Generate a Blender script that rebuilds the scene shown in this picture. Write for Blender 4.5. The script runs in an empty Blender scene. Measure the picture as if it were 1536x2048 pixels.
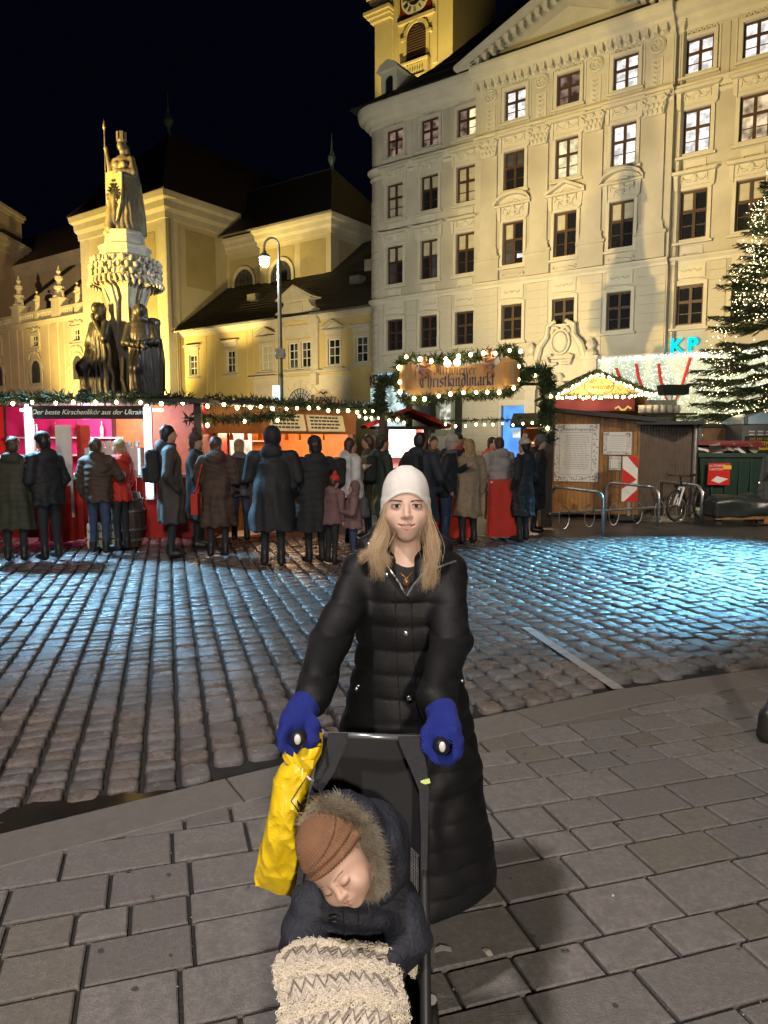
import bpy, bmesh, math, random
import numpy as np
from mathutils import Vector, Matrix, Euler, noise
random.seed(7)
R = math.radians
S = bpy.context.scene
COL = S.collection
# ------------------------------------------------------------------ camera, world, lamps, exposure
F, TILT, H = 1450.0, R(5.67), 1.75
cam = bpy.data.cameras.new('camera'); camo = bpy.data.objects.new('camera', cam); COL.objects.link(camo)
camo.location = (0, 0, H); camo.rotation_euler = (R(90) - TILT, 0, 0)
cam.sensor_fit = 'VERTICAL'; cam.sensor_height = 24.0; cam.lens = 24.0 * F / 2048.0
cam.clip_start = 0.05; cam.clip_end = 2000
S.camera = camo
W = bpy.data.worlds.new('World'); S.world = W; W.use_nodes = True
wn = W.node_tree
wn.nodes.clear()
wo = wn.nodes.new('ShaderNodeOutputWorld'); wb = wn.nodes.new('ShaderNodeBackground')
sk = wn.nodes.new('ShaderNodeTexSky'); sk.sky_type = 'NISHITA'; sk.sun_disc = False
sk.sun_elevation = R(-9); sk.sun_rotation = R(160); sk.altitude = 200
hm = wn.nodes.new('ShaderNodeMixRGB'); hm.blend_type = 'ADD'; hm.inputs[0].default_value = 1
hm.inputs[2].default_value = (0.014, 0.022, 0.062, 1)          # the city's own glow on the night sky
wn.links.new(sk.outputs[0], hm.inputs[1]); wn.links.new(hm.outputs[0], wb.inputs[0]); wn.links.new(wb.outputs[0], wo.inputs[0])
wb.inputs[1].default_value = 0.05
S.view_settings.view_transform = 'Standard'; S.view_settings.look = 'None'
S.view_settings.exposure = 0.0; S.view_settings.gamma = 1.0; S.view_settings.use_curve_mapping = False
S.render.engine = 'CYCLES'
S.cycles.use_denoising = True
S.cycles.max_bounces = 6; S.cycles.diffuse_bounces = 3; S.cycles.glossy_bounces = 3
S.cycles.transmission_bounces = 4; S.cycles.sample_clamp_indirect = 3.0; S.cycles.sample_clamp_direct = 0
S.cycles.caustics_reflective = False; S.cycles.caustics_refractive = False
S.cycles.blur_glossy = 1.0

def lamp(name, loc, power, col, target=None, size=60, blend=.4, rad=.15, kind=None, parent=None):
    kind = kind or ('SPOT' if target is not None else 'POINT')
    L = bpy.data.lights.new(name, kind); L.energy = power; L.color = col
    L.shadow_soft_size = rad
    if kind == 'SPOT':
        L.spot_size = R(size); L.spot_blend = blend
    o = bpy.data.objects.new(name, L); COL.objects.link(o); o.location = loc
    if target is not None:
        d = Vector(target) - Vector(loc)
        o.rotation_euler = d.to_track_quat('-Z', 'Y').to_euler()
    return o
GA = R(-35.7)
E1 = Vector((math.cos(GA), math.sin(GA), 0)); E2 = Vector((-math.sin(GA), math.cos(GA), 0))
# lamps of the square, with added fill lights among them: (name, place, power, colour, aim, cone, blend, radius)
LAMPS = [
 ('lamp_behind_camera', (-2.25, -.45, 8.4), 2450, (1, .9, .86), None, 0, 0, .26),
 ('fill_lamp_behind', (1.0, -6.5, 4.0), 2600, (1, .88, .74), None, 0, 0, .2),  # added fill from behind the camera, softens shadows on the woman's face
 ('floodlight_west', (-26.0, 4.0, 4.4), 90000, (1, .68, .24), (14, 39, 11), 34, 1.0, .12),
 ('floodlight_palace_a', (-4.0, 24, 2.6), 9500, (1, .94, .72), (6, 46, 14), 70, .6, .3),
 ('floodlight_palace_b', (1.5, 22.5, 3.2), 5900, (1, .95, .73), (10, 42, 15), 84, .6, .3),
 ('floodlight_palace_c', (15.5, 20.5, 4.5), 2700, (1, .88, .62), (17, 37, 16), 90, .6, .3),
 ('floodlight_church_a', (-29.5, 61.5, 2.5), 50000, (1, .74, .18), (-25.0, 71, 10), 100, .5, .3),
 ('floodlight_church_b', (-22.0, 52.0, 2.5), 9500, (1, .78, .32), (-23.0, 70, 16), 70, .6, .3),
 ('floodlight_aisle', (-30, 40, 9), 36000, (1, .72, .42), (-37, 84, 16), 40, .6, .3),
 ('floodlight_monastery', (-9.5, 46, 2.5), 9500, (1, .8, .4), (-10, 61, 8), 76, .6, .3),
 ('floodlight_chancel', (-22.0, 52.5, 3.0), 26000, (1, .76, .28), (-6.0, 66, 19), 26, .6, .3),
 ('floodlight_belfry', (2.0, 64.5, 19.0), 66000, (1, .76, .26), (2.6, 75, 42.5), 34, .6, .3),
 ('floodlight_statue', (-15.7, 13.3, 4.0), 24000, (1, .72, .15), (-7.3, 21, 7.4), 36, .5, .12),
 ('fill_blue_right', (9.4, 15.5, 5.6), 32000, (.2, .66, 1), (4.3, 10.8, 0), 35, .9, .3),  # added blue fill, source unknown, gives the right setts their sheen
 ('fill_blue_left', (-6.9, 12.2, 4.9), 11000, (.32, .68, 1), (-3.7, 9.6, 0), 52, .9, .3),  # added blue fill from above the liqueur stall, tints the left setts
 ('fill_hut', (9.6, 8.5, 5.6), 2600, (1, .84, .64), (6.2, 16.6, .9), 44, .8, .2),  # added fill out of view, brightens hut, racks and container
]
# ------------------------------------------------------------------ helpers
def ray(px, py):
    x = (px - 768) / F; y = (1024 - py) / F
    return Vector((x, math.cos(TILT) + y * math.sin(TILT), -math.sin(TILT) + y * math.cos(TILT)))
def at(px, py, Y):
    r = ray(px, py); k = Y / r.y
    return Vector((r.x * k, Y, H + r.z * k))
def gnd(px, py, z=0):
    r = ray(px, py); k = (z - H) / r.z
    return Vector((r.x * k, r.y * k, z))

MATS = {}
def M(name, col, rough=.7, metal=0, var=.12, scale=4, bump=0, bscale=60, emit=None, es=0, spec=.5, coat=0, sss=0, rnd=0, tint=None, sampling=None, det=4):
    if name in MATS: return MATS[name]
    m = bpy.data.materials.new(name); m.use_nodes = True; MATS[name] = m
    nt = m.node_tree; b = nt.nodes['Principled BSDF']
    b.inputs['Base Color'].default_value = (*col, 1); b.inputs['Roughness'].default_value = rough
    b.inputs['Metallic'].default_value = metal; b.inputs['Specular IOR Level'].default_value = spec
    if coat: b.inputs['Coat Weight'].default_value = coat
    if sss:
        b.inputs['Subsurface Weight'].default_value = sss; b.inputs['Subsurface Radius'].default_value = (.02, .008, .004)
        b.inputs['Subsurface Scale'].default_value = .4
    tc = nt.nodes.new('ShaderNodeTexCoord')
    src = tc.outputs['Object']
    if rnd:
        oi = nt.nodes.new('ShaderNodeObjectInfo'); vm = nt.nodes.new('ShaderNodeVectorMath'); vm.operation = 'MULTIPLY_ADD'
        cb = nt.nodes.new('ShaderNodeCombineXYZ')
        for i in range(3): nt.links.new(oi.outputs['Random'], cb.inputs[i])
        vm.inputs[1].default_value = (37, 53, 71); nt.links.new(cb.outputs[0], vm.inputs[0]); nt.links.new(src, vm.inputs[2])
        src = vm.outputs[0]
    if var:
        n = nt.nodes.new('ShaderNodeTexNoise'); n.inputs['Scale'].default_value = scale; n.inputs['Detail'].default_value = det; n.inputs['Roughness'].default_value = .65
        nt.links.new(src, n.inputs['Vector'])
        mr = nt.nodes.new('ShaderNodeMapRange'); mr.inputs[1].default_value = .3; mr.inputs[2].default_value = .7
        mr.inputs[3].default_value = 1 - var; mr.inputs[4].default_value = 1 + var
        nt.links.new(n.outputs['Fac'], mr.inputs[0])
        fac = mr.outputs[0]
        if rnd:
            m2 = nt.nodes.new('ShaderNodeMapRange'); m2.inputs[3].default_value = 1 - rnd; m2.inputs[4].default_value = 1 + rnd
            nt.links.new(oi.outputs['Random'], m2.inputs[0])
            mm = nt.nodes.new('ShaderNodeMath'); mm.operation = 'MULTIPLY'
            nt.links.new(fac, mm.inputs[0]); nt.links.new(m2.outputs[0], mm.inputs[1]); fac = mm.outputs[0]
        mx = nt.nodes.new('ShaderNodeVectorMath'); mx.operation = 'SCALE'; mx.inputs[0].default_value = col
        nt.links.new(fac, mx.inputs['Scale'])
        cout = mx.outputs[0]
        if tint:
            n2 = nt.nodes.new('ShaderNodeTexNoise'); n2.inputs['Scale'].default_value = scale * .37; n2.inputs['Detail'].default_value = 3
            nt.links.new(src, n2.inputs['Vector'])
            m3 = nt.nodes.new('ShaderNodeMapRange'); m3.inputs[1].default_value = .45; m3.inputs[2].default_value = .7
            nt.links.new(n2.outputs['Fac'], m3.inputs[0])
            mc = nt.nodes.new('ShaderNodeMixRGB'); mc.inputs[2].default_value = (*tint, 1)
            nt.links.new(m3.outputs[0], mc.inputs[0]); nt.links.new(cout, mc.inputs[1]); cout = mc.outputs[0]
        nt.links.new(cout, b.inputs['Base Color'])
        mr2 = nt.nodes.new('ShaderNodeMapRange'); mr2.inputs[3].default_value = max(.03, rough - .12); mr2.inputs[4].default_value = min(1, rough + .12)
        nt.links.new(n.outputs['Fac'], mr2.inputs[0]); nt.links.new(mr2.outputs[0], b.inputs['Roughness'])
    if bump:
        n3 = nt.nodes.new('ShaderNodeTexNoise'); n3.inputs['Scale'].default_value = bscale; n3.inputs['Detail'].default_value = 5
        nt.links.new(src, n3.inputs['Vector'])
        bp = nt.nodes.new('ShaderNodeBump'); bp.inputs['Strength'].default_value = bump; bp.inputs['Distance'].default_value = .02
        nt.links.new(n3.outputs['Fac'], bp.inputs['Height']); nt.links.new(bp.outputs[0], b.inputs['Normal'])
    if emit:
        b.inputs['Emission Color'].default_value = (*emit, 1); b.inputs['Emission Strength'].default_value = es
        if sampling: m.cycles.emission_sampling = sampling
    return m
def knit(m, scale, direction='X', strength=.6, dist=.004, kind='BANDS'):
    nt = m.node_tree; b = nt.nodes['Principled BSDF']
    tc = nt.nodes.new('ShaderNodeTexCoord'); w = nt.nodes.new('ShaderNodeTexWave'); w.wave_type = kind
    if kind == 'BANDS': w.bands_direction = direction
    w.inputs['Scale'].default_value = scale; w.inputs['Distortion'].default_value = 1.5; w.inputs['Detail'].default_value = 2
    nt.links.new(tc.outputs['Object'], w.inputs['Vector'])
    bp = nt.nodes.new('ShaderNodeBump'); bp.inputs['Strength'].default_value = strength; bp.inputs['Distance'].default_value = dist
    nt.links.new(w.outputs['Fac'], bp.inputs['Height']); nt.links.new(bp.outputs[0], b.inputs['Normal'])
    return m
def glow(name, col, s, var=0, scale=3, sampling=None):
    if name in MATS: return MATS[name]
    m = bpy.data.materials.new(name); m.use_nodes = True; MATS[name] = m
    nt = m.node_tree; nt.nodes.clear()
    o = nt.nodes.new('ShaderNodeOutputMaterial'); e = nt.nodes.new('ShaderNodeEmission')
    e.inputs[0].default_value = (*col, 1); e.inputs[1].default_value = s
    if var:
        tc = nt.nodes.new('ShaderNodeTexCoord'); n = nt.nodes.new('ShaderNodeTexNoise'); n.inputs['Scale'].default_value = scale
        oi = nt.nodes.new('ShaderNodeObjectInfo'); va = nt.nodes.new('ShaderNodeVectorMath')
        nt.links.new(tc.outputs['Object'], va.inputs[0])
        mu = nt.nodes.new('ShaderNodeMath'); mu.operation = 'MULTIPLY'; mu.inputs[1].default_value = 40
        nt.links.new(oi.outputs['Random'], mu.inputs[0]); nt.links.new(mu.outputs[0], va.inputs[1])
        nt.links.new(va.outputs[0], n.inputs['Vector'])
        mr = nt.nodes.new('ShaderNodeMapRange'); mr.inputs[1].default_value = .35; mr.inputs[2].default_value = .65
        mr.inputs[3].default_value = s * (1 - var); mr.inputs[4].default_value = s * (1 + var * .5)
        nt.links.new(n.outputs['Fac'], mr.inputs[0]); nt.links.new(mr.outputs[0], e.inputs[1])
    nt.links.new(e.outputs[0], o.inputs[0])
    if sampling: m.cycles.emission_sampling = sampling
    return m

def tag(o, label=None, cat=None, group=None, kind=None):
    if label: o['label'] = label
    if cat: o['category'] = cat
    if group: o['group'] = group
    if kind: o['kind'] = kind
    return o
def thing(name, label, cat, loc=(0, 0, 0), rz=0, group=None):
    o = bpy.data.objects.new(name, None); COL.objects.link(o); o.location = loc; o.rotation_euler = (0, 0, rz)
    o.empty_display_size = .1
    return tag(o, label, cat, group)
def wmat(o):
    m = Matrix.LocRotScale(o.location, o.rotation_euler, o.scale)
    return wmat(o.parent) @ o.matrix_parent_inverse @ m if o.parent else m
def link(name, me, parent=None, loc=(0, 0, 0), rot=(0, 0, 0), scale=(1, 1, 1), world=False):
    o = bpy.data.objects.new(name, me); COL.objects.link(o)
    if parent:
        o.parent = parent
        if world: o.matrix_parent_inverse = wmat(parent).inverted()
    o.location = loc; o.rotation_euler = rot; o.scale = scale
    return o
def copy_tree(o, parent=None):
    c = o.copy(); COL.objects.link(c)
    if parent: c.parent = parent
    for ch in list(o.children): copy_tree(ch, c)
    return c
class MB:
    def __init__(s): s.v = []; s.f = []; s.mi = []; s.m = 0
    def add(s, vs, fs):
        n = len(s.v); s.v += [tuple(v) for v in vs]
        for f in fs: s.f.append(tuple(i + n for i in f)); s.mi.append(s.m)
        return s
    def box(s, x0, x1, y0, y1, z0, z1, T=None):
        vs = [Vector((x, y, z)) for x in (x0, x1) for y in (y0, y1) for z in (z0, z1)]
        if T: vs = [T @ v for v in vs]
        return s.add(vs, [(0, 1, 3, 2), (4, 6, 7, 5), (0, 4, 5, 1), (2, 3, 7, 6), (0, 2, 6, 4), (1, 5, 7, 3)])
    def cbox(s, c, d, T=None):
        return s.box(c[0] - d[0] / 2, c[0] + d[0] / 2, c[1] - d[1] / 2, c[1] + d[1] / 2, c[2] - d[2] / 2, c[2] + d[2] / 2, T)
    def prism(s, poly, y0, y1, T=None):       # polygon in (x, z), extruded along y
        n = len(poly); vs = [Vector((p[0], y0, p[1])) for p in poly] + [Vector((p[0], y1, p[1])) for p in poly]
        if T: vs = [T @ v for v in vs]
        fs = [tuple(range(n)), tuple(range(2 * n - 1, n - 1, -1))] + [(i, i + n, (i + 1) % n + n, (i + 1) % n) for i in range(n)]
        return s.add(vs, fs)
    def tube(s, pts, r, n=8, cap=True, flat=1):
        pts = [Vector(p) for p in pts]; k = len(pts); rs = r if isinstance(r, (list, tuple)) else [r] * k
        vs = []; prev = None
        for i, p in enumerate(pts):
            t = (pts[min(i + 1, k - 1)] - pts[max(i - 1, 0)])
            t = t.normalized() if t.length > 1e-9 else Vector((0, 0, 1))
            if prev is None: a = t.orthogonal().normalized()
            else:
                a = prev - t * prev.dot(t); a = a.normalized() if a.length > 1e-6 else t.orthogonal().normalized()
            prev = a; b = t.cross(a)
            for j in range(n):
                q = 2 * math.pi * j / n; vs.append(p + (a * math.cos(q) + b * math.sin(q) * flat) * rs[i])
        fs = [(i * n + j, i * n + (j + 1) % n, (i + 1) * n + (j + 1) % n, (i + 1) * n + j) for i in range(k - 1) for j in range(n)]
        if cap: fs += [tuple(range(n - 1, -1, -1)), tuple(range((k - 1) * n, k * n))]
        return s.add(vs, fs)
    def lathe(s, prof, n=16, c=(0, 0, 0), T=None, a0=0, a1=2 * math.pi):
        full = abs(a1 - a0 - 2 * math.pi) < 1e-6; m = n if full else n + 1
        vs = []
        for r, z in prof:
            for j in range(m):
                q = a0 + (a1 - a0) * j / n; v = Vector((c[0] + r * math.cos(q), c[1] + r * math.sin(q), c[2] + z))
                vs.append(T @ v if T else v)
        fs = [(i * m + j, i * m + (j + 1) % m, (i + 1) * m + (j + 1) % m, (i + 1) * m + j) for i in range(len(prof) - 1) for j in range(n)]
        if full: fs += [tuple(range(n - 1, -1, -1)), tuple(range((len(prof) - 1) * m, len(prof) * m))]
        return s.add(vs, fs)
    def ell(s, c, r, nu=12, nv=8, T=None):
        prof = []; vs = []
        for i in range(nv + 1):
            ph = math.pi * i / nv - math.pi / 2
            for j in range(nu):
                q = 2 * math.pi * j / nu
                v = Vector((r[0] * math.cos(ph) * math.cos(q), r[1] * math.cos(ph) * math.sin(q), r[2] * math.sin(ph)))
                vs.append((T @ v if T else v) + Vector(c))
        fs = [(i * nu + j, i * nu + (j + 1) % nu, (i + 1) * nu + (j + 1) % nu, (i + 1) * nu + j) for i in range(nv) for j in range(nu)]
        return s.add(vs, fs)
    def octa(s, c, r):
        c = Vector(c); d = [Vector(q) * r for q in ((1, 0, 0), (-1, 0, 0), (0, 1, 0), (0, -1, 0), (0, 0, 1), (0, 0, -1))]
        return s.add([c + q for q in d], [(0, 2, 4), (2, 1, 4), (1, 3, 4), (3, 0, 4), (2, 0, 5), (1, 2, 5), (3, 1, 5), (0, 3, 5)])
    def sweep(s, prof, path, closed=False):   # prof (out, z); path ((x, y), (nx, ny))
        n = len(prof); vs = [(p[0] + nn[0] * o, p[1] + nn[1] * o, z) for p, nn in path for o, z in prof]
        fs = [(i * n + j, (i + 1) * n + j, (i + 1) * n + (j + 1) % n, i * n + (j + 1) % n) for i in range(len(path) - 1) for j in range(n)]
        fs += [tuple(range(n - 1, -1, -1)), tuple(range((len(path) - 1) * n, len(path) * n))]
        return s.add(vs, fs)
    def mesh(s, name, mat, smooth=False):
        me = bpy.data.meshes.new(name); me.from_pydata(s.v, [], s.f)
        for m in (mat if isinstance(mat, (list, tuple)) else [mat]): me.materials.append(m)
        if any(s.mi): me.polygons.foreach_set('material_index', s.mi)
        if smooth: me.polygons.foreach_set('use_smooth', [True] * len(s.f))
        me.update(); return me
    def build(s, name, mat, parent=None, smooth=False, **k):
        return link(name, s.mesh(name, mat, smooth), parent, **k)
def wall_holes(mb, x0, x1, z0, z1, holes, y=0, depth=.25):
    xs = sorted({x0, x1, *[h[0] for h in holes], *[h[1] for h in holes]}); zs = sorted({z0, z1, *[h[2] for h in holes], *[h[3] for h in holes]})
    xs = [x for x in xs if x0 - 1e-6 <= x <= x1 + 1e-6]; zs = [z for z in zs if z0 - 1e-6 <= z <= z1 + 1e-6]
    for a, b in zip(xs, xs[1:]):
        for c, d in zip(zs, zs[1:]):
            mx, mz = (a + b) / 2, (c + d) / 2
            if any(h[0] < mx < h[1] and h[2] < mz < h[3] for h in holes): continue
            mb.add([(a, y, c), (b, y, c), (b, y, d), (a, y, d)], [(0, 1, 2, 3)])
    for a, b, c, d in holes:
        e = y + depth
        mb.add([(a, y, c), (b, y, c), (b, y, d), (a, y, d), (a, e, c), (b, e, c), (b, e, d), (a, e, d)],
               [(0, 4, 5, 1), (1, 5, 6, 2), (2, 6, 7, 3), (3, 7, 4, 0)])
    return mb
def arch_pts(w, h, n=12, x=0, z=0):           # door-like outline, semicircle on top; (x, z) = bottom centre
    r = w / 2
    return [(x - r, z), (x + r, z)] + [(x + r * math.cos(math.pi * i / n), z + h - r + r * math.sin(math.pi * i / n)) for i in range(n + 1)]
def txt(name, s, size, mat, parent=None, T=None, shear=0, ext=.004, align='CENTER', bold=0, world=False, space=1):
    c = bpy.data.curves.new(name, 'FONT'); c.body = s; c.size = size; c.shear = shear; c.extrude = ext; c.offset = bold
    c.align_x = align; c.resolution_u = 3; c.space_character = space
    o = bpy.data.objects.new(name, c); me = bpy.data.meshes.new_from_object(o); bpy.data.objects.remove(o)
    me.name = name; me.materials.clear(); me.materials.append(mat)
    o = link(name, me, parent, world=world)
    if T is not None: o.matrix_local = T
    return o
UP = Matrix(((1, 0, 0, 0), (0, 0, -1, 0), (0, 1, 0, 0), (0, 0, 0, 1)))       # text plane xy -> xz, reading from -y
def TT(x, y, z, rz=0): return Matrix.Translation((x, y, z)) @ Matrix.Rotation(rz, 4, 'Z') @ UP

# ---- broad-nib lettering for the blackletter signs
def _st(x, t=1, b=0): return [[(x - .1, t - .13), (x, t - .02), (x, b + .1), (x + .11, b + .02)]]
NIB = {
 'i': (.42, _st(.15) + [[(.13, 1.3), (.2, 1.36)]]), 'n': (.85, _st(.15) + [[(.2, .85), (.48, 1)], [(.48, 1), (.56, .9), (.56, .1), (.68, .02)]]),
 'm': (1.2, _st(.15) + [[(.2, .85), (.45, 1), (.53, .9), (.53, .08)], [(.57, .85), (.82, 1), (.9, .9), (.9, .1), (1.02, .02)]]),
 'r': (.6, _st(.15) + [[(.2, .84), (.4, 1), (.52, .9)]]), 'k': (.72, _st(.15, 1.5) + [[(.2, .55), (.5, .95), (.6, .85)], [(.25, .5), (.55, .1), (.66, .02)]]),
 't': (.55, _st(.2, 1.3) + [[(0, .98), (.45, .98)]]), 'l': (.42, _st(.15, 1.5)), 'h': (.8, _st(.15, 1.5) + [[(.2, .8), (.46, 1), (.55, .88), (.52, .1), (.38, -.25)]]),
 'd': (.8, [[(.15, .85), (.15, .12), (.32, 0), (.58, .15)], [(.15, .85), (.4, .98), (.6, .75)], [(.2, 1.5), (.6, 1.15), (.6, .12)]]),
 'a': (.78, [[(.12, .8), (.4, 1), (.55, .88), (.55, .1), (.68, .02)], [(.5, .55), (.15, .42), (.15, .12), (.3, .0), (.5, .15)]]),
 's': (.65, [[(.52, .9), (.3, 1), (.12, .85), (.15, .6), (.5, .42), (.52, .15), (.3, 0), (.08, .1)]]),
 'e': (.65, [[(.15, .85), (.15, .12), (.35, 0), (.55, .15)], [(.15, .85), (.38, 1), (.52, .82), (.2, .5)]]),
 'w': (1.15, [[(.05, .95), (.18, .95), (.18, .1), (.4, 0)], [(.5, 1), (.52, .1), (.75, 0)], [(.45, .05), (.52, .15)], [(.85, 1.05), (.95, .9), (.95, .2), (.78, .03)]]),
 'o': (.72, [[(.15, .85), (.15, .12), (.35, 0), (.56, .15), (.56, .88), (.38, 1), (.15, .85)]]),
 'b': (.75, [[(.15, 1.5), (.15, .12), (.35, 0), (.56, .15), (.56, .85), (.38, 1), (.18, .85)]]),
 'C': (1.2, [[(.95, 1.25), (.6, 1.45), (.2, 1.15), (.12, .6), (.3, .12), (.65, 0), (1.0, .25)], [(.55, 1.3), (.5, .7), (.55, .2)], [(.7, 1.35), (1.05, 1.05)]]),
 'A': (1.25, [[(.1, 1.1), (.35, 1.4), (.8, 1.3), (.95, 1.1), (.95, .1), (1.1, 0)], [(.45, 1.3), (.4, .3), (.1, 0), (-.05, .2)], [(.3, .65), (.95, .65)], [(.65, 1.3), (.65, .1)]]),
 'M': (1.5, [[(.05, 1.1), (.25, 1.4), (.4, 1.2), (.4, .3), (.15, 0)], [(.45, 1.2), (.65, 1.45), (.8, 1.2), (.8, .1)], [(.85, 1.2), (1.05, 1.45), (1.2, 1.2), (1.2, .12), (1.35, 0)]]),
}
def nib(mb, s, x0, z0, xh, width=None, y=0, w=.2, ext=.006):
    tot = sum(NIB[c][0] for c in s); sx = (width / tot) if width else xh
    nv = Vector((math.cos(R(38)), 0, math.sin(R(38)))) * w / 2; nv = Vector((nv.x * sx, 0, nv.z * xh))
    x = x0
    for c in s:
        for st in NIB[c][1]:
            for (a, b), (c2, d) in zip(st, st[1:]):
                p = Vector((x + a * sx, y, z0 + b * xh)); q = Vector((x + c2 * sx, y, z0 + d * xh))
                poly = [p - nv, p + nv, q + nv, q - nv]
                mb.add(poly + [v + Vector((0, ext, 0)) for v in poly], [(0, 1, 2, 3), (0, 4, 5, 1), (1, 5, 6, 2), (2, 6, 7, 3), (3, 7, 4, 0)])
        x += NIB[c][0] * sx
    return mb

# ---- implicit surfaces: smooth union of shapes, meshed by surface nets
def _rot(Rm): return np.array(Rm if Rm is not None else np.eye(3), dtype=np.float32)
def _sd(p, X, Y, Z):
    k = p[0]
    if k == 'c':
        a, b, ra, rb = np.array(p[1], 'f4'), np.array(p[2], 'f4'), p[3], p[4]
        ab = b - a; L = float(ab @ ab) + 1e-9
        t = np.clip(((X - a[0]) * ab[0] + (Y - a[1]) * ab[1] + (Z - a[2]) * ab[2]) / L, 0, 1)
        return np.sqrt((X - a[0] - t * ab[0]) ** 2 + (Y - a[1] - t * ab[1]) ** 2 + (Z - a[2] - t * ab[2]) ** 2) - (ra + (rb - ra) * t)
    if k == 'e' or k == 'x':
        c, r = p[1], p[2]; Q = _rot(p[3])
        x, y, z = X - c[0], Y - c[1], Z - c[2]
        lx, ly, lz = [Q[0, i] * x + Q[1, i] * y + Q[2, i] * z for i in range(3)]
        k0 = np.sqrt((lx / r[0]) ** 2 + (ly / r[1]) ** 2 + (lz / r[2]) ** 2) + 1e-9
        k1 = np.sqrt((lx / r[0] ** 2) ** 2 + (ly / r[1] ** 2) ** 2 + (lz / r[2] ** 2) ** 2) + 1e-9
        return k0 * (k0 - 1) / k1
    if k == 'l':                              # loft: rows of (z, cx, cy, rx, ry)
        a = np.array(p[1], 'f4'); z = Z
        cx, cy, rx, ry = [np.interp(z, a[:, 0], a[:, i]).astype('f4') for i in (1, 2, 3, 4)]
        d = (np.sqrt(((X - cx) / rx) ** 2 + ((Y - cy) / ry) ** 2) - 1) * np.minimum(rx, ry)
        return np.maximum(np.maximum(d, a[0, 0] - z), z - a[-1, 0])
    if k == 'b':
        c, h, rr = p[1], p[2], p[4]; Q = _rot(p[3]); x, y, z = X - c[0], Y - c[1], Z - c[2]
        q = [np.abs(Q[0, i] * x + Q[1, i] * y + Q[2, i] * z) - (h[i] - rr) for i in range(3)]
        return np.sqrt(sum(np.maximum(v, 0) ** 2 for v in q)) + np.minimum(np.maximum(np.maximum(q[0], q[1]), q[2]), 0) - rr
def _bb(p):
    k = p[0]
    if k == 'c':
        a, b, r = np.array(p[1]), np.array(p[2]), max(p[3], p[4]); return np.minimum(a, b) - r, np.maximum(a, b) + r
    if k in 'ex': r = max(p[2]) if p[3] is not None else np.array(p[2]); return np.array(p[1]) - r, np.array(p[1]) + r
    if k == 'l':
        a = np.array(p[1]); return np.array([(a[:, 1] - a[:, 3]).min(), (a[:, 2] - a[:, 4]).min(), a[0, 0]]), np.array([(a[:, 1] + a[:, 3]).max(), (a[:, 2] + a[:, 4]).max(), a[-1, 0]])
    if k == 'b': r = sum(v * v for v in p[2]) ** .5; return np.array(p[1]) - r, np.array(p[1]) + r
def C(a, b, ra, rb=None, k=.02, m=0): return ('c', a, b, ra, ra if rb is None else rb, k, m)
def EL(c, r, rot=None, k=.02, m=0): return ('e', c, r, np.array(Euler(rot).to_matrix()) if rot else None, k, m)
def CUT(c, r, rot=None, k=.02): return ('x', c, r, np.array(Euler(rot).to_matrix()) if rot else None, k, -1)
def LO(rows, k=.02, m=0): return ('l', rows, None, None, None, k, m)
def BX(c, h, rot=None, rr=.01, k=.02, m=0): return ('b', c, h, np.array(Euler(rot).to_matrix()) if rot else None, rr, k, m)
def CH(pts, rs, k=.02, m=0):
    rs = rs if isinstance(rs, (list, tuple)) else [rs] * len(pts)
    return [C(a, b, ra, rb, k, m) for a, b, ra, rb in zip(pts, pts[1:], rs, rs[1:])]
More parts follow.
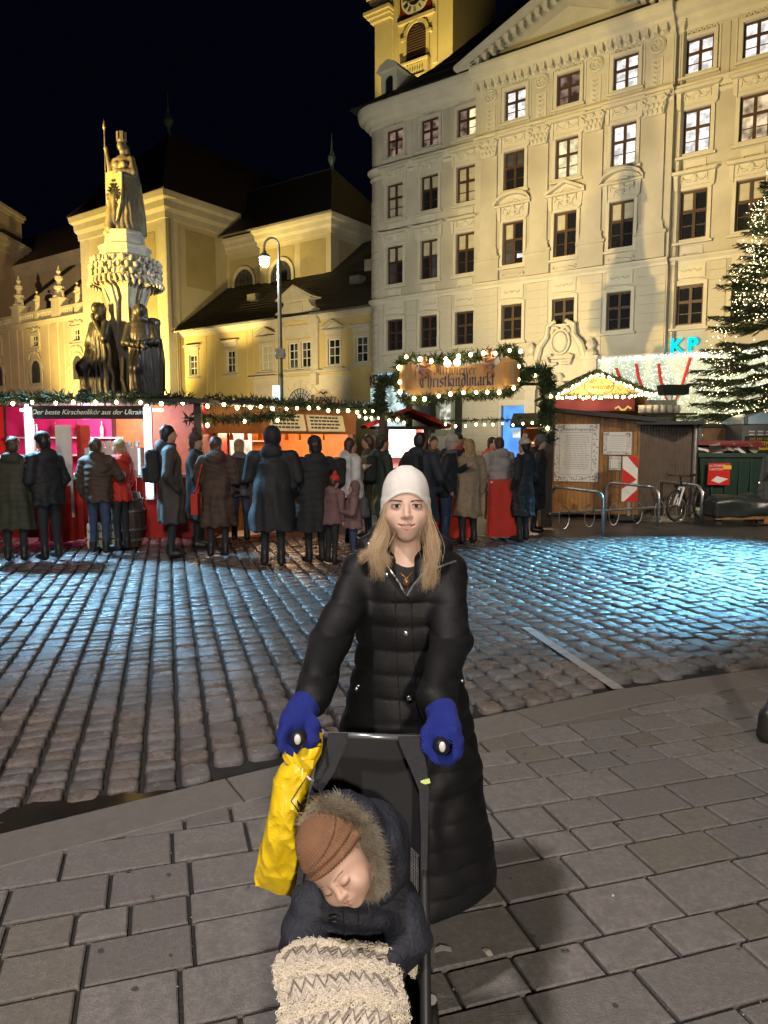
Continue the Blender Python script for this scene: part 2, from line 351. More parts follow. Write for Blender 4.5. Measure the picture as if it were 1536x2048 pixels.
def sdf(name, prims, vox, mats, disp=None, parent=None, world=False, smooth=True, zcut=None, mt=None):
    bbs = [_bb(p) for p in prims]
    pad = 4 * vox
    L = np.min([b[0] for b, p in zip(bbs, prims) if p[0] != 'x'], axis=0) - pad; U = np.max([b[1] for b, p in zip(bbs, prims) if p[0] != 'x'], axis=0) + pad
    n = np.ceil((U - L) / vox).astype(int) + 1
    ax = [(L[i] + vox * np.arange(n[i])).astype('f4') for i in range(3)]
    D = np.full(n, 1.0, 'f4')
    for p, (bl, bu) in zip(prims, bbs):
        kk = p[-2]; e = kk + 3 * vox
        i0 = np.maximum(np.floor((bl - e - L) / vox).astype(int), 0); i1 = np.minimum(np.ceil((bu + e - L) / vox).astype(int) + 1, n)
        if (i1 <= i0).any(): continue
        sl = tuple(slice(a, b) for a, b in zip(i0, i1))
        X, Y, Z = ax[0][sl[0]][:, None, None], ax[1][sl[1]][None, :, None], ax[2][sl[2]][None, None, :]
        d = _sd(p, X, Y, Z); a = D[sl]
        if p[0] == 'x': d = -d; h = np.maximum(kk - np.abs(a - d), 0) / kk; D[sl] = np.maximum(a, d) + h * h * kk / 4
        else: h = np.maximum(kk - np.abs(a - d), 0) / kk; D[sl] = np.minimum(a, d) - h * h * kk / 4
    if disp is not None: D = D + disp(ax[0][:, None, None], ax[1][None, :, None], ax[2][None, None, :]).astype('f4')
    if zcut is not None: D = np.maximum(D, zcut - ax[2][None, None, :])
    D[0] = D[-1] = 1; D[:, 0] = D[:, -1] = 1; D[:, :, 0] = D[:, :, -1] = 1
    s = D < 0
    c = [s[i:s.shape[0] - 1 + i, j:s.shape[1] - 1 + j, k:s.shape[2] - 1 + k] for i in (0, 1) for j in (0, 1) for k in (0, 1)]
    anyc = np.logical_or.reduce(c); allc = np.logical_and.reduce(c); act = anyc & ~allc
    idx = -np.ones(act.shape, 'i4'); ijk = np.argwhere(act); idx[act] = np.arange(len(ijk))
    acc = np.zeros((len(ijk), 3), 'f4'); cnt = np.zeros(len(ijk), 'f4'); base = ijk
    cs = [(i, j, k) for i in (0, 1) for j in (0, 1) for k in (0, 1)]
    vals = [D[base[:, 0] + i, base[:, 1] + j, base[:, 2] + k] for i, j, k in cs]
    for a in range(8):
        for b in range(a + 1, 8):
            df = [cs[b][q] - cs[a][q] for q in range(3)]
            if sum(map(abs, df)) != 1: continue
            va, vb = vals[a], vals[b]; cr = (va < 0) != (vb < 0)
            t = np.where(cr, va / np.where(cr, va - vb, 1), 0)
            for q in range(3): acc[:, q] += np.where(cr, cs[a][q] + t * df[q], 0)
            cnt += cr
    V = (acc / np.maximum(cnt, 1)[:, None] + base) * vox + L
    fs = []
    for q in range(3):
        o = [1 if i == q else 0 for i in range(3)]
        a = s[:s.shape[0] - o[0], :s.shape[1] - o[1], :s.shape[2] - o[2]]; b = s[o[0]:, o[1]:, o[2]:]
        e = np.argwhere(a != b); r1, r2 = (q + 1) % 3, (q + 2) % 3
        e = e[(e[:, r1] > 0) & (e[:, r2] > 0)]
        d1 = np.zeros(3, int); d1[r1] = 1; d2 = np.zeros(3, int); d2[r2] = 1
        g = lambda x: idx[x[:, 0], x[:, 1], x[:, 2]]
        Q = np.stack([g(e - d1 - d2), g(e - d2), g(e), g(e - d1)], 1)
        fl = a[e[:, 0], e[:, 1], e[:, 2]]; Q[~fl] = Q[~fl][:, ::-1]
        fs.append(Q[(Q >= 0).all(1)])
    Fc = np.concatenate(fs)
    me = bpy.data.meshes.new(name); me.vertices.add(len(V)); me.vertices.foreach_set('co', V.astype('f4').ravel())
    me.loops.add(len(Fc) * 4); me.loops.foreach_set('vertex_index', Fc.astype('i4').ravel())
    me.polygons.add(len(Fc)); me.polygons.foreach_set('loop_start', np.arange(len(Fc), dtype='i4') * 4)
    mats = mats if isinstance(mats, (list, tuple)) else [mats]
    for m in mats: me.materials.append(m)
    if len(mats) > 1:
        best = np.full(len(V), 9.0); mid = np.zeros(len(V), 'i4')
        for p in prims:
            if p[-1] < 0: continue
            d = _sd(p, V[:, 0].astype('f4'), V[:, 1].astype('f4'), V[:, 2].astype('f4')); w = (d < best) if not (mt and p[-1]) else (d < mt); best[w] = d[w] - (9 if mt and p[-1] else 0); mid[w] = p[-1]
        me.polygons.foreach_set('material_index', mid[Fc[:, 0]])
    me.update(calc_edges=True); me.validate()
    if smooth: me.polygons.foreach_set('use_smooth', [True] * len(me.polygons))
    if parent == 'mesh': return me
    return link(name, me, parent, world=world)
def waves(seed, fs, amp):
    rs = np.random.RandomState(seed); ks = rs.normal(size=(6, 3)) * fs; ph = rs.uniform(0, 6.3, 6)
    return lambda x, y, z: amp / 3 * sum(np.sin(k[0] * x + k[1] * y + k[2] * z + p) for k, p in zip(ks, ph))

# ---- strands as real hair curves
def hair_mat(name, c1, c2, rough=.35, plain=False):
    if name in MATS: return MATS[name]
    m = bpy.data.materials.new(name); m.use_nodes = True; MATS[name] = m; nt = m.node_tree; nt.nodes.clear()
    o = nt.nodes.new('ShaderNodeOutputMaterial'); h = nt.nodes.new('ShaderNodeBsdfPrincipled' if plain else 'ShaderNodeBsdfHairPrincipled'); h.inputs['Roughness'].default_value = rough
    if not plain: h.parametrization = 'COLOR'; h.inputs['Radial Roughness'].default_value = .5
    hi = nt.nodes.new('ShaderNodeHairInfo'); mx = nt.nodes.new('ShaderNodeMixRGB'); mx.inputs[1].default_value = (*c1, 1); mx.inputs[2].default_value = (*c2, 1)
    nt.links.new(hi.outputs['Random'], mx.inputs[0]); nt.links.new(mx.outputs[0], h.inputs['Base Color' if plain else 'Color']); nt.links.new(h.outputs[0], o.inputs[0]); return m
def strands(name, lst, rad, mat, parent, T=None):
    hc = bpy.data.hair_curves.new(name); hc.add_curves([len(s) for s in lst])
    P = np.array([tuple(p) for s in lst for p in s], 'f4'); hc.attributes['position'].data.foreach_set('vector', P.ravel())
    ra = hc.attributes.get('radius') or hc.attributes.new('radius', 'FLOAT', 'POINT')
    ra.data.foreach_set('value', np.array([rad * (1 - (k / (len(s) - 1)) ** 2.5 * .85) for s in lst for k in range(len(s))], 'f4'))
    hc.materials.append(mat); o = bpy.data.objects.new(name, hc); COL.objects.link(o); o.parent = parent
    o.matrix_local = wmat(parent).inverted() @ (T or Matrix.Identity(4)); return o
def spline(q, n):
    out = []; L_ = len(q) - 1
    for k in range(n):
        t = k / (n - 1) * L_; i = min(L_ - 1, int(t)); f = t - i; a, b, c, d = q[max(0, i - 1)], q[i], q[i + 1], q[min(L_, i + 2)]
        out.append(.5 * ((2 * b) + (c - a) * f + (2 * a - 5 * b + 4 * c - d) * f * f + (3 * b - a - 3 * c + d) * f ** 3))
    return out
# ---- fir garland and bulbs
def needles(mb, pts, rad, n, ln=.09, rs=random):
    pts = [Vector(p) for p in pts]; seg = [(b - a).length for a, b in zip(pts, pts[1:])]; tot = sum(seg)
    for _ in range(n):
        t = rs.random() * tot; i = 0
        while i < len(seg) - 1 and t > seg[i]: t -= seg[i]; i += 1
        p = pts[i].lerp(pts[i + 1], min(1, t / max(seg[i], 1e-6)))
        d = Vector((rs.gauss(0, 1), rs.gauss(0, 1), rs.gauss(0, 1) - .3)).normalized()
        q = p + d * rad * rs.random(); e = (d + (pts[i + 1] - pts[i]).normalized() * rs.uniform(-1, 1)).normalized() * ln * rs.uniform(.6, 1.3)
        w = e.cross(Vector((rs.gauss(0, 1), rs.gauss(0, 1), rs.gauss(0, 1)))).normalized() * ln * .16
        mb.add([q - w, q + w, q + e * .9 + w * .3, q + e], [(0, 1, 2, 3)])
    return mb
def along(pts, n):
    pts = [Vector(p) for p in pts]; seg = [(b - a).length for a, b in zip(pts, pts[1:])]; tot = sum(seg); out = []
    for j in range(n):
        t = (j + .5) / n * tot; i = 0
        while i < len(seg) - 1 and t > seg[i]: t -= seg[i]; i += 1
        out.append(pts[i].lerp(pts[i + 1], t / seg[i]))
    return out
def sag(a, b, s, n=8):
    a, b = Vector(a), Vector(b); return [a.lerp(b, i / n) - Vector((0, 0, s * 4 * (i / n) * (1 - i / n))) for i in range(n + 1)]
M('fir', (.035, .06, .02), .7, var=.5, scale=3); M('fir_light', (.07, .1, .035), .7, var=.4, scale=3)
BULB = glow('bulb_glow', (1, .72, .36), 34)
bm_ = MB(); bm_.ell((0, 0, 0), (.028, .028, .035), 8, 6); BULB_ME = bm_.mesh('bulb', BULB, True)
def garland(label, pts, rad, n, bulbs=0, ln=.09, group=None, drop=.1, fwd=.08, bscale=1):
    o = thing('fir_garland', label, 'garland', pts[0], 0, group)
    mb = MB(); needles(mb, pts, rad, n, ln)
    k = tag(mb.build('foliage', MATS['fir'], o, world=True), kind='stuff')
    mb = MB(); mb.tube(pts, .012, 5); mb.build('wire', MATS['fir'], o, world=True)
    for p in along(pts, bulbs) if bulbs else []:
        s = random.uniform(.85, 1.15) * bscale
        link('bulb', BULB_ME, o, loc=p + Vector((random.uniform(-.03, .03), -fwd, -drop + random.uniform(-.03, .03))), scale=(s, s, s), world=True)
    return o
def floodlight_body(i, loc, target):
    d = (Vector(target) - Vector(loc)).normalized(); rz = math.atan2(d.y, d.x) - math.pi / 2
    t = thing('floodlight', FLOOD_LABELS[i], 'floodlight', (loc[0], loc[1], 0), rz)
    mb = MB(); mb.tube([(0, -.3, 0), (0, -.3, loc[2] - .25)], .05, 8); mb.build('mast', M('steel_dark', (.08, .08, .085), .5, .6), t)
    mb = MB(); mb.box(-.22, .22, -.36, -.12, loc[2] - .16, loc[2] + .16); mb.build('housing', MATS['steel_dark'], t)
    return t
FLOOD_LABELS = ['floodlight on a mast at the west end of the square', 'floodlight mast beside the fountain basin', 'floodlight mast behind the food stalls', 'floodlight mast behind the wooden hut', 'floodlight near the left corner of the church block',
  'floodlight standing in front of the church block', 'floodlight in front of the aisle with the balustrade', 'floodlight in front of the low yellow building', 'floodlight aimed at the chancel wall from the square', 'floodlight on a roof aimed at the bell tower', 'small floodlight aimed at the fountain statue',
  'cool white floodlight mast at the right side of the road', 'cool white floodlight mast at the left side of the road', 'floodlight mast beyond the kerb aimed at the wooden hut']
# ------------------------------------------------------------------ lamps with their bodies
def street_lamp_body(name, label, x, y, h):
    t = thing(name, label, 'street lamp', (x, y, 0))
    M('lamp_iron', (.03, .032, .035), .45, .4)
    mb = MB(); mb.lathe([(.11, 0), (.11, .5), (.07, .62), (.05, h + .4)], 12); mb.box(-.25, .25, -.04, .04, h + .32, h + .42); mb.build('pole', MATS['lamp_iron'], t)
    mb = MB(); mb.lathe([(.05, .35), (.22, .28), (.25, .24)], 14, (0.25, 0, h)); mb.build('lamp_shade', MATS['lamp_iron'], t)
    return t
for i, (nm, loc, pw, col, tgt, sz, bl, rd) in enumerate(LAMPS):
    lamp(nm, loc, pw, col, tgt, sz or 60, bl, rd)
    if i > 1: floodlight_body(i - 2, loc, tgt)  # added fill lights get the same mast and housing
street_lamp_body('street_lamp', 'tall street lamp overhanging the pavement behind the viewer', LAMPS[0][1][0] - .25, LAMPS[0][1][1], LAMPS[0][1][2] - .05)
street_lamp_body('street_lamp', 'street lamp on the far pavement behind the viewer', LAMPS[1][1][0] - .25, LAMPS[1][1][1], LAMPS[1][1][2] - .05)  # pole and shade for the added front fill

# ------------------------------------------------------------------ ground
M('asphalt', (.05, .049, .047), .55, var=.25, scale=2, bump=.3)
M('joint', (.022, .02, .019), .85, var=.3, scale=9, bump=.6, bscale=90)
M('slab', (.18, .166, .159), .62, var=.3, scale=48, bump=.45, bscale=170, rnd=.16, tint=(.15, .14, .132), det=9)
M('slab_warm', (.165, .15, .13), .64, var=.3, scale=48, bump=.45, bscale=170, rnd=.14, tint=(.14, .128, .11), det=9)
M('sett', (.13, .122, .12), .24, var=.22, scale=14, bump=.5, bscale=120, rnd=.25, det=7)
M('sett_warm', (.14, .118, .106), .28, var=.22, scale=14, bump=.5, bscale=120, rnd=.22, det=7)
M('kerb_granite', (.165, .152, .14), .55, var=.16, scale=20, bump=.4, bscale=200, rnd=.06, det=8)
M('paint_white', (.33, .32, .31), .6, var=.25, scale=9, bump=.3)
mb = MB(); mb.add([(-600, -300, -.1), (600, -300, -.1), (600, 900, -.1), (-600, 900, -.1)], [(0, 1, 2, 3)])
tag(mb.build('ground', MATS['asphalt']), kind='structure')
GD = R(16.5); GX = Vector((math.cos(GD), math.sin(GD), 0)); GY = Vector((-math.sin(GD), math.cos(GD), 0))
KERB = [(-9, -1.2), (-5.0, 1.05), (-3.2, 2.05), (-1.7, 2.93), (-.75, 3.5), (.57, 4.27), (1.7, 4.84), (2.85, 5.27), (4.5, 5.8), (7.5, 6.6), (12, 7.6)]   # back edge of the kerb line (centre)
def kerb_y(x):
    for (a, b), (c, d) in zip(KERB, KERB[1:]):
        if a <= x <= c: return b + (d - b) * (x - a) / (c - a)
    return KERB[0][1] if x < 0 else KERB[-1][1]
def on_pave(p, m=.17): return p[1] < kerb_y(p[0]) - m
# road bed and pavement bed (the dark joints)
mb = MB(); n = len(KERB)
vs = [(x, y, -.07) for x, y in KERB] + [(x * 1.0, 17, -.07) for x, y in KERB]
mb.add(vs, [(i, i + 1, n + i + 1, n + i) for i in range(n - 1)])
ROAD = tag(mb.build('road', MATS['joint']), kind='structure')
mb = MB()
vs = [(x, y, -.018) for x, y in KERB] + [(x, -4, -.018) for x, y in KERB]
mb.add(vs, [(i, n + i, n + i + 1, i + 1) for i in range(n - 1)])
PAVE = tag(mb.build('pavement', MATS['joint']), kind='structure')
rs = random.Random(3)
def clip_poly(poly, f):
    out = []
    for a, b in zip(poly, poly[1:] + poly[:1]):
        fa, fb = f(a), f(b)
        if fa >= 0: out.append(a)
        if (fa >= 0) != (fb >= 0):
            t = fa / (fa - fb); out.append(a + (b - a) * t)
    return out
def slab_geo(mb, poly, z0, z1, bev=.006, tilt=(0, 0)):
    c = sum(poly, Vector()) / len(poly); k = len(poly)
    zt = lambda p: z1 + (p - c).x * tilt[0] + (p - c).y * tilt[1]
    ins = [p + (c - p).normalized() * bev * 1.3 for p in poly]
    vs = [Vector((p.x, p.y, z0)) for p in poly] + [Vector((p.x, p.y, zt(p) - bev)) for p in poly] + [Vector((p.x, p.y, zt(p))) for p in ins]
    fs = [(i, (i + 1) % k, k + (i + 1) % k, k + i) for i in range(k)] + [(k + i, k + (i + 1) % k, 2 * k + (i + 1) % k, 2 * k + i) for i in range(k)] + [tuple(range(2 * k, 3 * k))]
    mb.add([v - Vector((c.x, c.y, 0)) for v in vs], fs)
    return c
# pavement slabs in rows
rows = []; v = -3.2; j = 0
HT = [.21, .2, .28, .27, .2, .3, .26, .21, .27, .3]
slabs = []
while v < 6.5:
    h = HT[j % len(HT)] * .86; u = -7 + rs.uniform(0, .4)
    small = h < .22
    while u < 9:
        w = (rs.uniform(.19, .3) if small else rs.uniform(.26, .44))
        if rs.random() < .06: w *= 1.5
        g = .007
        q = [Vector((u + g + rs.uniform(0, .004), v + g, 0)), Vector((u + w - g, v + g + rs.uniform(0, .004), 0)), Vector((u + w - g - rs.uniform(0, .004), v + h - g, 0)), Vector((u + g, v + h - g - rs.uniform(0, .004), 0))]
        poly = [GX * p.x + GY * p.y for p in q]
        c = sum(poly, Vector()) / 4
        xs = (c.x / max(.3, c.y)) * 1450 / 1.0
        vis = c.y > .9 and abs(c.x) < .62 * c.y + .9
        poly2 = poly
        if not all(on_pave(p) for p in poly):
            if not any(on_pave(p) for p in poly): u += w; continue
            # cut along the local kerb line
            x0 = c.x - .4; x1 = c.x + .4; a = Vector((x0, kerb_y(x0) - .175, 0)); b = Vector((x1, kerb_y(x1) - .175, 0)); nn = Vector((-(b - a).y, (b - a).x, 0))
            poly2 = clip_poly(poly, lambda p: -(p - a).dot(nn))
            if len(poly2) < 3: u += w; continue
            ar = sum(p.x * q_.y - q_.x * p.y for p, q_ in zip(poly2, poly2[1:] + poly2[:1])) / 2
            if ar < .004: u += w; continue
        slabs.append((poly2, vis, small)); u += w
    v += h; j += 1
far = MB(); cnt = 0
slabs.sort(key=lambda s: (not s[1], sum((p.length for p in s[0])) / len(s[0])))
for poly, vis, small in slabs:
    t = (rs.gauss(0, .006), rs.gauss(0, .006)); z = rs.gauss(0, .0016)
    if vis and cnt < 300:
        mb = MB(); c = slab_geo(mb, poly, -.05, z, tilt=t)
        mb.build('slab', MATS['slab_warm' if rs.random() < (.4 if small else .15) else 'slab'], PAVE, loc=(c.x, c.y, 0)); cnt += 1
    else:
        m2 = MB(); c = slab_geo(m2, poly, -.05, z, tilt=t); far.add([Vector(q) + Vector((c.x, c.y, 0)) for q in m2.v], m2.f)
tag(far.build('slab', MATS['slab'], PAVE), kind='stuff')
# granite kerb stones
kp = []
for (a, b), (c, d) in zip(KERB, KERB[1:]):
    for t in range(20): kp.append(Vector((a + (c - a) * t / 20, b + (d - b) * t / 20, 0)))
acc = 0; start = 0; ln = .95
def kerb_piece(pts):
    mb = MB(); k = len(pts); vs = []
    for i, p in enumerate(pts):
        t = (pts[min(i + 1, k - 1)] - pts[max(i - 1, 0)]).normalized(); nn = Vector((-t.y, t.x, 0))
        for o, z in ((-.155, -.05), (-.155, -.004), (-.147, .004), (.13, .002), (.15, -.014), (.155, -.1)): vs.append(p + nn * o + Vector((0, 0, z)))
    fs = [(i * 6 + j, (i + 1) * 6 + j, (i + 1) * 6 + (j + 1) % 6, i * 6 + (j + 1) % 6) for i in range(k - 1) for j in range(6)] + [tuple(range(6)), tuple(range((k - 1) * 6, k * 6))]
    mb.add(vs, fs); mb.build('kerb_stone', MATS['kerb_granite'], PAVE)
for i in range(1, len(kp)):
    acc += (kp[i] - kp[i - 1]).length
    if acc > ln or i == len(kp) - 1:
        pts = kp[start:i + 1]
        if i < len(kp) - 1:
            pts = pts[:-1] + [pts[-1] - (pts[-1] - pts[-2]).normalized() * .012]
        if -4 < pts[0].x < 6: kerb_piece(pts)
        start = i; acc = 0; ln = rs.uniform(.8, 1.15)
# the road: columns of setts, running away from the kerb
setts = []
u = -16.0
while u < 16:
    strip = -1.05 < u < -.05
    w = .185 if strip else rs.uniform(.17, .235)
    v = .8 + rs.uniform(0, .2)
    while v < 15.5:
        l = rs.uniform(.11, .15) if strip else rs.uniform(.14, .26)
        if v > 11: l *= 1.3
        c = GX * (u + w / 2) + GY * (v + l / 2)
        if c.y > kerb_y(c.x) + .2 + (l + w) * .35 and c.y < 13.4 and abs(c.x) < .58 * c.y + 1.0:
            g = .011 if strip else .009
            setts.append((c, w - 2 * g, l - 2 * g))
        v += l
    u += w
setts.sort(key=lambda s: s[0].y - s[1] * 2)
far = [MB(), MB()]
for i, (c, w, l) in enumerate(setts):
    jx, jy = rs.uniform(.9, 1.0), rs.uniform(.9, 1.0)
    hw, hl = w / 2 * jx, l / 2 * jy; ch = min(hw, hl) * .32
    base = [(-hw + ch, -hl), (hw - ch, -hl), (hw, -hl + ch), (hw, hl - ch), (hw - ch, hl), (-hw + ch, hl), (-hw, hl - ch), (-hw, -hl + ch)]
    sc1, sc2 = rs.uniform(.92, .97), rs.uniform(.76, .86)
    tx, ty = rs.gauss(0, .03), rs.gauss(0, .035); z = rs.gauss(-.03, .004)
    an = GD + rs.gauss(0, .02); ca, sa = math.cos(an), math.sin(an)
    vs = []
    for s_, dz in ((1, -.06), (1, -.014), (sc1, -.004), (sc2, .001)):
        for x, y in base: vs.append((x * s_ * ca - y * s_ * sa, x * s_ * sa + y * s_ * ca, z + dz + (x * tx + y * ty) * s_ if dz > -.05 else -.1))
    fs = [(a * 8 + j, a * 8 + (j + 1) % 8, (a + 1) * 8 + (j + 1) % 8, (a + 1) * 8 + j) for a in range(3) for j in range(8)] + [tuple(range(24, 32))]
    k = 1 if rs.random() < .4 else 0; mt = MATS[('sett', 'sett_warm')[k]]
    if i < 300:
        mb = MB(); mb.add(vs, fs); mb.build('cobble', mt, ROAD, smooth=True, loc=c)
    else: far[k].add([(a + c.x, b + c.y, d) for a, b, d in vs], fs)
for k in (0, 1): tag(far[k].build('cobble', MATS[('sett', 'sett_warm')[k]], ROAD, smooth=True), kind='stuff')
# cobbled court under the market, coarser and partly hidden by people
mb = MB(); mb.add([(-30, 13.3, -.055), (30, 13.3, -.055), (60, 70, -.055), (-70, 70, -.055)], [(0, 1, 2, 3)])
tag(mb.build('court', M('court_setts', (.06, .057, .055), .4, var=.4, scale=1.5, bump=.9, bscale=7)), kind='structure')
# worn white line across the setts
mb = MB(); a, b = gnd(1052, 1250), gnd(1238, 1372)
d = (b - a).normalized(); nn = Vector((-d.y, d.x, 0)) * .045
for t in range(14):
    p, q = a.lerp(b, t / 14), a.lerp(b, (t + .985) / 14)
    e = rs.uniform(-.006, .006)
    mb.add([p - nn + d * e, q - nn, q + nn, p + nn + d * e], [(0, 1, 2, 3)])
mb.build('painted_line', MATS['paint_white'], ROAD, loc=(0, 0, -.021))
# wet hollow with standing water along the left kerb
pts = [gnd(px, py, -.026) for px, py in ((-60, 1640), (60, 1606), (200, 1588), (330, 1580), (392, 1592), (360, 1622), (250, 1648), (120, 1682), (20, 1712), (-60, 1730))]; ol = []
for a, b in zip(pts, pts[1:] + pts[:1]):
    for k in range(6): ol.append(a.lerp(b, k / 6) + Vector((rs.gauss(0, .012), rs.gauss(0, .012), 0)))
mb = MB(); mb.add(ol, [tuple(range(len(ol)))]); tag(mb.build('puddle', M('puddle_water', (.025, .021, .017), .06, var=.2, scale=3)), kind='structure')
# pale grit lying in the joints
mb = MB(); rg = random.Random(77)
for _ in range(420):
    poly, vis, sm_ = slabs[rg.randrange(min(300, len(slabs)))]; k = rg.randrange(len(poly)); p = poly[k].lerp(poly[(k + 1) % len(poly)], rg.random()) + Vector((rg.gauss(0, .004), rg.gauss(0, .004), .001))
    mb.octa(p, rg.uniform(.0012, .0036))
tag(mb.build('grit', M('grit_pale', (.4, .36, .31), .8), PAVE), kind='stuff')
# trodden chewing gum and drip stains
mb = MB()
for _ in range(130):
    x = rg.uniform(-2.6, 3.4); y = rg.uniform(1.4, kerb_y(x) - .2); r = rg.uniform(.004, .012)
    mb.add([(x + r * math.cos(R(36 * k)) * rg.uniform(.8, 1.1), y + r * math.sin(R(36 * k)) * rg.uniform(.7, 1), .0045) for k in range(10)], [tuple(range(10))])
tag(mb.build('gum_spot', M('gum_dark', (.06, .056, .052), .6), PAVE), kind='stuff')
# scraps of paper on the slabs
for i, (px, py) in enumerate([(885, 1905), (975, 1908), (1226, 1793)]):
    p = gnd(px, py); mb = MB()
    mb.add([(-.03, -.012, .004), (.0, -.014, .014), (.032, -.008, .005), (.028, .016, .006), (-.004, .018, .012), (-.026, .014, .004)], [(0, 1, 4, 5), (1, 2, 3, 4)])
    s = (1, .7, .3)[i]
    tag(mb.build('paper_scrap', M('paper', (.55, .52, .47), .8), None, loc=p + Vector((0, 0, .003)), rot=(0, 0, i * 2.1), scale=(s, s, s)),
        ['largest crumpled scrap of paper on the slabs right of the stroller', 'small pale scrap on the shaded slab', 'tiny speck of paper on the lamplit slabs further right'][i], 'litter', 'paper litter on the pavement')
# ------------------------------------------------------------------ the church, the aisle and the low building
M('plaster_church', (.5, .43, .29), .85, var=.1, scale=.5, bump=.15, bscale=30, tint=(.44, .37, .25))
M('plaster_field', (.36, .29, .15), .85, var=.12, scale=.6, bump=.2, bscale=30)
M('plaster_yellow', (.52, .4, .17), .85, var=.1, scale=.5, bump=.15, bscale=30, tint=(.46, .36, .16))
M('plaster_pink', (.5, .4, .28), .85, var=.1, scale=.5, bump=.15, bscale=30)
M('stone_trim', (.5, .44, .34), .8, var=.1, scale=1.5, bump=.15, bscale=25)
M('roof_tile', (.035, .027, .023), .75, var=.35, scale=2.5, bump=.4, bscale=20)
M('roof_brown', (.06, .035, .025), .75, var=.35, scale=2.5, bump=.4, bscale=20)
M('copper', (.09, .13, .12), .5, .3)
M('glass_dark', (.014, .015, .019), .08, var=0, spec=.6)
M('glass_grey', (.06, .06, .07), .15, var=.3, scale=1.2)
M('curtain', (.42, .39, .3), .8, var=.15, scale=3)
M('frame_white', (.6, .57, .5), .5, var=.08)
M('lead_bars', (.03, .03, .032), .5)
KX, KY = -19.628, 66.068
def grid_root(name, label, cat, x, y, group=None): return thing(name, label, cat, (x, y, 0), GA, group)
def cornice(x0, x1, z, out, h, y=0, mat='stone_trim', parent=None, left=None, right=None, name='cornice'):
    prof = [(0, z - h), (out * .25, z - h), (out * .3, z - h * .75), (out * .55, z - h * .6), (out * .6, z - h * .35), (out * .9, z - h * .25), (out, z - h * .05), (out, z), (0, z)]
    path = []
    if left: path.append(((x0, y + left), (-1, 0)))
    path += [((x0, y), (-1 if left else 0, -1)), ((x1, y), (1 if right else 0, -1))]
    if right: path.append(((x1, y + right), (1, 0)))
    mb = MB(); mb.sweep(prof, path); return mb.build(name, MATS[mat], parent)
def frame_ring(mb, outer, inner, y0, y1):
    n = len(outer)
    mb.add([(p[0], y0, p[1]) for p in outer] + [(p[0], y0, p[1]) for p in inner] + [(p[0], y1, p[1]) for p in outer] + [(p[0], y1, p[1]) for p in inner],
           [f for i in range(n) for j in [(i + 1) % n] for f in ((i, j, n + j, i + n), (i, 2 * n + i, 2 * n + j, j), (n + i, n + j, 3 * n + j, 3 * n + i))])
def rect_pts(w, h, x=0, z=0): return [(x - w / 2, z), (x + w / 2, z), (x + w / 2, z + h), (x - w / 2, z + h)]
def bars_rect(mb, w, h, t, cols, rows, y0=-.03, y1=.03, ft=None):
    ft = ft or t * 1.5
    frame_ring(mb, rect_pts(w, h), rect_pts(w - 2 * ft, h - 2 * ft, 0, ft), y0, y1)
    mb.box(-w / 2, w / 2, y1, y1 + .01, 0, .001)
    for i in range(1, cols): x = -w / 2 + w * i / cols; mb.box(x - t / 2, x + t / 2, y0, y1, ft, h - ft)
    for r in rows: mb.box(-w / 2 + ft, w / 2 - ft, y0 + .005, y1 - .005, h * r - t / 2, h * r + t / 2)
CACHE = {}
def cached(key, fn):
    if key not in CACHE: CACHE[key] = fn()
    return CACHE[key]
def pane_mesh(w, h):
    def f():
        mb = MB(); mb.box(-w / 2, w / 2, -.008, .008, -h / 2, h / 2); return mb.mesh('pane', MATS['glass_dark'])
    return cached(('pane', round(w, 2), round(h, 2)), f)
def simple_window(parent, x, z, w, h, y, frame='frame_white', glass='glass_dark', cols=2, rows=(.36, .68), t=.06, extras=()):
    def f():
        mb = MB(); bars_rect(mb, w, h, t, cols, rows); return mb.mesh('window', MATS[frame])
    o = link('window', cached(('sw', round(w, 2), round(h, 2), frame, cols, rows, t), f), parent, loc=(x, y, z))
    rr = [0, *rows, 1]
    for i in range(cols):
        for a, b in zip(rr, rr[1:]):
            pw, ph = w / cols - t, h * (b - a) - t
            p = link('pane', pane_mesh(pw, ph), o, loc=(-w / 2 + w * (i + .5) / cols, .012, h * (a + b) / 2))
            g = glass if isinstance(glass, str) else random.choice(glass)
            if g != 'glass_dark': p.material_slots[0].link = 'OBJECT'; p.material_slots[0].material = MATS[g]
    return o
def pyramid(mb, pts, apexes): pass

# tall transept block
ch = grid_root('church', 'tall floodlit church transept block with pyramid hipped roof behind the fountain', 'church', KX, KY)
mb = MB(); mb.box(-12.3, .6, 0, 30, 0, 22.2); mb.build('wall', MATS['plaster_church'], ch)
cornice(-12.3, .6, 23.3, .85, 2.2, 0, 'stone_trim', ch, 10, 8.2)
mb = MB()
for a, b, c, d in ((-9.2, -6.3, 9, 20.2), (-5.4, -.9, 9, 20.2)): mb.box(a, b, -.03, .05, c, d)
mb.build('field', MATS['plaster_field'], ch)
mb = MB(); mb.box(.55, .63, 2.1, 5.6, 15.6, 20.6); mb.build('field', MATS['plaster_field'], ch)
mb = MB()
for a, b in ((-12.36, -10.9), (-.35, .66)): mb.box(a, b, -.12, .2, 0, 21.2)
mb.box(.5, .72, -.1, 1.2, 0, 21.2); mb.build('corner_strip', MATS['stone_trim'], ch)
simple_window(ch, -7.3, 13.4, 1.0, 2.4, -.12, 'lead_bars', 'glass_dark')
mb = MB(); mb.box(-8.1, -6.5, -.3, 0, 12.9, 13.25); mb.box(-8.3, -6.3, -.22, 0, 16, 16.4); mb.tube([(-7.8, -.15, 11.9), (-7.3, -.2, 11.6), (-6.8, -.15, 11.9)], .12, 6); mb.build('window_surround', MATS['stone_trim'], ch)
mb = MB()
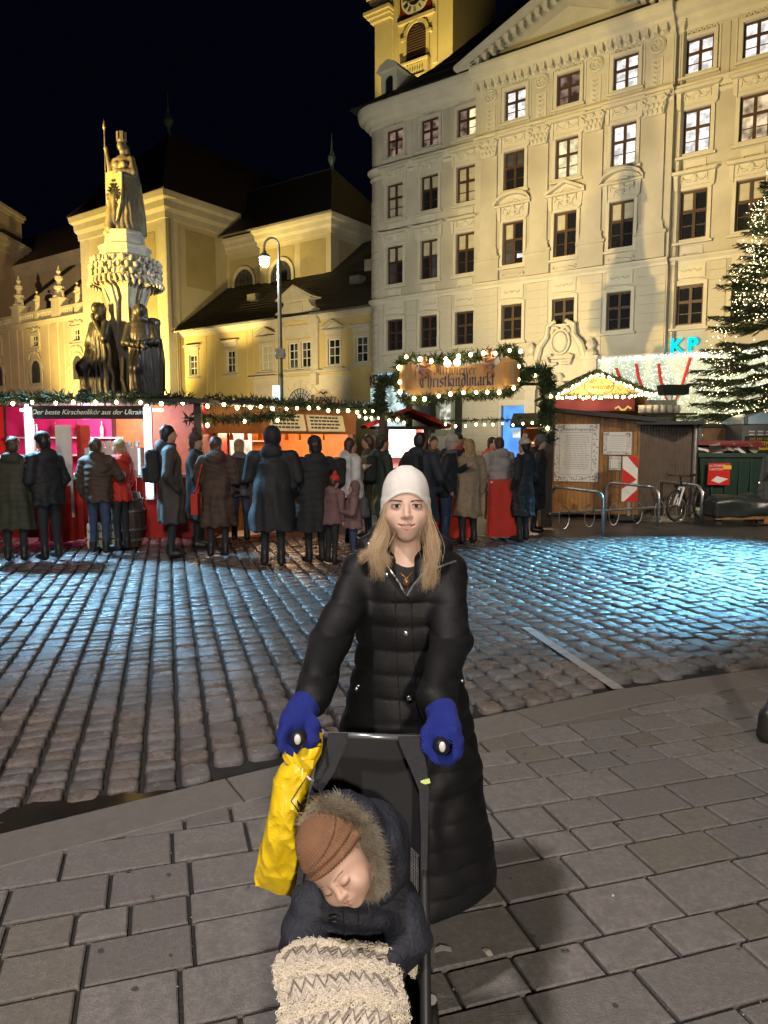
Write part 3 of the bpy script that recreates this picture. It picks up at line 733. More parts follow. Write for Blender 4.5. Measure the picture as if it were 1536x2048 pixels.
e = [(-13.2, -.9, 23.25), (1.5, -.9, 23.25), (1.5, 30, 23.25), (-13.2, 30, 23.25)]; a1, a2 = (-6.2, 6.0, 31.6), (-6.2, 30, 31.6)
mb.add(e + [a1, a2], [(0, 1, 4), (1, 2, 5, 4), (3, 0, 4, 5)]); mb.build('roof', MATS['roof_brown'], ch)
mb = MB(); mb.lathe([(.35, 0), (.2, .5), (.16, 1), (.42, 1.25), (.5, 1.6), (.3, 2), (.12, 2.3), (.16, 2.6), (.06, 3), (.02, 4.4)], 10, (-6.2, 6.0, 31.3)); mb.build('roof_finial', MATS['copper'], ch)
mb = MB()
for a, b in ((e[0], a1), (e[1], a1), (a1, a2)): mb.tube([a, b], .11, 5)
mb.build('ridge_tiles', MATS['roof_brown'], ch)
# downpipe between church and monastery
mb = MB(); mb.tube([(1.15, .5, 0), (1.15, .5, 11.2), (.85, .3, 11.8), (.85, .2, 21)], .09, 8); mb.build('downpipe', M('zinc', (.22, .21, .18), .5, .5), ch)

# chancel block behind the low roof
P2X, P2Y = -15.7187, 71.509
cc = grid_root('chancel', 'lower church chancel with two arched windows and a steep dark hipped roof', 'church', P2X, P2Y)
mb = MB(); mb.box(-.2, 5.4, .35, 12, 0, 20.0); mb.box(5.35, 13.8, 0, 12, 0, 20.0); mb.build('wall', MATS['plaster_church'], cc)
cornice(5.35, 13.8, 20.8, .6, 1.5, 0, 'stone_trim', cc, 3, 11.5); cornice(-.2, 5.2, 20.7, .55, 1.3, .35, 'stone_trim', cc, name='cornice')
mb = MB()
for a, b in ((6.2, 9.6), (10.3, 13.2)): mb.box(a, b, -.03, .1, 12, 18.9)
mb.box(.9, 4.9, .32, .4, 12, 18.7); mb.box(13.75, 13.83, 1, 11, 12, 18.9); mb.build('field', MATS['plaster_field'], cc)
for x, y in ((2.95, .3), (8.1, -.05)):
    o1 = arch_pts(3.1, 5.2, 16, 0, 0); o2 = arch_pts(2.5, 4.9, 16, 0, 0)
    mb = MB(); frame_ring(mb, o1, o2, -.12, .1); w = mb.build('window', MATS['stone_trim'], cc, loc=(x, y, 12.8))
    mb = MB(); mb.prism(o2, -.02, .02); mb.build('pane', MATS['glass_grey'], w)
    mb = MB()
    for q in range(-2, 3): mb.box(q * .5 - .02, q * .5 + .02, -.06, -.03, 0, 4.9 - abs(q) * .25)
    for q in range(1, 9): mb.box(-1.2, 1.2, -.06, -.03, q * .55, q * .55 + .03)
    mb.tube([(.35 * math.cos(k * R(30)), -.05, 4 + .35 * math.sin(k * R(30))) for k in range(13)], .03, 4); mb.build('glazing_bar', MATS['lead_bars'], w)
mb = MB()
e = [(-.9, -.7, 20.75), (14.5, -.7, 20.75), (14.5, 12.7, 20.75), (-.9, 12.7, 20.75)]; a1, a0 = (9.0, 6.0, 27.2), (-4, 6.0, 27.2)
mb.add(e + [a1, a0, (9.0, 6.5, 27.2)], [(0, 1, 4, 5), (1, 2, 6, 4), (2, 3, 5, 4)]); mb.build('roof', MATS['roof_tile'], cc)
mb = MB(); mb.lathe([(.25, 0), (.15, .4), (.34, .9), (.38, 1.2), (.2, 1.5), (.08, 2), (.02, 3.4)], 10, (9.0, 6.0, 27.0)); mb.build('roof_finial', MATS['copper'], cc)
mb = MB(); mb.tube([e[1], a1], .09, 5); mb.tube([a0, a1], .09, 5); mb.build('ridge_tiles', MATS['copper'], cc)
mb = MB(); mb.tube([(-.9, -.75, 20.75), (14.55, -.75, 20.75)], .11, 6); mb.build('gutter', MATS['zinc'], cc)

# long nave with the aisle, balustrade, buttresses and roof statues on its left
nv = grid_root('aisle', 'pinkish church aisle with arched windows and a roof balustrade at the far left', 'church', KX, KY)
mb = MB(); wall_holes(mb, -46, -12.0, 0, 14.0, [(x - .72, x + .72, 11.75, 13.0) for x in (-14.55, -22.5, -30.5)], .5, .4); mb.box(-46, -12, .5, .9, 13.98, 14.3)
mb.build('wall', MATS['plaster_pink'], nv)
cornice(-46, -12.2, 14.35, .35, .5, .5, 'stone_trim', nv)
mb = MB()
for x in (-18.5, -26.6): mb.box(x - .55, x + .55, .38, .6, 0, 13.85)
for x in (-17.1, -20.0, -25.2, -28.1): mb.box(x - .25, x + .25, .44, .6, 0, 13.85)
mb.build('pilaster', MATS['plaster_pink'], nv)
for x in (-14.55, -22.5, -30.5):
    wd = simple_window(nv, x, 11.75, 1.44, 1.25, .7, 'frame_white', 'glass_dark', 3, (.5,), .09)
    mb = MB(); frame_ring(mb, rect_pts(2.0, 1.8, 0, -.28), rect_pts(1.42, 1.24), -.32, -.1); mb.box(-1.1, 1.1, -.45, -.15, -.4, -.25)
    for s in (-1, 1): mb.tube([(s * .95, -.35, 1.5), (s * 1.2, -.38, 1.75), (s * .9, -.4, 1.95), (s * .45, -.38, 1.75)], .07, 5); mb.tube([(s * .9, -.3, -.4), (s * .5, -.34, -.62), (0, -.32, -.5)], .07, 5)
    mb.ell((0, -.35, 1.85), (.3, .12, .25), 8, 6); mb.build('surround', MATS['stone_trim'], wd)
    a = arch_pts(1.9, 2.4, 16); b = arch_pts(2.5, 2.75, 16, 0, -.05)
    mb = MB(); frame_ring(mb, b, a, -.14, .2); w = mb.build('window', MATS['stone_trim'], nv, loc=(x, .5, 7.9))
    mb = MB(); mb.prism(a, -.04, .02); mb.build('pane', MATS['glass_grey'], w)
    mb = MB()
    for q in (-.45, 0, .45): mb.box(q - .025, q + .025, -.09, -.04, 0, 2.2)
    for q in (.55, 1.1, 1.65): mb.box(-.9, .9, -.09, -.04, q, q + .04)
    mb.build('glazing_bar', MATS['lead_bars'], w)
    mb = MB(); mb.box(-1.4, 1.4, -.2, .1, -1.0, -.85); mb.box(-1.3, 1.3, -.16, .1, -.25, -.1)
    for s in (-1, 1):
        mb.box(s * 1.15 - .12, s * 1.15 + .12, -.2, .1, -2.2, -.85); mb.tube([(s * 1.25, -.16, 1.4), (s * 1.55, -.2, 1.0), (s * 1.4, -.18, .5), (s * 1.45, -.18, 0)], .09, 5)
        mb.tube([(s * 1.1, -.2, 2.5), (s * .8, -.22, 3.1), (s * .3, -.2, 3.3), (0, -.2, 3.1)], .09, 5)
    for q in range(-3, 4): mb.tube([(q * .32 - .14, -.16, -.4), (q * .32, -.2, -.62), (q * .32 + .14, -.16, -.4)], .05, 4)
    mb.box(-1.2, 1.2, -.12, .1, -.85, -.3); mb.build('surround', MATS['stone_trim'], w)
# balustrade
mb = MB(); mb.box(-46, -12.2, .42, .85, 14.35, 14.55); mb.box(-46, -12.2, .38, .9, 15.25, 15.45); mb.build('balustrade_rail', MATS['stone_trim'], nv)
bal = MB(); bal.lathe([(.11, 0), (.08, .08), (.14, .28), (.07, .5), (.11, .68), (.11, .72)], 8); bal = bal.mesh('baluster', MATS['stone_trim'], True)
x = -12.6
while x > -32:
    if not any(abs(x - q) < .75 for q in (-18.0, -26.0, -14.4, -22.0, -30.2)): link('baluster', bal, nv, loc=(x, .64, 14.54))
    x -= .36
for q in (-14.4, -22.0, -30.2): mb = MB(); mb.box(q - .32, q + .32, .4, .88, 14.36, 15.46); mb.build('balustrade_pier', MATS['stone_trim'], nv)
for q in (-18.0, -26.0):
    mb = MB(); mb.box(q - .75, q + .75, .3, 1.4, 14.3, 16.2); mb.box(q - .9, q + .9, .2, 1.5, 16.2, 16.4)
    mb.lathe([(.62, 0), (.7, .2), (.4, .35), (.3, .8), (.55, 1.0), (.55, 1.2), (.3, 1.35), (.22, 1.7), (.42, 1.95), (.42, 2.2), (.16, 2.5), (.26, 2.75), (.12, 3.0), (.04, 3.3)], 10, (q, .85, 16.4))
    mb.tube([(q - .8, .8, 16.45), (q - .65, .8, 17.1), (q - .3, .8, 17.3)], .12, 5); mb.tube([(q + .8, .8, 16.45), (q + .65, .8, 17.1), (q + .3, .8, 17.3)], .12, 5)
    mb.build('finial_pier', MATS['stone_trim'], nv)
    mb = MB()      # raking buttress up to the nave wall
    mb.add([(q - .5, .9, 16.3), (q + .5, .9, 16.3), (q + .5, 7.5, 22.0), (q - .5, 7.5, 22.0), (q - .5, .9, 13.8), (q + .5, .9, 13.8), (q + .5, 7.5, 13.8), (q - .5, 7.5, 13.8)], [(0, 1, 2, 3), (0, 3, 7, 4), (1, 5, 6, 2), (0, 4, 5, 1)])
    mb.build('buttress', MATS['plaster_church'], nv)
    mb = MB(); mb.add([(q - .7, .8, 16.4), (q + .7, .8, 16.4), (q + .7, 7.5, 22.2), (q - .7, 7.5, 22.2), (q - .7, .8, 16.3), (q + .7, .8, 16.3), (q + .7, 7.5, 22.1), (q - .7, 7.5, 22.1)], [(0, 1, 2, 3), (7, 6, 5, 4), (0, 4, 5, 1), (1, 5, 6, 2), (0, 3, 7, 4)]); mb.build('buttress_roof', MATS['roof_tile'], nv)
mb = MB(); mb.box(-60, -12.2, 7.5, 8, 0, 23.0); mb.build('nave_wall', MATS['plaster_pink'], nv)
cornice(-60, -12.2, 23.6, .6, 1.6, 7.5, 'stone_trim', nv)
mb = MB(); mb.add([(-60, 6.8, 23.6), (-12.2, 6.8, 23.6), (-12.2, 16, 31.0), (-60, 16, 31.0)], [(0, 1, 2, 3)]); mb.build('roof', MATS['roof_brown'], nv)
mb = MB(); mb.add([(-46, .9, 14.3), (-12, .9, 14.3), (-12, 7.5, 15.2), (-46, 7.5, 15.2)], [(0, 1, 2, 3)]); mb.build('aisle_roof', MATS['roof_tile'], nv)
# roof statues stand on the balustrade piers
def small_statue(k):
    pr = [LO([(0, 0, 0, .26, .2), (.6, 0, 0, .22, .17), (1.1, .03, 0, .24, .17), (1.45, .02, 0, .26, .15), (1.6, 0, 0, .12, .1)], .05), EL((.02, -.02, 1.83), (.11, .12, .14), None, .05),
          C((-.24, 0, 1.42), (-.3, -.1, 1.05), .075, .06, .04), C((-.3, -.1, 1.05), (-.05 + .2 * k, -.22, 1.15), .06, .05, .04), C((.25, 0, 1.42), (.33, -.02, 1.0), .075, .06, .04), C((.33, -.02, 1.0), (.2, -.2, .85), .06, .05, .04)]
    return sdf('stone_saint', pr, .035, MATS['stone_trim'], lambda x, y, z: .02 * np.sin(np.arctan2(y, x) * 9 + z * 2) * (z < 1.4), 'mesh')
for i, q in enumerate((-14.4, -22.0)):
    p = Matrix.Translation((KX, KY, 0)) @ Matrix.Rotation(GA, 4, 'Z') @ Vector((q, .64, 15.46))
    tag(link('stone_saint', small_statue(i), loc=p, rot=(0, 0, GA + .2), scale=(1.1, 1.1, 1.1)), ['stone saint on the balustrade, the one nearer the tall church block', 'stone saint on the balustrade, the one farther left'][i], 'statue', 'saints on the aisle balustrade')
# west tower at the frame's edge
wt = thing('church_tower', 'corner pier of the west tower with stacked cornices at the left edge', 'tower', (-49.4, 90, -.27), 0); wt.scale = (1.154,) * 3
mb = MB(); mb.box(-6, 2.2, 0, 6, 0, 25.8); mb.build('wall', MATS['plaster_pink'], wt)
mb = MB()
for z, o, h in ((21.8, .35, .5), (22.3, .75, .5), (22.8, 1.0, .35), (25.9, .3, .3), (26.2, .55, .35), (26.55, .2, .3)): mb.box(-6, 2.2 + o, -o, 6, z, z + h)
mb.build('cornice', MATS['stone_trim'], wt)
mb = MB(); mb.box(1.0, 2.0, .3, 1.3, 26.85, 27.3); mb.lathe([(.55, 0), (.42, .3), (.3, .5), (.34, .9), (.16, 2.2), (.03, 3.0)], 8, (1.5, .8, 27.3)); mb.build('pinnacle', MATS['stone_trim'], wt)
mb = MB(); mb.tube([(-.6, -.1, 24.6), (0, -.15, 25.1), (.5, -.15, 24.8), (.6, -.15, 24.3), (.2, -.15, 24.0), (-.1, -.15, 24.4)], .16, 6); mb.box(1.5, 2.35, -.15, .2, 23.2, 25.9); mb.build('volute', MATS['stone_trim'], wt)
mb = MB(); mb.lathe([(3.4, 26.8), (3.2, 28), (2, 29.2), (0, 29.6)], 12, (-2.6, 3.5, 0)); mb.build('dome', MATS['copper'], wt)

# low yellow monastery wing
LX, LY = -1.2279, 54.0
L0 = at(735, 880, 54)
lw = grid_root('monastery_wing', 'long low yellow building with dark tiled roof and small gable between church and palace', 'building', L0.x, L0.y)
LW = [(-19.3, 1.05, 7.45, 1.8, 'flat'), (-14.45, 1.05, 7.45, 1.85, 'flat'), (-10.2, 1.3, 7.38, 2.05, 'tri'), (-7.32, 1.02, 7.4, 2.0, ''), (-5.98, 1.02, 7.4, 2.0, ''), (-3.15, 1.15, 7.42, 1.95, 'tri'), (-.5, 1.1, 7.45, 1.9, 'flat')]
holes = [(x - w / 2, x + w / 2, z, z + h) for x, w, z, h, k in LW]
mb = MB(); wall_holes(mb, -22.2, 6, 0, 11.0, holes, 0, .22); mb.build('wall', MATS['plaster_yellow'], lw)
cornice(-22.2, -8.7, 11.35, .35, .5, 0, 'stone_trim', lw); cornice(-5.2, 6, 11.35, .35, .5, 0, 'stone_trim', lw)
for i, (x, w, z, h, kind) in enumerate(LW):
    wd = simple_window(lw, x, z, w, h, .13, 'frame_white', ['curtain'] if i == 2 else ['glass_dark', 'glass_dark', 'glass_grey'] if i > 2 else ['glass_grey', 'glass_dark'], 2, (.36, .68), .06)
    mb = MB(); frame_ring(mb, rect_pts(w + .42, h + .42, 0, -.2), rect_pts(w, h), -.19, -.09); mb.box(-w / 2 - .4, w / 2 + .4, -.36, -.1, -.32, -.19); mb.build('surround', MATS['stone_trim'], wd)
    if kind == 'flat':
        mb = MB(); mb.box(-w / 2 - .25, w / 2 + .25, -.25, -.12, h + .3, h + .62); mb.prism([(-w / 2 - .3, h + .62), (w / 2 + .3, h + .62), (w / 2 + .5, h + .84), (-w / 2 - .5, h + .84)], -.45, -.1); mb.build('hood', MATS['stone_trim'], wd)
    if kind == 'tri':
        mb = MB(); mb.box(-w / 2 - .25, w / 2 + .25, -.25, -.12, h + .3, h + .6); a = w / 2 + .5
        mb.box(-a, a, -.4, -.1, h + .6, h + .7)
        for s in (-1, 1): mb.prism([(s * a, h + .72), (0, h + 1.22), (0, h + 1.38), (s * (a + .05), h + .86)], -.45, -.1)
        mb.prism([(-a + .1, h + .72), (a - .1, h + .72), (0, h + 1.2)], -.2, -.1); mb.build('hood', MATS['stone_trim'], wd)
mb = MB()      # centre bay: pilasters, panel, gable, ledge
for x in (-8.75, -4.95): mb.box(x - .35, x + .35, -.22, .05, 6.9, 10.6); mb.box(x - .5, x + .5, -.36, .05, 10.6, 11.0)
mb.box(-8.4, -5.3, -.08, .05, 9.75, 10.7); mb.box(-9.3, -4.5, -.42, .05, 10.98, 11.38); mb.box(-6.72, -6.6, -.1, .05, 7.4, 9.4)
mb.build('centre_bay', MATS['stone_trim'], lw)
mb = MB(); mb.box(-8.1, -5.5, -.2, .6, 11.36, 12.6); mb.prism([(-8.5, 12.6), (-5.1, 12.6), (-6.8, 13.5)], -.4, .6)
mb.prism([(-8.62, 12.62), (-6.8, 13.5), (-6.8, 13.72), (-8.75, 12.7)], -.55, .6); mb.prism([(-4.98, 12.62), (-6.8, 13.5), (-6.8, 13.72), (-4.85, 12.7)], -.55, .6)
for s in (-1, 1): mb.prism([(-6.8 + s * 1.3, 11.36), (-6.8 + s * 2.5, 11.36), (-6.8 + s * 2.3, 11.75), (-6.8 + s * 1.6, 12.0), (-6.8 + s * 1.3, 12.4)], -.18, .5)
mb.box(-7.5, -6.1, -.26, -.15, 11.6, 12.4); mb.build('gable', MATS['stone_trim'], lw)
mb = MB(); mb.box(-12.2, -8.9, -.3, .02, 6.75, 6.95); mb.box(-8.9, -1.5, -.32, .02, 6.9, 7.1); mb.box(-11.8, -1.7, -.07, .02, 0, 6.75)
for s in (-8.6, -4.9): mb.box(s - .3, s + .3, -.45, 0, 6.0, 6.9)
mb.build('ledge', MATS['stone_trim'], lw)
mb = MB()
for k in range(9):      # voussoirs around the fan light
    q = R(10 + 20 * k); q2 = R(28 + 20 * k)
    mb.prism([(-6.5 + r * math.cos(t), 4.3 + r * math.sin(t)) for r, t in ((1.55, q), (1.55, q2), (2.1, q2), (2.1, q))], -.13, -.06)
mb.build('voussoir', MATS['stone_trim'], lw)
a = arch_pts(2.8, 5.8, 18, -6.5, 0)
mb = MB(); frame_ring(mb, arch_pts(3.1, 5.95, 18, -6.5, 0), a, -.2, -.05); mb.build('gate_frame', MATS['stone_trim'], lw)
mb = MB(); mb.prism(a, -.085, -.06); mb.build('gate', M('fanlight_glow', (.05, .05, .05), .4, emit=(1, .8, .5), es=.35), lw)
mb = MB()
for k in range(13): q = R(15 * k); mb.tube([(-6.5 + .3 * math.cos(q), -.11, 4.4 + .3 * math.sin(q)), (-6.5 + 1.4 * math.cos(q), -.11, 4.4 + 1.4 * math.sin(q))], .03, 4)
for r in (.3, .65, 1.0, 1.38): mb.tube([(-6.5 + r * math.cos(R(10 * k)), -.11, 4.4 + r * math.sin(R(10 * k))) for k in range(19)], .03, 4)
mb.box(-6.56, -6.44, -.15, -.1, 3.9, 5.3); mb.box(-6.8, -6.2, -.15, -.1, 4.85, 4.95); mb.box(-7.9, -5.1, -.2, -.09, 0, 4.2); mb.build('fan_grille', MATS['lead_bars'], lw)
for x in (-14.4, -19.4):
    mb = MB(); mb.box(x - .6, x + .6, -.2, 0, 4.9, 5.05); mb.lathe([(.35, 0), (.3, .25), (.1, .4)], 8, (x, -.05, 5.05)); mb.build('niche_hood', MATS['stone_trim'], lw)
mb = MB()
for x in (-17.6, -16.6, -12.6, -11.9): mb.box(x - .12, x + .12, -.05, 0, 0, 10.7)
mb.build('lesene', MATS['plaster_yellow'], lw)
# roof: courses of tiles laid one over the other, front slope
mb = MB(); ny = 26
for i in range(ny):
    y0 = -.55 + i * .42; z0 = 11.3 + (y0 + .55) * .74
    mb.add([(-22.4, y0, z0 + .06), (8, y0, z0 + .06), (8, y0 + .44, z0 + .34), (-22.4, y0 + .44, z0 + .34), (-22.4, y0, z0), (8, y0, z0)], [(0, 1, 2, 3), (4, 5, 1, 0)])
mb.build('roof', MATS['roof_tile'], lw)
mb = MB(); mb.lathe([(.1, -22.5), (.1, -8.8)], 8, T=Matrix.Translation((0, -.62, 11.33)) @ Matrix.Rotation(R(90), 4, 'Y')); mb.lathe([(.1, -5), (.1, 8)], 8, T=Matrix.Translation((0, -.62, 11.33)) @ Matrix.Rotation(R(90), 4, 'Y')); mb.build('gutter', MATS['zinc'], lw)
mb = MB(); mb.box(-3.9, -2.1, 4.8, 6.0, 13.2, 16.2); mb.build('chimney', MATS['plaster_church'], lw)
mb = MB(); mb.lathe([(.2, 16.2), (.2, 17.4), (.28, 17.4), (.28, 17.65), (.1, 17.7)], 8, (-2.9, 5.4, 0)); mb.build('flue', MATS['lead_bars'], lw)
def dormer(p, x, y, z, w, h):
    mb = MB(); frame_ring(mb, rect_pts(w, h), rect_pts(w * .55, h * .72, 0, h * .1), -.1, .05); mb.box(-w / 2, -w / 2 + .1, 0, 2.2, 0, h); mb.box(w / 2 - .1, w / 2, 0, 2.2, 0, h)
    mb.prism([(-w * .65, h), (w * .65, h), (0, h + w * .42)], -.2, 2.4); d = mb.build('dormer', MATS['stone_trim'], p, loc=(x, y, z))
    mb = MB(); mb.box(-w * .3, w * .3, .03, .06, h * .08, h * .84); mb.build('pane', MATS['glass_dark'], d)
dormer(lw, -.9, 3.2, 13.9, .95, 1.15)
mb = MB()
for x, y in ((-14.2, 2.2), (-3.2, 2.6)): mb.box(x - .5, x + .5, y, y + .8, 13.0 + y * .35, 13.2 + y * .5)
mb.build('roof_window', MATS['zinc'], lw)
# ------------------------------------------------------------------ the palace with its bell tower behind
M('palace_wall', (.48, .445, .375), .82, var=.16, scale=.55, bump=.12, bscale=25, tint=(.36, .325, .265))
M('palace_trim', (.52, .485, .41), .8, var=.09, scale=1.2, bump=.15, bscale=25)
M('frame_brown', (.055, .026, .016), .45, var=.2)
LIT = [glow('window_warm', (1, .75, .46), .8, .75, 2.2, 'NONE'), glow('window_white', (1, .96, .9), 1.25, .5, 2.6, 'NONE'), glow('window_yellow', (1, .86, .5), 1.1, .5, 2.4, 'NONE')]
glow('window_dim', (.75, .5, .38), .3, .8, 2.0, 'NONE')
PX, PY = -1.1324, 50.0
pal = grid_root('palace', 'large baroque palace with five floors, pediment and rounded corner, floodlit cream', 'building', PX, PY)
UC = [2.30, 4.93, 7.53, 10.9, 14.05, 17.15, 20.65, 23.25, 26.1, 28.9]
FL = [(7.62, 2.0), (11.9, 2.4), (16.1, 2.12), (19.93, 1.66)]
WW = 1.3
RIS = (8.35, 19.6, -.4)
def yb(u): return RIS[2] if RIS[0] < u < RIS[1] else 0.0
CX = .95
secs = [(CX, RIS[0], 0), (RIS[0], RIS[1], RIS[2]), (RIS[1], 31, 0)]
door_holes = [(3.9, 6.85, 2.3, 4.65), (10.35, 11.95, .2, 3.75), (12.9, 15.2, 0, 4.6)]
mb = MB()
for a, b, y in secs:
    hs = [(u - WW / 2, u + WW / 2, z, z + h) for u in UC if a < u < b for z, h in FL] + [d for d in door_holes if a < d[0] < b]
    wall_holes(mb, a, b, 0, 23.2, hs, y, .3)
for x in RIS[:2]: mb.add([(x, RIS[2], 0), (x, .001, 0), (x, .001, 23.2), (x, RIS[2], 23.2)], [(0, 1, 2, 3)])
rc = 1.05      # rounded corner
arc = [((CX - rc * math.sin(R(q)), rc - rc * math.cos(R(q))), (-math.sin(R(q)), -math.cos(R(q)))) for q in range(0, 91, 10)]
for (p, _), (q, _) in zip(arc, arc[1:]): mb.add([(p[0], p[1], 0), (q[0], q[1], 0), (q[0], q[1], 23.2), (p[0], p[1], 23.2)], [(0, 1, 2, 3)])
mb.add([(CX - rc, rc, 0), (CX - rc, 22, 0), (CX - rc, 22, 23.2), (CX - rc, rc, 23.2)], [(0, 1, 2, 3)])
mb.build('wall', MATS['palace_wall'], pal)
def ppath(off=0): return [((31, off), (0, -1)), ((RIS[1], off), (0, -1)), ((RIS[1], RIS[2] + off), (0, -1)), ((RIS[0], RIS[2] + off), (0, -1)), ((RIS[0], off), (0, -1)), *[((p[0], p[1] + off), n) for p, n in arc], ((CX - rc, 22), (-1, 0))]
def moulding(name, z, h, out, mat='palace_trim'):
    prof = [(0, z - h), (out * .3, z - h), (out * .35, z - h * .6), (out * .8, z - h * .35), (out, z - h * .2), (out, z), (0, z + .02)]
    mb = MB(); mb.sweep(prof, ppath()); return mb.build(name, MATS[mat], pal)
moulding('string_course', 11.05, .35, .28); moulding('string_course', 19.4, .4, .3); moulding('string_course', 18.9, .18, .12); moulding('plinth_course', 6.3, .3, .25)
mb = MB(); mb.sweep([(0, 21.9), (.18, 21.95), (.22, 22.15), (.5, 22.3), (.55, 22.5), (.85, 22.62), (.95, 22.95), (.95, 23.1), (.1, 23.25), (0, 23.25)], ppath()); mb.build('cornice', MATS['palace_trim'], pal)
# modillions under the pediment
modi = MB(); modi.box(-.11, .11, -.42, 0, -.34, 0); modi = modi.mesh('modillion', MATS['palace_trim'])
x = 8.6
while x < 19.5: link('modillion', modi, pal, loc=(x, RIS[2] - .17, 22.28)); x += .46
# pediment
AP = (13.95, 25.95); y0 = RIS[2]
mb = MB(); mb.prism([(7.6, 23.25), (20.3, 23.25), (AP[0], AP[1] - .1)], y0 - .02, 3); mb.build('tympanum', MATS['palace_wall'], pal)
mb = MB(); mb.prism([(10.2, 23.45), (17.7, 23.45), (AP[0], 25.0)], y0 - .06, y0); mb.build('tympanum_panel', MATS['palace_trim'], pal)
for s, xe in ((-1, 7.35), (1, 20.55)):
    mb = MB()
    mb.prism([(xe, 23.2), (AP[0], AP[1]), (AP[0], AP[1] + .28), (xe - .0, 23.42)], y0 - .95, 3)
    mb.prism([(xe + -s * .5, 23.2), (AP[0], AP[1] - .36), (AP[0], AP[1] + .01), (xe, 23.21)], y0 - .45, 3); mb.build('raking_cornice', MATS['palace_trim'], pal)
    n = 13
    for i in range(n):
        t = (i + .8) / n; x = xe + -s * .7 + (AP[0] - xe + s * .7) * t; z = 23.12 + (AP[1] - .32 - 23.12) * t
        link('modillion', modi, pal, loc=(x, y0 - .44, z))
# pilasters with capitals, attic ornaments
cap = MB(); cap.prism([(-.46, 0), (.46, 0), (.62, .75), (.7, .92), (-.7, .92), (-.62, .75)], -.34, .1)
for s in (-1, 1):
    cap.tube([(s * .42, -.36, .55), (s * .62, -.42, .72), (s * .5, -.42, .86), (s * .36, -.38, .74)], .08, 6)
for i in range(4):
    for j in range(2): cap.ell((-.36 + .24 * i + .06 * j, -.38, .16 + .28 * j), (.1, .08, .15), 6, 4)
cap.ell((0, -.42, .78), (.13, .08, .12), 6, 4); cap.box(-.78, .78, -.42, .1, .92, 1.02); cap = cap.mesh('capital', MATS['palace_trim'], False)
att = MB(); att.lathe([(.42, -.04), (.42, .04)], 16, T=Matrix.Translation((0, -.05, 1.35)) @ Matrix.Rotation(R(90), 4, 'X'))
att.tube([(.33 * math.cos(R(24 * k)), -.12, 1.35 + .33 * math.sin(R(24 * k))) for k in range(16)], .055, 5)
for k in range(6): att.ell((.17 * math.cos(R(60 * k)), -.12, 1.35 + .17 * math.sin(R(60 * k))), (.085, .05, .085), 6, 4)
att.box(-.3, .3, -.06, 0, -.55, .75)
for k in range(5): att.tube([(-.14, -.09, .55 - .24 * k), (0, -.12, .42 - .24 * k), (.14, -.09, .55 - .24 * k)], .05, 5)
att.box(-.8, -.72, -.05, 0, -.75, 1.85); att.box(.72, .8, -.05, 0, -.75, 1.85); att = att.mesh('attic_ornament', MATS['palace_trim'])
for x in (9.33, 12.48, 15.55, 18.72):
    mb = MB(); mb.box(-.52, .52, -.16, .02, 12.9, 18.15); mb.box(-.66, .66, -.26, .02, 12.45, 12.62); mb.box(-.6, .6, -.22, .02, 12.62, 12.9); mb.box(-.72, .72, -.24, .02, 11.1, 12.45); mb.box(-.8, .8, -.32, .02, 12.3, 12.45)
    mb.build('pilaster', MATS['palace_wall'], pal, loc=(x, y0, 0))
    link('capital', cap, pal, loc=(x, y0, 18.1)); link('attic_ornament', att, pal, loc=(x, y0, 20.2))
for x in (6.25, 3.6, 22.0, 24.7): 
    mb = MB(); mb.box(x - .04, x + .04, -.06, 0, 19.5, 21.9); mb.build('lesene', MATS['palace_wall'], pal)
# windows
def win_frame(h):
    def f():
        mb = MB(); w = WW; tr = .56
        frame_ring(mb, rect_pts(w, h), rect_pts(w - .2, h - .2, 0, .1), -.06, .06)
        mb.box(-.075, .075, -.07, .06, .1, h - .1); mb.box(-w / 2 + .1, w / 2 - .1, -.065, .06, h * tr, h * tr + .13)
        for s in (-1, 1): mb.box(s * .09, s * (w / 2 - .1), -.03, .03, h * .29, h * .29 + .035)
        return mb.mesh('window', MATS['frame_brown'])
    return cached(('pw', h), f)
def swag(mb, w, z, y, n=2):
    for i in range(n):
        a = -w / 2 + w * i / n; b = a + w / n
        mb.tube([Vector((a + (b - a) * t, y, z - .22 * 4 * t * (1 - t))) for t in (0, .2, .4, .6, .8, 1)], [.03, .05, .07, .07, .05, .03], 5)
    mb.ell((0, y - .02, z - .12), (.16, .09, .2), 8, 6)
    for s in (-1, 1): mb.tube([(s * w / 2, y, z + .06), (s * (w / 2 + .04), y, z - .3)], [.06, .02], 5)
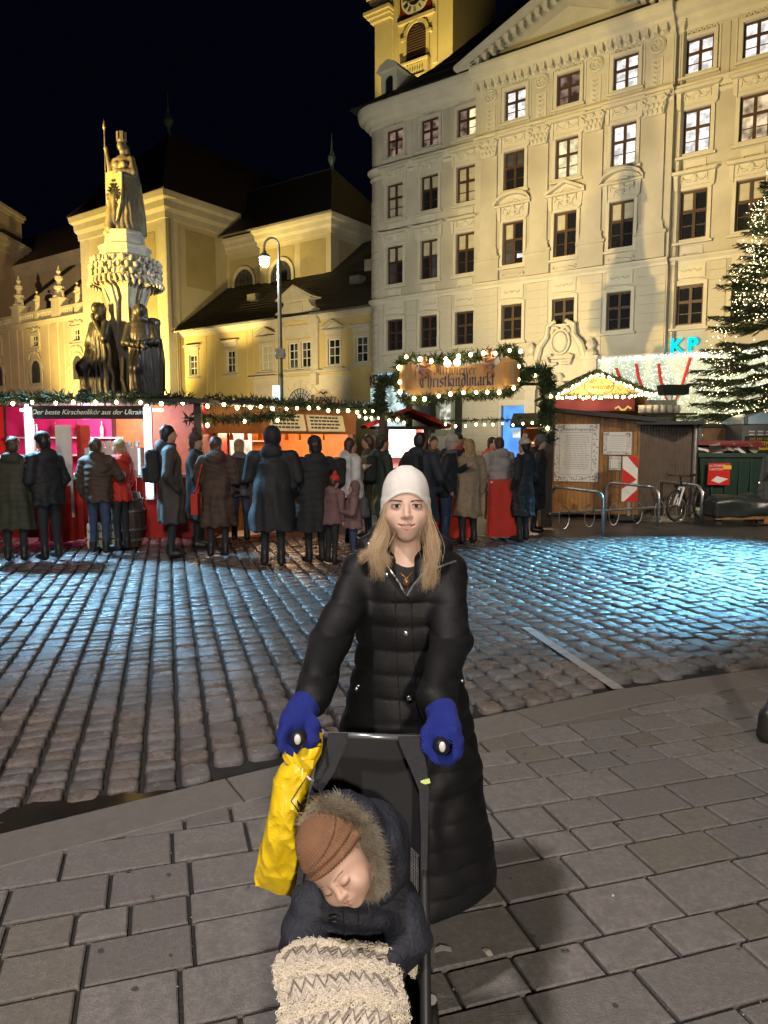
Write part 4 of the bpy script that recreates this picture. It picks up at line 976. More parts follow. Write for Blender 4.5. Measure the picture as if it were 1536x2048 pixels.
def surround(kind, h):
    def f():
        mb = MB(); w = WW; a = w / 2
        frame_ring(mb, rect_pts(w + .36, h + .34, 0, -.16), rect_pts(w, h), -.12, .0)
        mb.box(-a - .3, a + .3, -.24, 0, -.26, -.15)
        if kind in ('flat', 'flat_small'):
            z = h + .2; hh = .62 if kind == 'flat' else .55
            mb.box(-a - .14, a + .14, -.1, 0, z, z + hh); swag(mb, w * .9, z + hh * .8, -.14)
            for s in (-1, 1): mb.prism([(s * (a + .12), z - .25), (s * (a + .3), z - .1), (s * (a + .34), z + hh), (s * (a + .12), z + hh)], -.2, 0)
            mb.prism([(-a - .36, z + hh), (a + .36, z + hh), (a + .5, z + hh + .16), (-a - .5, z + hh + .16)], -.4, 0)
            mb.box(-a * .8, a * .8, -.06, 0, -.7, -.36)
            for s in (-1, 1): mb.box(s * a * .7 - .1, s * a * .7 + .1, -.1, 0, -.78, -.7)
        if kind in ('tri', 'seg'):
            z = h + .2
            mb.box(-a - .12, a + .12, -.1, 0, z, z + .7); swag(mb, w * .9, z + .6, -.15); swag(mb, w * .6, z + .35, -.15)
            for s in (-1, 1): mb.prism([(s * (a + .1), z - .2), (s * (a + .3), z), (s * (a + .36), z + .7), (s * (a + .1), z + .7)], -.22, 0)
            b = a + .5; z += .7
            if kind == 'tri': top = [(-b, z), (0, z + .55), (b, z)]
            else: top = [(-b + 2 * b * i / 10, z + .55 * (1 - (2 * i / 10 - 1) ** 2) ** .6) for i in range(11)]
            for p, q in zip(top, top[1:]): mb.prism([p, q, (q[0], q[1] + .17), (p[0], p[1] + .17)], -.42, 0)
            mb.prism([(-b + .1, z + .05)] + [(p[0] * .92, p[1]) for p in top[1:-1]] + [(b - .1, z + .05)], -.12, 0); mb.box(-b, b, -.34, 0, z - .06, z + .06)
            for s in (-1, 1): mb.tube([(0, -.14, z + .3), (s * .22, -.16, z + .22), (s * .4, -.14, z + .12)], .05, 5)
            for s in (-1, 1): mb.tube([(s * .62, -.06, -.5), (s * .7, -.1, -.6), (s * .56, -.1, -.68), (s * .3, -.08, -.58), (0, -.08, -.6)], .05, 5)
        if kind == 'panel':
            mb.box(-a - .05, a + .05, -.07, 0, h + .35, h + 1.15); mb.prism([(-a - .16, h + .16), (a + .16, h + .16), (.35, h + .3), (-.35, h + .3)], -.16, 0)
            for s in (-1, 1): mb.tube([(s * .5, -.1, h + .75), (s * .3, -.12, h + .66), (s * .12, -.1, h + .76), (0, -.12, h + .7)], .05, 5)
        if kind == 'attic':
            for i in range(6): mb.tube([(-.6 + .24 * i, -.1, h + .22), (-.5 + .24 * i, -.14, h + .34), (-.4 + .24 * i, -.1, h + .22)], .04, 4)
            mb.box(a + .25, a + .32, -.06, 0, -.3, h + .5); mb.box(-a - .32, -a - .25, -.06, 0, -.3, h + .5)
        return mb.mesh('surround', MATS['palace_trim'])
    return cached(('sur', kind, h), f)
LITW = {(0, 3): 'window_dim', (1, 3): 'window_dim', (2, 3): 'window_yellow', (3, 3): 'window_white', (4, 3): 'window_dim', (5, 3): 'window_white', (6, 3): 'window_white', (7, 3): 'window_white', (8, 3): 'window_warm',
        (4, 2): 'window_yellow', (5, 2): 'window_white', (6, 2): 'window_white', (7, 2): 'window_warm', (8, 2): 'window_white', (0, 2): 'curtain', (2, 2): 'curtain'}
KIND2 = ['flat_small', 'flat_small', 'flat_small', 'seg', 'tri', 'seg', 'flat_small', 'flat_small', 'flat_small', 'flat_small']
for ci, u in enumerate(UC):
    for fi, (z, h) in enumerate(FL):
        y = yb(u)
        wd = link('window', win_frame(h), pal, loc=(u, y + .17, z))
        kind = ('panel', KIND2[ci], 'flat', 'attic')[fi]
        link('surround', surround(kind, h), wd, loc=(0, -.17, 0))
        base = LITW.get((ci, fi), 'glass_dark')
        for s in (-1, 1):
            for zz, ph in ((.1 + (h * .56 - .1) / 2, h * .56 - .1), ((h * .56 + .13 + h - .1) / 2, h * .44 - .23)):
                m = base
                if base == 'glass_dark' and fi in (1, 2):
                    if zz > h / 2 and random.random() < .75: m = 'curtain'
                    elif random.random() < .25: m = 'glass_grey'
                if base == 'window_yellow' and fi == 3 and (s < 0): m = 'window_dim'
                pw = WW / 2 - .175
                p = link('pane', pane_mesh(pw, ph), wd, loc=(s * (.075 + pw / 2), .03, zz))
                if m != 'glass_dark': p.material_slots[0].link = 'OBJECT'; p.material_slots[0].material = MATS[m]
# note stuck inside a window of the second floor
mb = MB(); mb.box(.16, .5, -.01, .0, .38, .62); mb.build('lit_note', LIT[1], pal, loc=(UC[3], RIS[2] + .2, 11.9))
# rusticated courses of the first floor and the corner
crs = MB(); crs.box(0, 1, -.055, .02, 0, .43); crs = crs.mesh('course', MATS['palace_wall'])
edges = []
for u in UC[:9]: edges += [u - WW / 2 - .24, u + WW / 2 + .24]
piers = [(CX, edges[0])] + [(edges[i], edges[i + 1]) for i in range(1, len(edges) - 1, 2)]
pp = []
for a, b in piers:
    cuts = [c for c in RIS[:2] if a < c < b]
    if cuts: pp += [(a, cuts[0] - .02), (cuts[0] + .02, b)]
    else: pp.append((a, b))
for a, b in pp:
    for k in range(9):
        link('course', crs, pal, loc=(a + .05, yb((a + b) / 2), 6.45 + k * .475), scale=(b - a - .1, 1, 1))
ca = MB(); ca.sweep([(0, 0), (.055, .02), (.055, .4), (0, .43)], arc); ca = ca.mesh('corner_course', MATS['palace_wall'])
for k in range(36):
    z = .4 + k * .475 if k < 22 else .4 + k * .475
    if any(abs(z + .2 - q) < .45 for q in (11.0, 19.3, 6.2)) or z > 21.3: continue
    link('corner_course', ca, pal, loc=(0, 0, z))
for a, b in ((7.0, 8.3), (8.4, 10.1), (12.1, 12.7)):
    for k in range(10): link('course', crs, pal, loc=(a, yb((a + b) / 2), 1.1 + k * .475), scale=(b - a, 1, 1))
# portal with cartouche
pt = MB()
for s in (-1, 1):
    x = 14.05 + s * 1.75
    pt.box(x - .45, x + .45, -.55, 0, 0, .8); pt.box(x - .32, x + .32, -.42, 0, .8, 4.6); pt.box(x - .45, x + .45, -.6, 0, 4.6, 5.0); pt.box(x - .55, x + .55, -.75, 0, 5.2, 5.55); pt.box(x - .4, x + .4, -.6, 0, 5.55, 6.1); pt.box(x - .5, x + .5, -.7, 0, 6.1, 6.3)
    pt.lathe([(.28, 0), (.34, .2), (.18, .4), (.3, .62), (.22, .8), (.05, 1.0)], 8, (x, -.35, 6.3))
    pt.tube([(14.05 + s * 1.4, -.4, 6.3), (14.05 + s * 1.2, -.45, 7.0), (14.05 + s * .8, -.45, 7.5), (14.05 + s * .75, -.4, 8.1), (14.05 + s * .3, -.4, 8.35)], [.22, .2, .16, .14, .1], 7)
    pt.tube([(14.05 + s * .15, -.45, 6.0), (14.05 + s * .6, -.5, 6.0), (14.05 + s * .75, -.5, 6.4), (14.05 + s * .45, -.5, 6.5)], .1, 6)
    pt.tube([(14.05 + s * .1, -.5, 5.0), (14.05 + s * .7, -.45, 4.5), (14.05 + s * 1.2, -.4, 4.9)], .12, 6)
    pt.tube([(14.05 + s * .55, -.4, 7.7), (14.05 + s * .35, -.45, 8.0), (14.05 + s * .1, -.45, 7.9)], .1, 6)
pt.prism([(12.6, 5.1), (15.5, 5.1), (15.3, 6.2), (14.9, 7.6), (14.6, 8.2), (13.5, 8.2), (13.2, 7.6), (12.8, 6.2)], -.25, 0)
pt.ell((14.05, -.42, 7.2), (.42, .16, .55), 12, 8); pt.tube([(14.05 + .52 * math.cos(R(20 * k)), -.4, 7.2 + .66 * math.sin(R(20 * k))) for k in range(19)], .08, 6)
pt.ell((14.05, -.5, 5.1), (.3, .2, .4), 8, 6); pt.box(12.0, 16.1, -.55, 0, 5.02, 5.2)
frame_ring(pt, arch_pts(2.9, 4.75, 16, 14.05, 0), arch_pts(2.3, 4.5, 16, 14.05, 0), -.22, .05)
pt.build('portal', MATS['palace_trim'], pal, loc=(0, y0, 0))
mb = MB(); mb.box(12.9, 15.2, .1, .15, 0, 4.6); mb.build('door', MATS['frame_brown'], pal, loc=(0, y0, 0))
# chemist's shop at the corner
glow('shop_white', (.9, 1, .98), 1.1, .6, 1.2); glow('shop_blue', (.12, .36, 1), 1.4, .3, 1.0); glow('sign_blue', (.4, .75, 1), 1.0); glow('cyan_letters', (.0, .72, .85), 1.6)
M('letters_dark', (.01, .014, .03), .4, var=0); M('shop_frame', (.24, .26, .2), .5); M('shop_board', (.02, .022, .018), .35)
mb = MB(); mb.box(1.0, 3.5, -.14, -.06, 5.3, 6.25); sg = mb.build('shop_sign', MATS['sign_blue'], pal)
for i, c in enumerate('APOTHEKE'): txt('letter', c, 1.02, MATS['letters_dark'], sg, TT(1.62 + i * .72, -.16, 5.42), 0, .02)
mb = MB()
mb.sweep([(.06, 5.3), (.12, 5.3), (.12, 6.2), (.06, 6.2)], arc); mb.build('shop_sign_corner', MATS['palace_trim'], pal)
for c, q in (('E', 46), ('K', 27), ('E', 9)):
    q = R(q); t = txt('letter', c, .95, MATS['letters_dark'], pal, TT(CX - (rc + .15) * math.sin(q), rc - (rc + .15) * math.cos(q), 5.45, -q), 0, .02)
mb = MB(); mb.box(1.0, 3.6, -.2, -.1, 2.4, 5.2); mb.build('lit_shop_front', glow('shop_glow', (.75, 1, .98), .95, .7, 1.5), pal)
mb = MB(); mb.sweep([(.07, 2.6), (.13, 2.6), (.13, 5.25), (.07, 5.25)], arc); mb.build('lit_shop_corner', MATS['shop_glow'], pal)
mb = MB()
for a, b in ((3.9, 4.1), (5.15, 5.65), (6.65, 6.85)): mb.box(a, b, -.12, .25, 2.3, 4.65)
mb.box(3.7, 7.0, -.2, .1, 4.4, 4.95); mb.box(3.7, 7.0, -.25, .1, 2.0, 2.4); mb.build('shop_frame', MATS['shop_frame'], pal)
mb = MB(); mb.box(4.1, 5.2, .2, .26, 2.35, 4.45); mb.build('pane', MATS['glass_grey'], pal)
mb = MB(); mb.box(5.6, 6.7, .2, .26, 2.35, 4.45); mb.build('pane', glow('shop_window', (.9, .9, .72), .75, .8, 2.5), pal)
for x in (3.55, 5.38, 7.25): mb = MB(); mb.box(x - .22, x + .22, -.27, -.13, 2.2, 4.5); mb.build('shop_board', MATS['shop_board'], pal)
mb = MB(); mb.box(10.35, 11.95, -.2, -.12, .2, 3.75); mb.build('lit_doorway', MATS['shop_blue'], pal, loc=(0, 0, 0))
mb = MB(); mb.box(11.0, 11.9, -.24, -.2, 1.9, 2.35); mb.build('lit_display', MATS['shop_white'], pal)
mb = MB(); frame_ring(mb, rect_pts(1.95, 4.0, 11.15, .1), rect_pts(1.6, 3.6, 11.15, .2), -.55, -.1); mb.build('doorway_frame', MATS['palace_trim'], pal)
# store front covered with a net of lights
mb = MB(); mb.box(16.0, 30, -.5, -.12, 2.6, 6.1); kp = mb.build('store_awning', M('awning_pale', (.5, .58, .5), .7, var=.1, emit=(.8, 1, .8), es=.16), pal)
rs2 = random.Random(5); mb = MB()
for _ in range(2200):
    x = rs2.uniform(16.0, 26.5); z = 2.7 + 3.4 * rs2.random() ** .7
    mb.octa((x, -.56 - rs2.random() * .06, z), rs2.uniform(.014, .03))
for _ in range(300): mb.octa((rs2.uniform(16, 26), -.62, 6.1 + rs2.uniform(-.08, .05)), .045)
tag(mb.build('light_net', glow('net_glow', (1, 1, .8), 2.6, sampling='NONE'), pal), kind='stuff')
mb = MB()
for pts in ([(17.2, 5.6), (17.45, 4.9), (17.85, 4.1), (18.1, 3.5)], [(18.25, 5.75), (18.4, 5.0), (18.7, 4.2), (18.95, 3.6)], [(19.4, 5.7), (19.5, 5.0), (19.75, 4.1), (20.1, 3.35)], [(20.95, 5.9), (20.75, 5.1), (20.5, 4.2), (20.1, 3.35)]):
    mb.tube([(x, -.68, z) for x, z in pts], [.09, .1, .07, .03], 6, flat=.5)
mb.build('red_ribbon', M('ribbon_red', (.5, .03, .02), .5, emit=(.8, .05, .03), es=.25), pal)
for i, c in enumerate('KP'): txt('letter', c, 1.0, MATS['cyan_letters'], pal, TT(20.15 + i * .78, -.3, 6.25), 0, .06, bold=.02)
# roof
HY, HX = [-.9, -.5, 0, 1, 3.3, 8, 13], [-.7, 2.3, 4.5, 5.8, 8.4, 13, 18]
mb = MB(); ny = 22
for i in range(ny):
    y1 = -.9 + i * .62; z1 = 23.15 + (y1 + .9) * 1.2
    xl = float(np.interp(y1, HY, HX)); xl2 = float(np.interp(y1 + .62, HY, HX))
    mb.add([(xl, y1, z1 + .07), (32, y1, z1 + .07), (32, y1 + .66, z1 + .82), (xl2, y1 + .66, z1 + .82), (xl, y1, z1), (32, y1, z1)], [(0, 1, 2, 3), (4, 5, 1, 0)])
hp_ = [(x, y, 23.15 + (y + .9) * 1.2) for x, y in zip(HX, HY)]; mb.add([(-.9, 22, 23.15), (-.9, .2, 23.15)] + hp_ + [(18, 22, 39.8)], [(0, 1, 2), (0, 2, 3), (0, 3, 4), (0, 4, 5), (0, 5, 6), (0, 6, 7), (0, 7, 8), (0, 8, 9)])
mb.build('roof', M('roof_black', (.02, .018, .017), .75, var=.3, scale=2, bump=.4, bscale=14), pal)
def dormer2(u, y, z):
    mb = MB(); o = arch_pts(.62, 1.35, 10, 0, .15)
    frame_ring(mb, [(-.62, 0), (.62, 0), (.62, .9), (.62, 1.75), (.4, 1.75), (-.4, 1.75), (-.62, 1.75)] + [(-.62, 1.2)] * (len(o) - 7), o, -.1, .1)
    mb.box(-.75, .75, -.2, .1, -.12, .04); mb.box(-.62, -.5, .1, 2.6, 0, 1.75); mb.box(.5, .62, .1, 2.6, 0, 1.75)
    mb.prism([(-.85, 1.75), (.85, 1.75), (.6, 2.1), (0, 2.4), (-.6, 2.1)], -.3, 2.8); d = mb.build('dormer', MATS['palace_trim'], pal, loc=(u, y, z))
    mb = MB(); mb.prism(o, .0, .03); mb.build('pane', MATS['glass_dark'], d)
dormer2(2.1, -.35, 23.25); dormer2(12.4, 2.1, 26.5)
mb = MB(); mb.tube([(19.95, -.12, 3), (19.95, -.12, 22)], .075, 8); mb.tube([(19.95, -.12, 22), (20.1, -.5, 22.4)], .075, 8); mb.build('downpipe', MATS['zinc'], pal)

# ---- bell tower
tw = grid_root('bell_tower', 'yellow floodlit bell tower with a clock rising behind the palace roof', 'tower', -.5888, 78)
M('tower_wall', (.5, .42, .22), .85, var=.08, scale=.4, bump=.12, bscale=25)
mb = MB(); wall_holes(mb, 0, 8.75, 15, 60, [(3.55, 5.85, 39.0, 41.6)], 0, .6); mb.box(0, .01, 0, 8.75, 15, 60); mb.box(8.74, 8.75, 0.01, 8.75, 15, 60); mb.build('wall', MATS['tower_wall'], tw)
mb = MB(); mb.box(-.2, 1.75, -.3, .3, 15, 60); mb.box(2.05, 2.6, -.15, .1, 15, 60); mb.box(6.6, 7.1, -.15, .1, 38, 60); mb.build('corner_strip', MATS['tower_wall'], tw)
mb = MB()
for z, o, h in ((43.6, .35, .35), (43.95, .6, .3), (44.25, .85, .3), (45.4, .4, .35), (45.75, .65, .4)): mb.box(-.2 - o, 1.75 + o * .4, -.3 - o, .3, z, z + h)
mb.box(2.6, 6.9, -.35, .1, 42.55, 42.85); mb.build('cornice', MATS['tower_wall'], tw)
o1 = arch_pts(2.3, 3.75, 16, 4.7, 38.6); o2 = arch_pts(3.0, 4.15, 16, 4.7, 38.55)
mb = MB(); frame_ring(mb, o2, o1, -.2, .1); mb.prism([(4.5, 42.3), (4.9, 42.3), (5.0, 43.0), (4.4, 43.0)], -.3, 0); mb.box(2.9, 3.5, -.25, 0, 41.0, 41.3); mb.box(5.9, 6.5, -.25, 0, 41.0, 41.3)
w = mb.build('belfry_opening', MATS['tower_wall'], tw)
mb = MB(); mb.prism(o1, -.06, .1); mb.build('opening_dark', M('louvre_dark', (.05, .03, .018), .7), w)
for k in range(14):
    mb = MB(); wd_ = 1.1 if k < 9 else (1.1, .98, .8, .55, .3)[k - 9]; mb.cbox((4.7, -.12, 38.9 + k * .24), (2 * wd_, .1, .07)); mb.build('louvre', M('louvre_wood', (.09, .05, .03), .7), w)
mb = MB(); mb.box(3.1, 6.3, -.6, 0, 38.5, 38.7); mb.box(3.1, 6.3, -.6, 0, 37.0, 37.25); mb.box(3.1, 3.5, -.55, 0, 37.25, 38.5); mb.box(5.9, 6.3, -.55, 0, 37.25, 38.5); mb.box(2.9, 6.5, -.3, 0, 36.2, 36.4); mb.build('balustrade_rail', MATS['tower_wall'], tw)
bl = MB(); bl.lathe([(.13, 0), (.1, .1), (.17, .4), (.08, .75), (.13, 1.1), (.13, 1.27)], 8); bl = bl.mesh('baluster', MATS['tower_wall'], True)
for k in range(8): link('baluster', bl, tw, loc=(3.72 + k * .28, -.33, 37.24))
mb = MB(); mb.box(2.75, 6.4, -.12, 0, 42.9, 46.6); ck = mb.build('clock', M('clock_red', (.12, .012, .008), .6), tw)
mb = MB(); mb.lathe([(1.62, -.02), (1.62, .04)], 40, T=Matrix.Translation((4.55, -.16, 44.75)) @ Matrix.Rotation(R(90), 4, 'X')); mb.build('dial', M('dial_white', (.62, .58, .46), .6), ck)
mb = MB(); mb.lathe([(.78, -.02), (.78, .04)], 40, T=Matrix.Translation((4.55, -.18, 44.75)) @ Matrix.Rotation(R(90), 4, 'X')); mb.build('dial_centre', MATS['letters_dark'], ck)
for k, nmr in enumerate(['XII', 'I', 'II', 'III', 'IIII', 'V', 'VI', 'VII', 'VIII', 'IX', 'X', 'XI']):
    q = R(90 - 30 * k); er = Vector((math.cos(q), 0, math.sin(q))); et = Vector((math.sin(q), 0, -math.cos(q))); c0 = Vector((4.55, -.215, 44.75))
    ws = {'I': .09, 'V': .16, 'X': .18}; tot = sum(ws[c] for c in nmr); x = -tot / 2; mb = MB()
    def bar(x0, r0, x1, r1, t=.035):
        p, p2 = c0 + er * r0 + et * x0, c0 + er * r1 + et * x1
        mb.add([p - et * t, p + et * t, p2 + et * t, p2 - et * t], [(0, 1, 2, 3)])
    for c in nmr:
        m_ = x + ws[c] / 2
        if c == 'I': bar(m_, .92, m_, 1.42)
        if c == 'V': bar(m_, .92, m_ - .07, 1.42); bar(m_, .92, m_ + .07, 1.42, .02)
        if c == 'X': bar(m_ - .07, .92, m_ + .07, 1.42); bar(m_ + .07, .92, m_ - .07, 1.42, .02)
        x += ws[c]
    mb.build('numeral', MATS['letters_dark'], ck)
mb = MB(); mb.box(4.47, 4.63, -.28, -.24, 44.7, 45.9); mb.box(3.7, 4.6, -.3, -.26, 44.35, 44.5); mb.build('clock_hand', M('gilt', (.6, .42, .12), .35, .8), ck)
# ------------------------------------------------------------------ fountain with its column figures
M('fountain_stone', (.36, .32, .25), .8, var=.25, scale=3, bump=.4, bscale=14, tint=(.2, .18, .15))
M('bronze', (.032, .027, .022), .42, .35, var=.4, scale=4, bump=.3, bscale=20)
M('statue_bronze', (.17, .135, .075), .5, .15, var=.4, scale=4, bump=.3, bscale=18, tint=(.07, .06, .05))
FX, FY = -7.27, 21.0
ft = thing('fountain', 'tall stone fountain column with leafy acorn capital carrying an armed statue', 'fountain', (FX, FY, 0))
mb = MB(); mb.lathe([(3.4, 0), (3.4, .2), (3.1, .25), (3.1, .75), (3.3, .8), (3.3, .95), (2.9, .95), (2.9, .4), (0, .4)], 16); mb.build('basin', MATS['fountain_stone'], ft)
mb = MB(); mb.lathe([(1.5, .4), (1.5, 1.2), (1.2, 1.5), (1.2, 2.6), (1.1, 2.7), (1.18, 2.85), (1.18, 3.0), (0, 3.0)], 8, a0=R(-67), a1=R(293)); mb.build('plinth', MATS['fountain_stone'], ft)
mb = MB(); mb.lathe([(.7, 3.0), (.6, 3.2), (.53, 3.4), (.5, 5.7), (.62, 5.95), (.84, 6.1), (.88, 6.2)], 4, a0=R(-67), a1=R(293)); mb.build('shaft', MATS['fountain_stone'], ft)
mb = MB()
for k in range(8):
    q = R(45 * k - 67); d = Vector((math.cos(q), math.sin(q), 0))
    mb.tube([d * .42 + Vector((0, 0, 4.2)), d * .44 + Vector((0, 0, 5.5)), d * .62 + Vector((0, 0, 6.0)), d * .88 + Vector((0, 0, 6.12))], [.05, .07, .06, .05], 6)
mb.build('rib', MATS['fountain_stone'], ft)
mb = MB(); mb.lathe([(.82, 6.08), (.86, 6.5), (.8, 6.78), (.7, 6.85), (.68, 7.0), (.72, 7.05), (.72, 7.1), (.55, 7.16), (.52, 7.4), (.56, 7.44), (.56, 7.5), (0, 7.5)], 8, a0=R(-67), a1=R(293)); mb.build('capital', MATS['fountain_stone'], ft)
mb = MB(); rs3 = random.Random(4)
for k in range(26):
    for j in range(4):
        q = 2 * math.pi * (k + .5 * (j % 2)) / 26; r = .9 + rs3.uniform(-.02, .05)
        mb.ell((r * math.cos(q), r * math.sin(q), 6.16 + j * .17 + rs3.uniform(-.02, .02)), (.07, .07, .095), 6, 4, Matrix.Rotation(rs3.uniform(-.6, .6), 4, 'X'))
for k in range(40):
    q = 2 * math.pi * k / 40; mb.tube([(.93 * math.cos(q), .93 * math.sin(q), 6.2), (1.0 * math.cos(q + .05), 1.0 * math.sin(q + .05), 6.05), (.96 * math.cos(q + .07), .96 * math.sin(q + .07), 5.98)], [.05, .055, .02], 5)
tag(mb.build('acorn_band', MATS['fountain_stone'], ft), kind='stuff')
txt('inscription', 'DANUBIVS', .2, MATS['letters_dark'], ft, TT(-.35, -1.2, 2.8), 0, .005)

def folds(seed, n, amp, ztop, tw=.5):
    w = waves(seed, 5, .25)
    def f(x, y, z):
        t = np.arctan2(y, x); s = np.sin(t * n + z * tw + 2.2 * w(x, y, z))
        return -amp * (np.abs(s) ** .6 * 2 - 1) * np.clip((ztop - z) * 3, .15, 1)
    return f
# crowned statue with spear and shield
au = thing('crowned_statue', 'crowned female statue holding a spear and an eagle shield atop the fountain column', 'statue', (FX + .02, FY, 7.5), R(-12))
pr = [LO([(0, 0, 0, .46, .42), (.3, 0, 0, .42, .36), (.9, .0, 0, .34, .3), (1.3, 0, 0, .27, .24), (1.5, 0, 0, .235, .2), (1.8, 0, 0, .28, .21), (2.05, 0, .01, .3, .18), (2.16, 0, .02, .15, .12)], .06),
      C((0, .02, 2.1), (0, 0, 2.3), .085, .075, .05), EL((-.02, -.03, 2.42), (.115, .135, .155), None, .04), EL((.02, .08, 2.3), (.15, .1, .22), None, .06), C((.1, .1, 2.25), (.13, .12, 1.95), .06, .04, .05),
      C((-.27, 0, 2.03), (-.37, -.1, 1.72), .1, .08, .05), C((-.37, -.1, 1.72), (-.43, -.18, 2.3), .075, .05, .03), EL((-.43, -.19, 2.33), (.06, .06, .07), None, .02),
      C((.27, 0, 2.03), (.37, -.08, 1.68), .11, .09, .05), C((.37, -.08, 1.68), (.02, -.34, 1.66), .08, .055, .04), EL((-.02, -.36, 1.64), (.08, .05, .06), None, .02),
      LO([(-.02, .2, .16, .36, .3), (.5, .22, .16, .32, .26), (1.2, .2, .14, .26, .2), (1.9, .14, .12, .22, .14), (2.1, .1, .1, .12, .08)], .08), C((-.12, -.34, .9), (-.22, -.42, .05), .14, .16, .08), EL((.12, -.2, 1.86), (.11, .09, .1), None, .06), EL((-.12, -.2, 1.86), (.11, .09, .1), None, .06)]
sdf('body', pr, .028, MATS['statue_bronze'], folds(2, 9, .022, 1.75), au); au.scale = (.94, .94, .97)
mb = MB(); mb.tube([(-.47, -.2, .02), (-.45, -.2, 2.85)], .018, 6); mb.lathe([(.018, 2.82), (.05, 2.9), (.035, 2.98), (0.002, 3.12)], 6, (-.45, -.2, 0)); mb.build('spear', MATS['statue_bronze'], au)
mb = MB(); mb.lathe([(.12, 2.5), (.135, 2.58), (.13, 2.6)], 10, (-.02, -.01, 0))
for k in range(6): q = R(60 * k); mb.box(-.05, .05, -.012, .012, 2.56, 2.8, Matrix.Translation((-.02 + .125 * math.cos(q), -.01 + .125 * math.sin(q), 0)) @ Matrix.Rotation(q + R(90), 4, 'Z'))
mb.build('mural_crown', MATS['statue_bronze'], au)
shp = [(-.3, 1.6), (0, 1.66), (.3, 1.6), (.31, 1.2), (.27, .75), (.16, .35), (0, .06), (-.16, .35), (-.27, .75), (-.31, 1.2)]
TS = Matrix.Translation((-.1, -.43, 0)) @ Matrix.Rotation(R(-4), 4, 'X')
mb = MB(); mb.prism([(x * .84, z) for x, z in shp], -.04, .03, TS); sh = mb.build('shield', M('shield_bronze', (.3, .25, .13), .5, .2, var=.3, scale=5), au)
mb = MB()
for s in (-1, 1):
    mb.tube([TS @ Vector(p) for p in ((s * .02, -.06, 1.15), (s * .06, -.07, 1.28), (s * .1, -.06, 1.24))], [.035, .03, .015], 5)
    for k in range(5): a = R(70 - 34 * k); mb.tube([TS @ Vector((s * .06, -.06, 1.0)), TS @ Vector((s * (.06 + .13 * math.cos(a)), -.06, 1.0 + .17 * math.sin(a))), TS @ Vector((s * (.08 + .15 * math.cos(a - .25)), -.05, 1.0 + .24 * math.sin(a - .25)))], [.03, .028, .012], 5)
    mb.tube([TS @ Vector(p) for p in ((s * .04, -.06, .8), (s * .12, -.06, .66), (s * .1, -.06, .6))], [.03, .02, .01], 5)
for k in (-1, 0, 1): mb.tube([TS @ Vector(p) for p in ((0, -.06, .78), (k * .06, -.06, .52))], [.03, .015], 5)
mb.ell(TS @ Vector((0, -.055, .95)), (.08, .03, .2), 8, 6); mb.box(-.05, .05, -.07, -.03, 1.33, 1.4, TS); mb.build('eagle_relief', MATS['bronze'], sh)
# two bronze river figures at the foot of the shaft
f1 = thing('bronze_figure', 'bronze robed figure touching its chin on the left side of the fountain shaft', 'statue', (FX - .6, FY - .55, 3.0), R(-35), 'bronze figures round the fountain shaft')
pr = [LO([(0, .05, .02, .42, .36), (.5, .03, 0, .38, .32), (1.0, 0, 0, .3, .26), (1.35, 0, 0, .27, .22), (1.75, 0, 0, .33, .22), (2.0, 0, .02, .27, .17), (2.1, 0, .02, .1, .09)], .06),
      C((0, .02, 2.05), (-.02, -.02, 2.25), .085, .075, .04), EL((-.03, -.05, 2.36), (.12, .14, .165), None, .04), EL((.02, .07, 2.34), (.14, .13, .17), None, .05), EL((.03, .1, 2.15), (.1, .08, .16), None, .05),
      C((.3, 0, 1.92), (.4, -.16, 1.5), .11, .1, .05), C((.4, -.16, 1.5), (.1, -.25, 2.05), .085, .05, .03), EL((.07, -.24, 2.12), (.06, .06, .08), None, .02),
      C((-.3, 0, 1.92), (-.38, -.1, 1.4), .11, .09, .05), C((-.38, -.1, 1.4), (-.15, -.3, 1.1), .08, .06, .04), C((-.1, -.15, 1.0), (-.25, -.4, .75), .19, .17, .08), C((-.25, -.4, .75), (-.2, -.32, .05), .14, .1, .06), EL((-.2, -.42, .06), (.09, .16, .07), None, .03),
      LO([(0, .28, .1, .26, .26), (.8, .28, .1, .2, .24), (1.9, .2, .06, .16, .16)], .06), LO([(.02, -.45, -.05, .12, .3), (.6, -.42, -.05, .08, .26), (1.2, -.36, 0, .06, .16)], .04)]
sdf('body', pr, .026, MATS['bronze'], folds(5, 8, .024, 1.8, .8), f1)
mb = MB(); mb.tube([(.14 * math.cos(R(30 * k)) - .0, .14 * math.sin(R(30 * k)), 2.46 + .02 * (k % 2)) for k in range(13)], .03, 5); mb.build('wreath', MATS['bronze'], f1)
f2 = thing('bronze_figure', 'bronze long-haired figure with folded arms on the right side of the fountain shaft', 'statue', (FX + .56, FY - .62, 3.0), R(14), 'bronze figures round the fountain shaft')
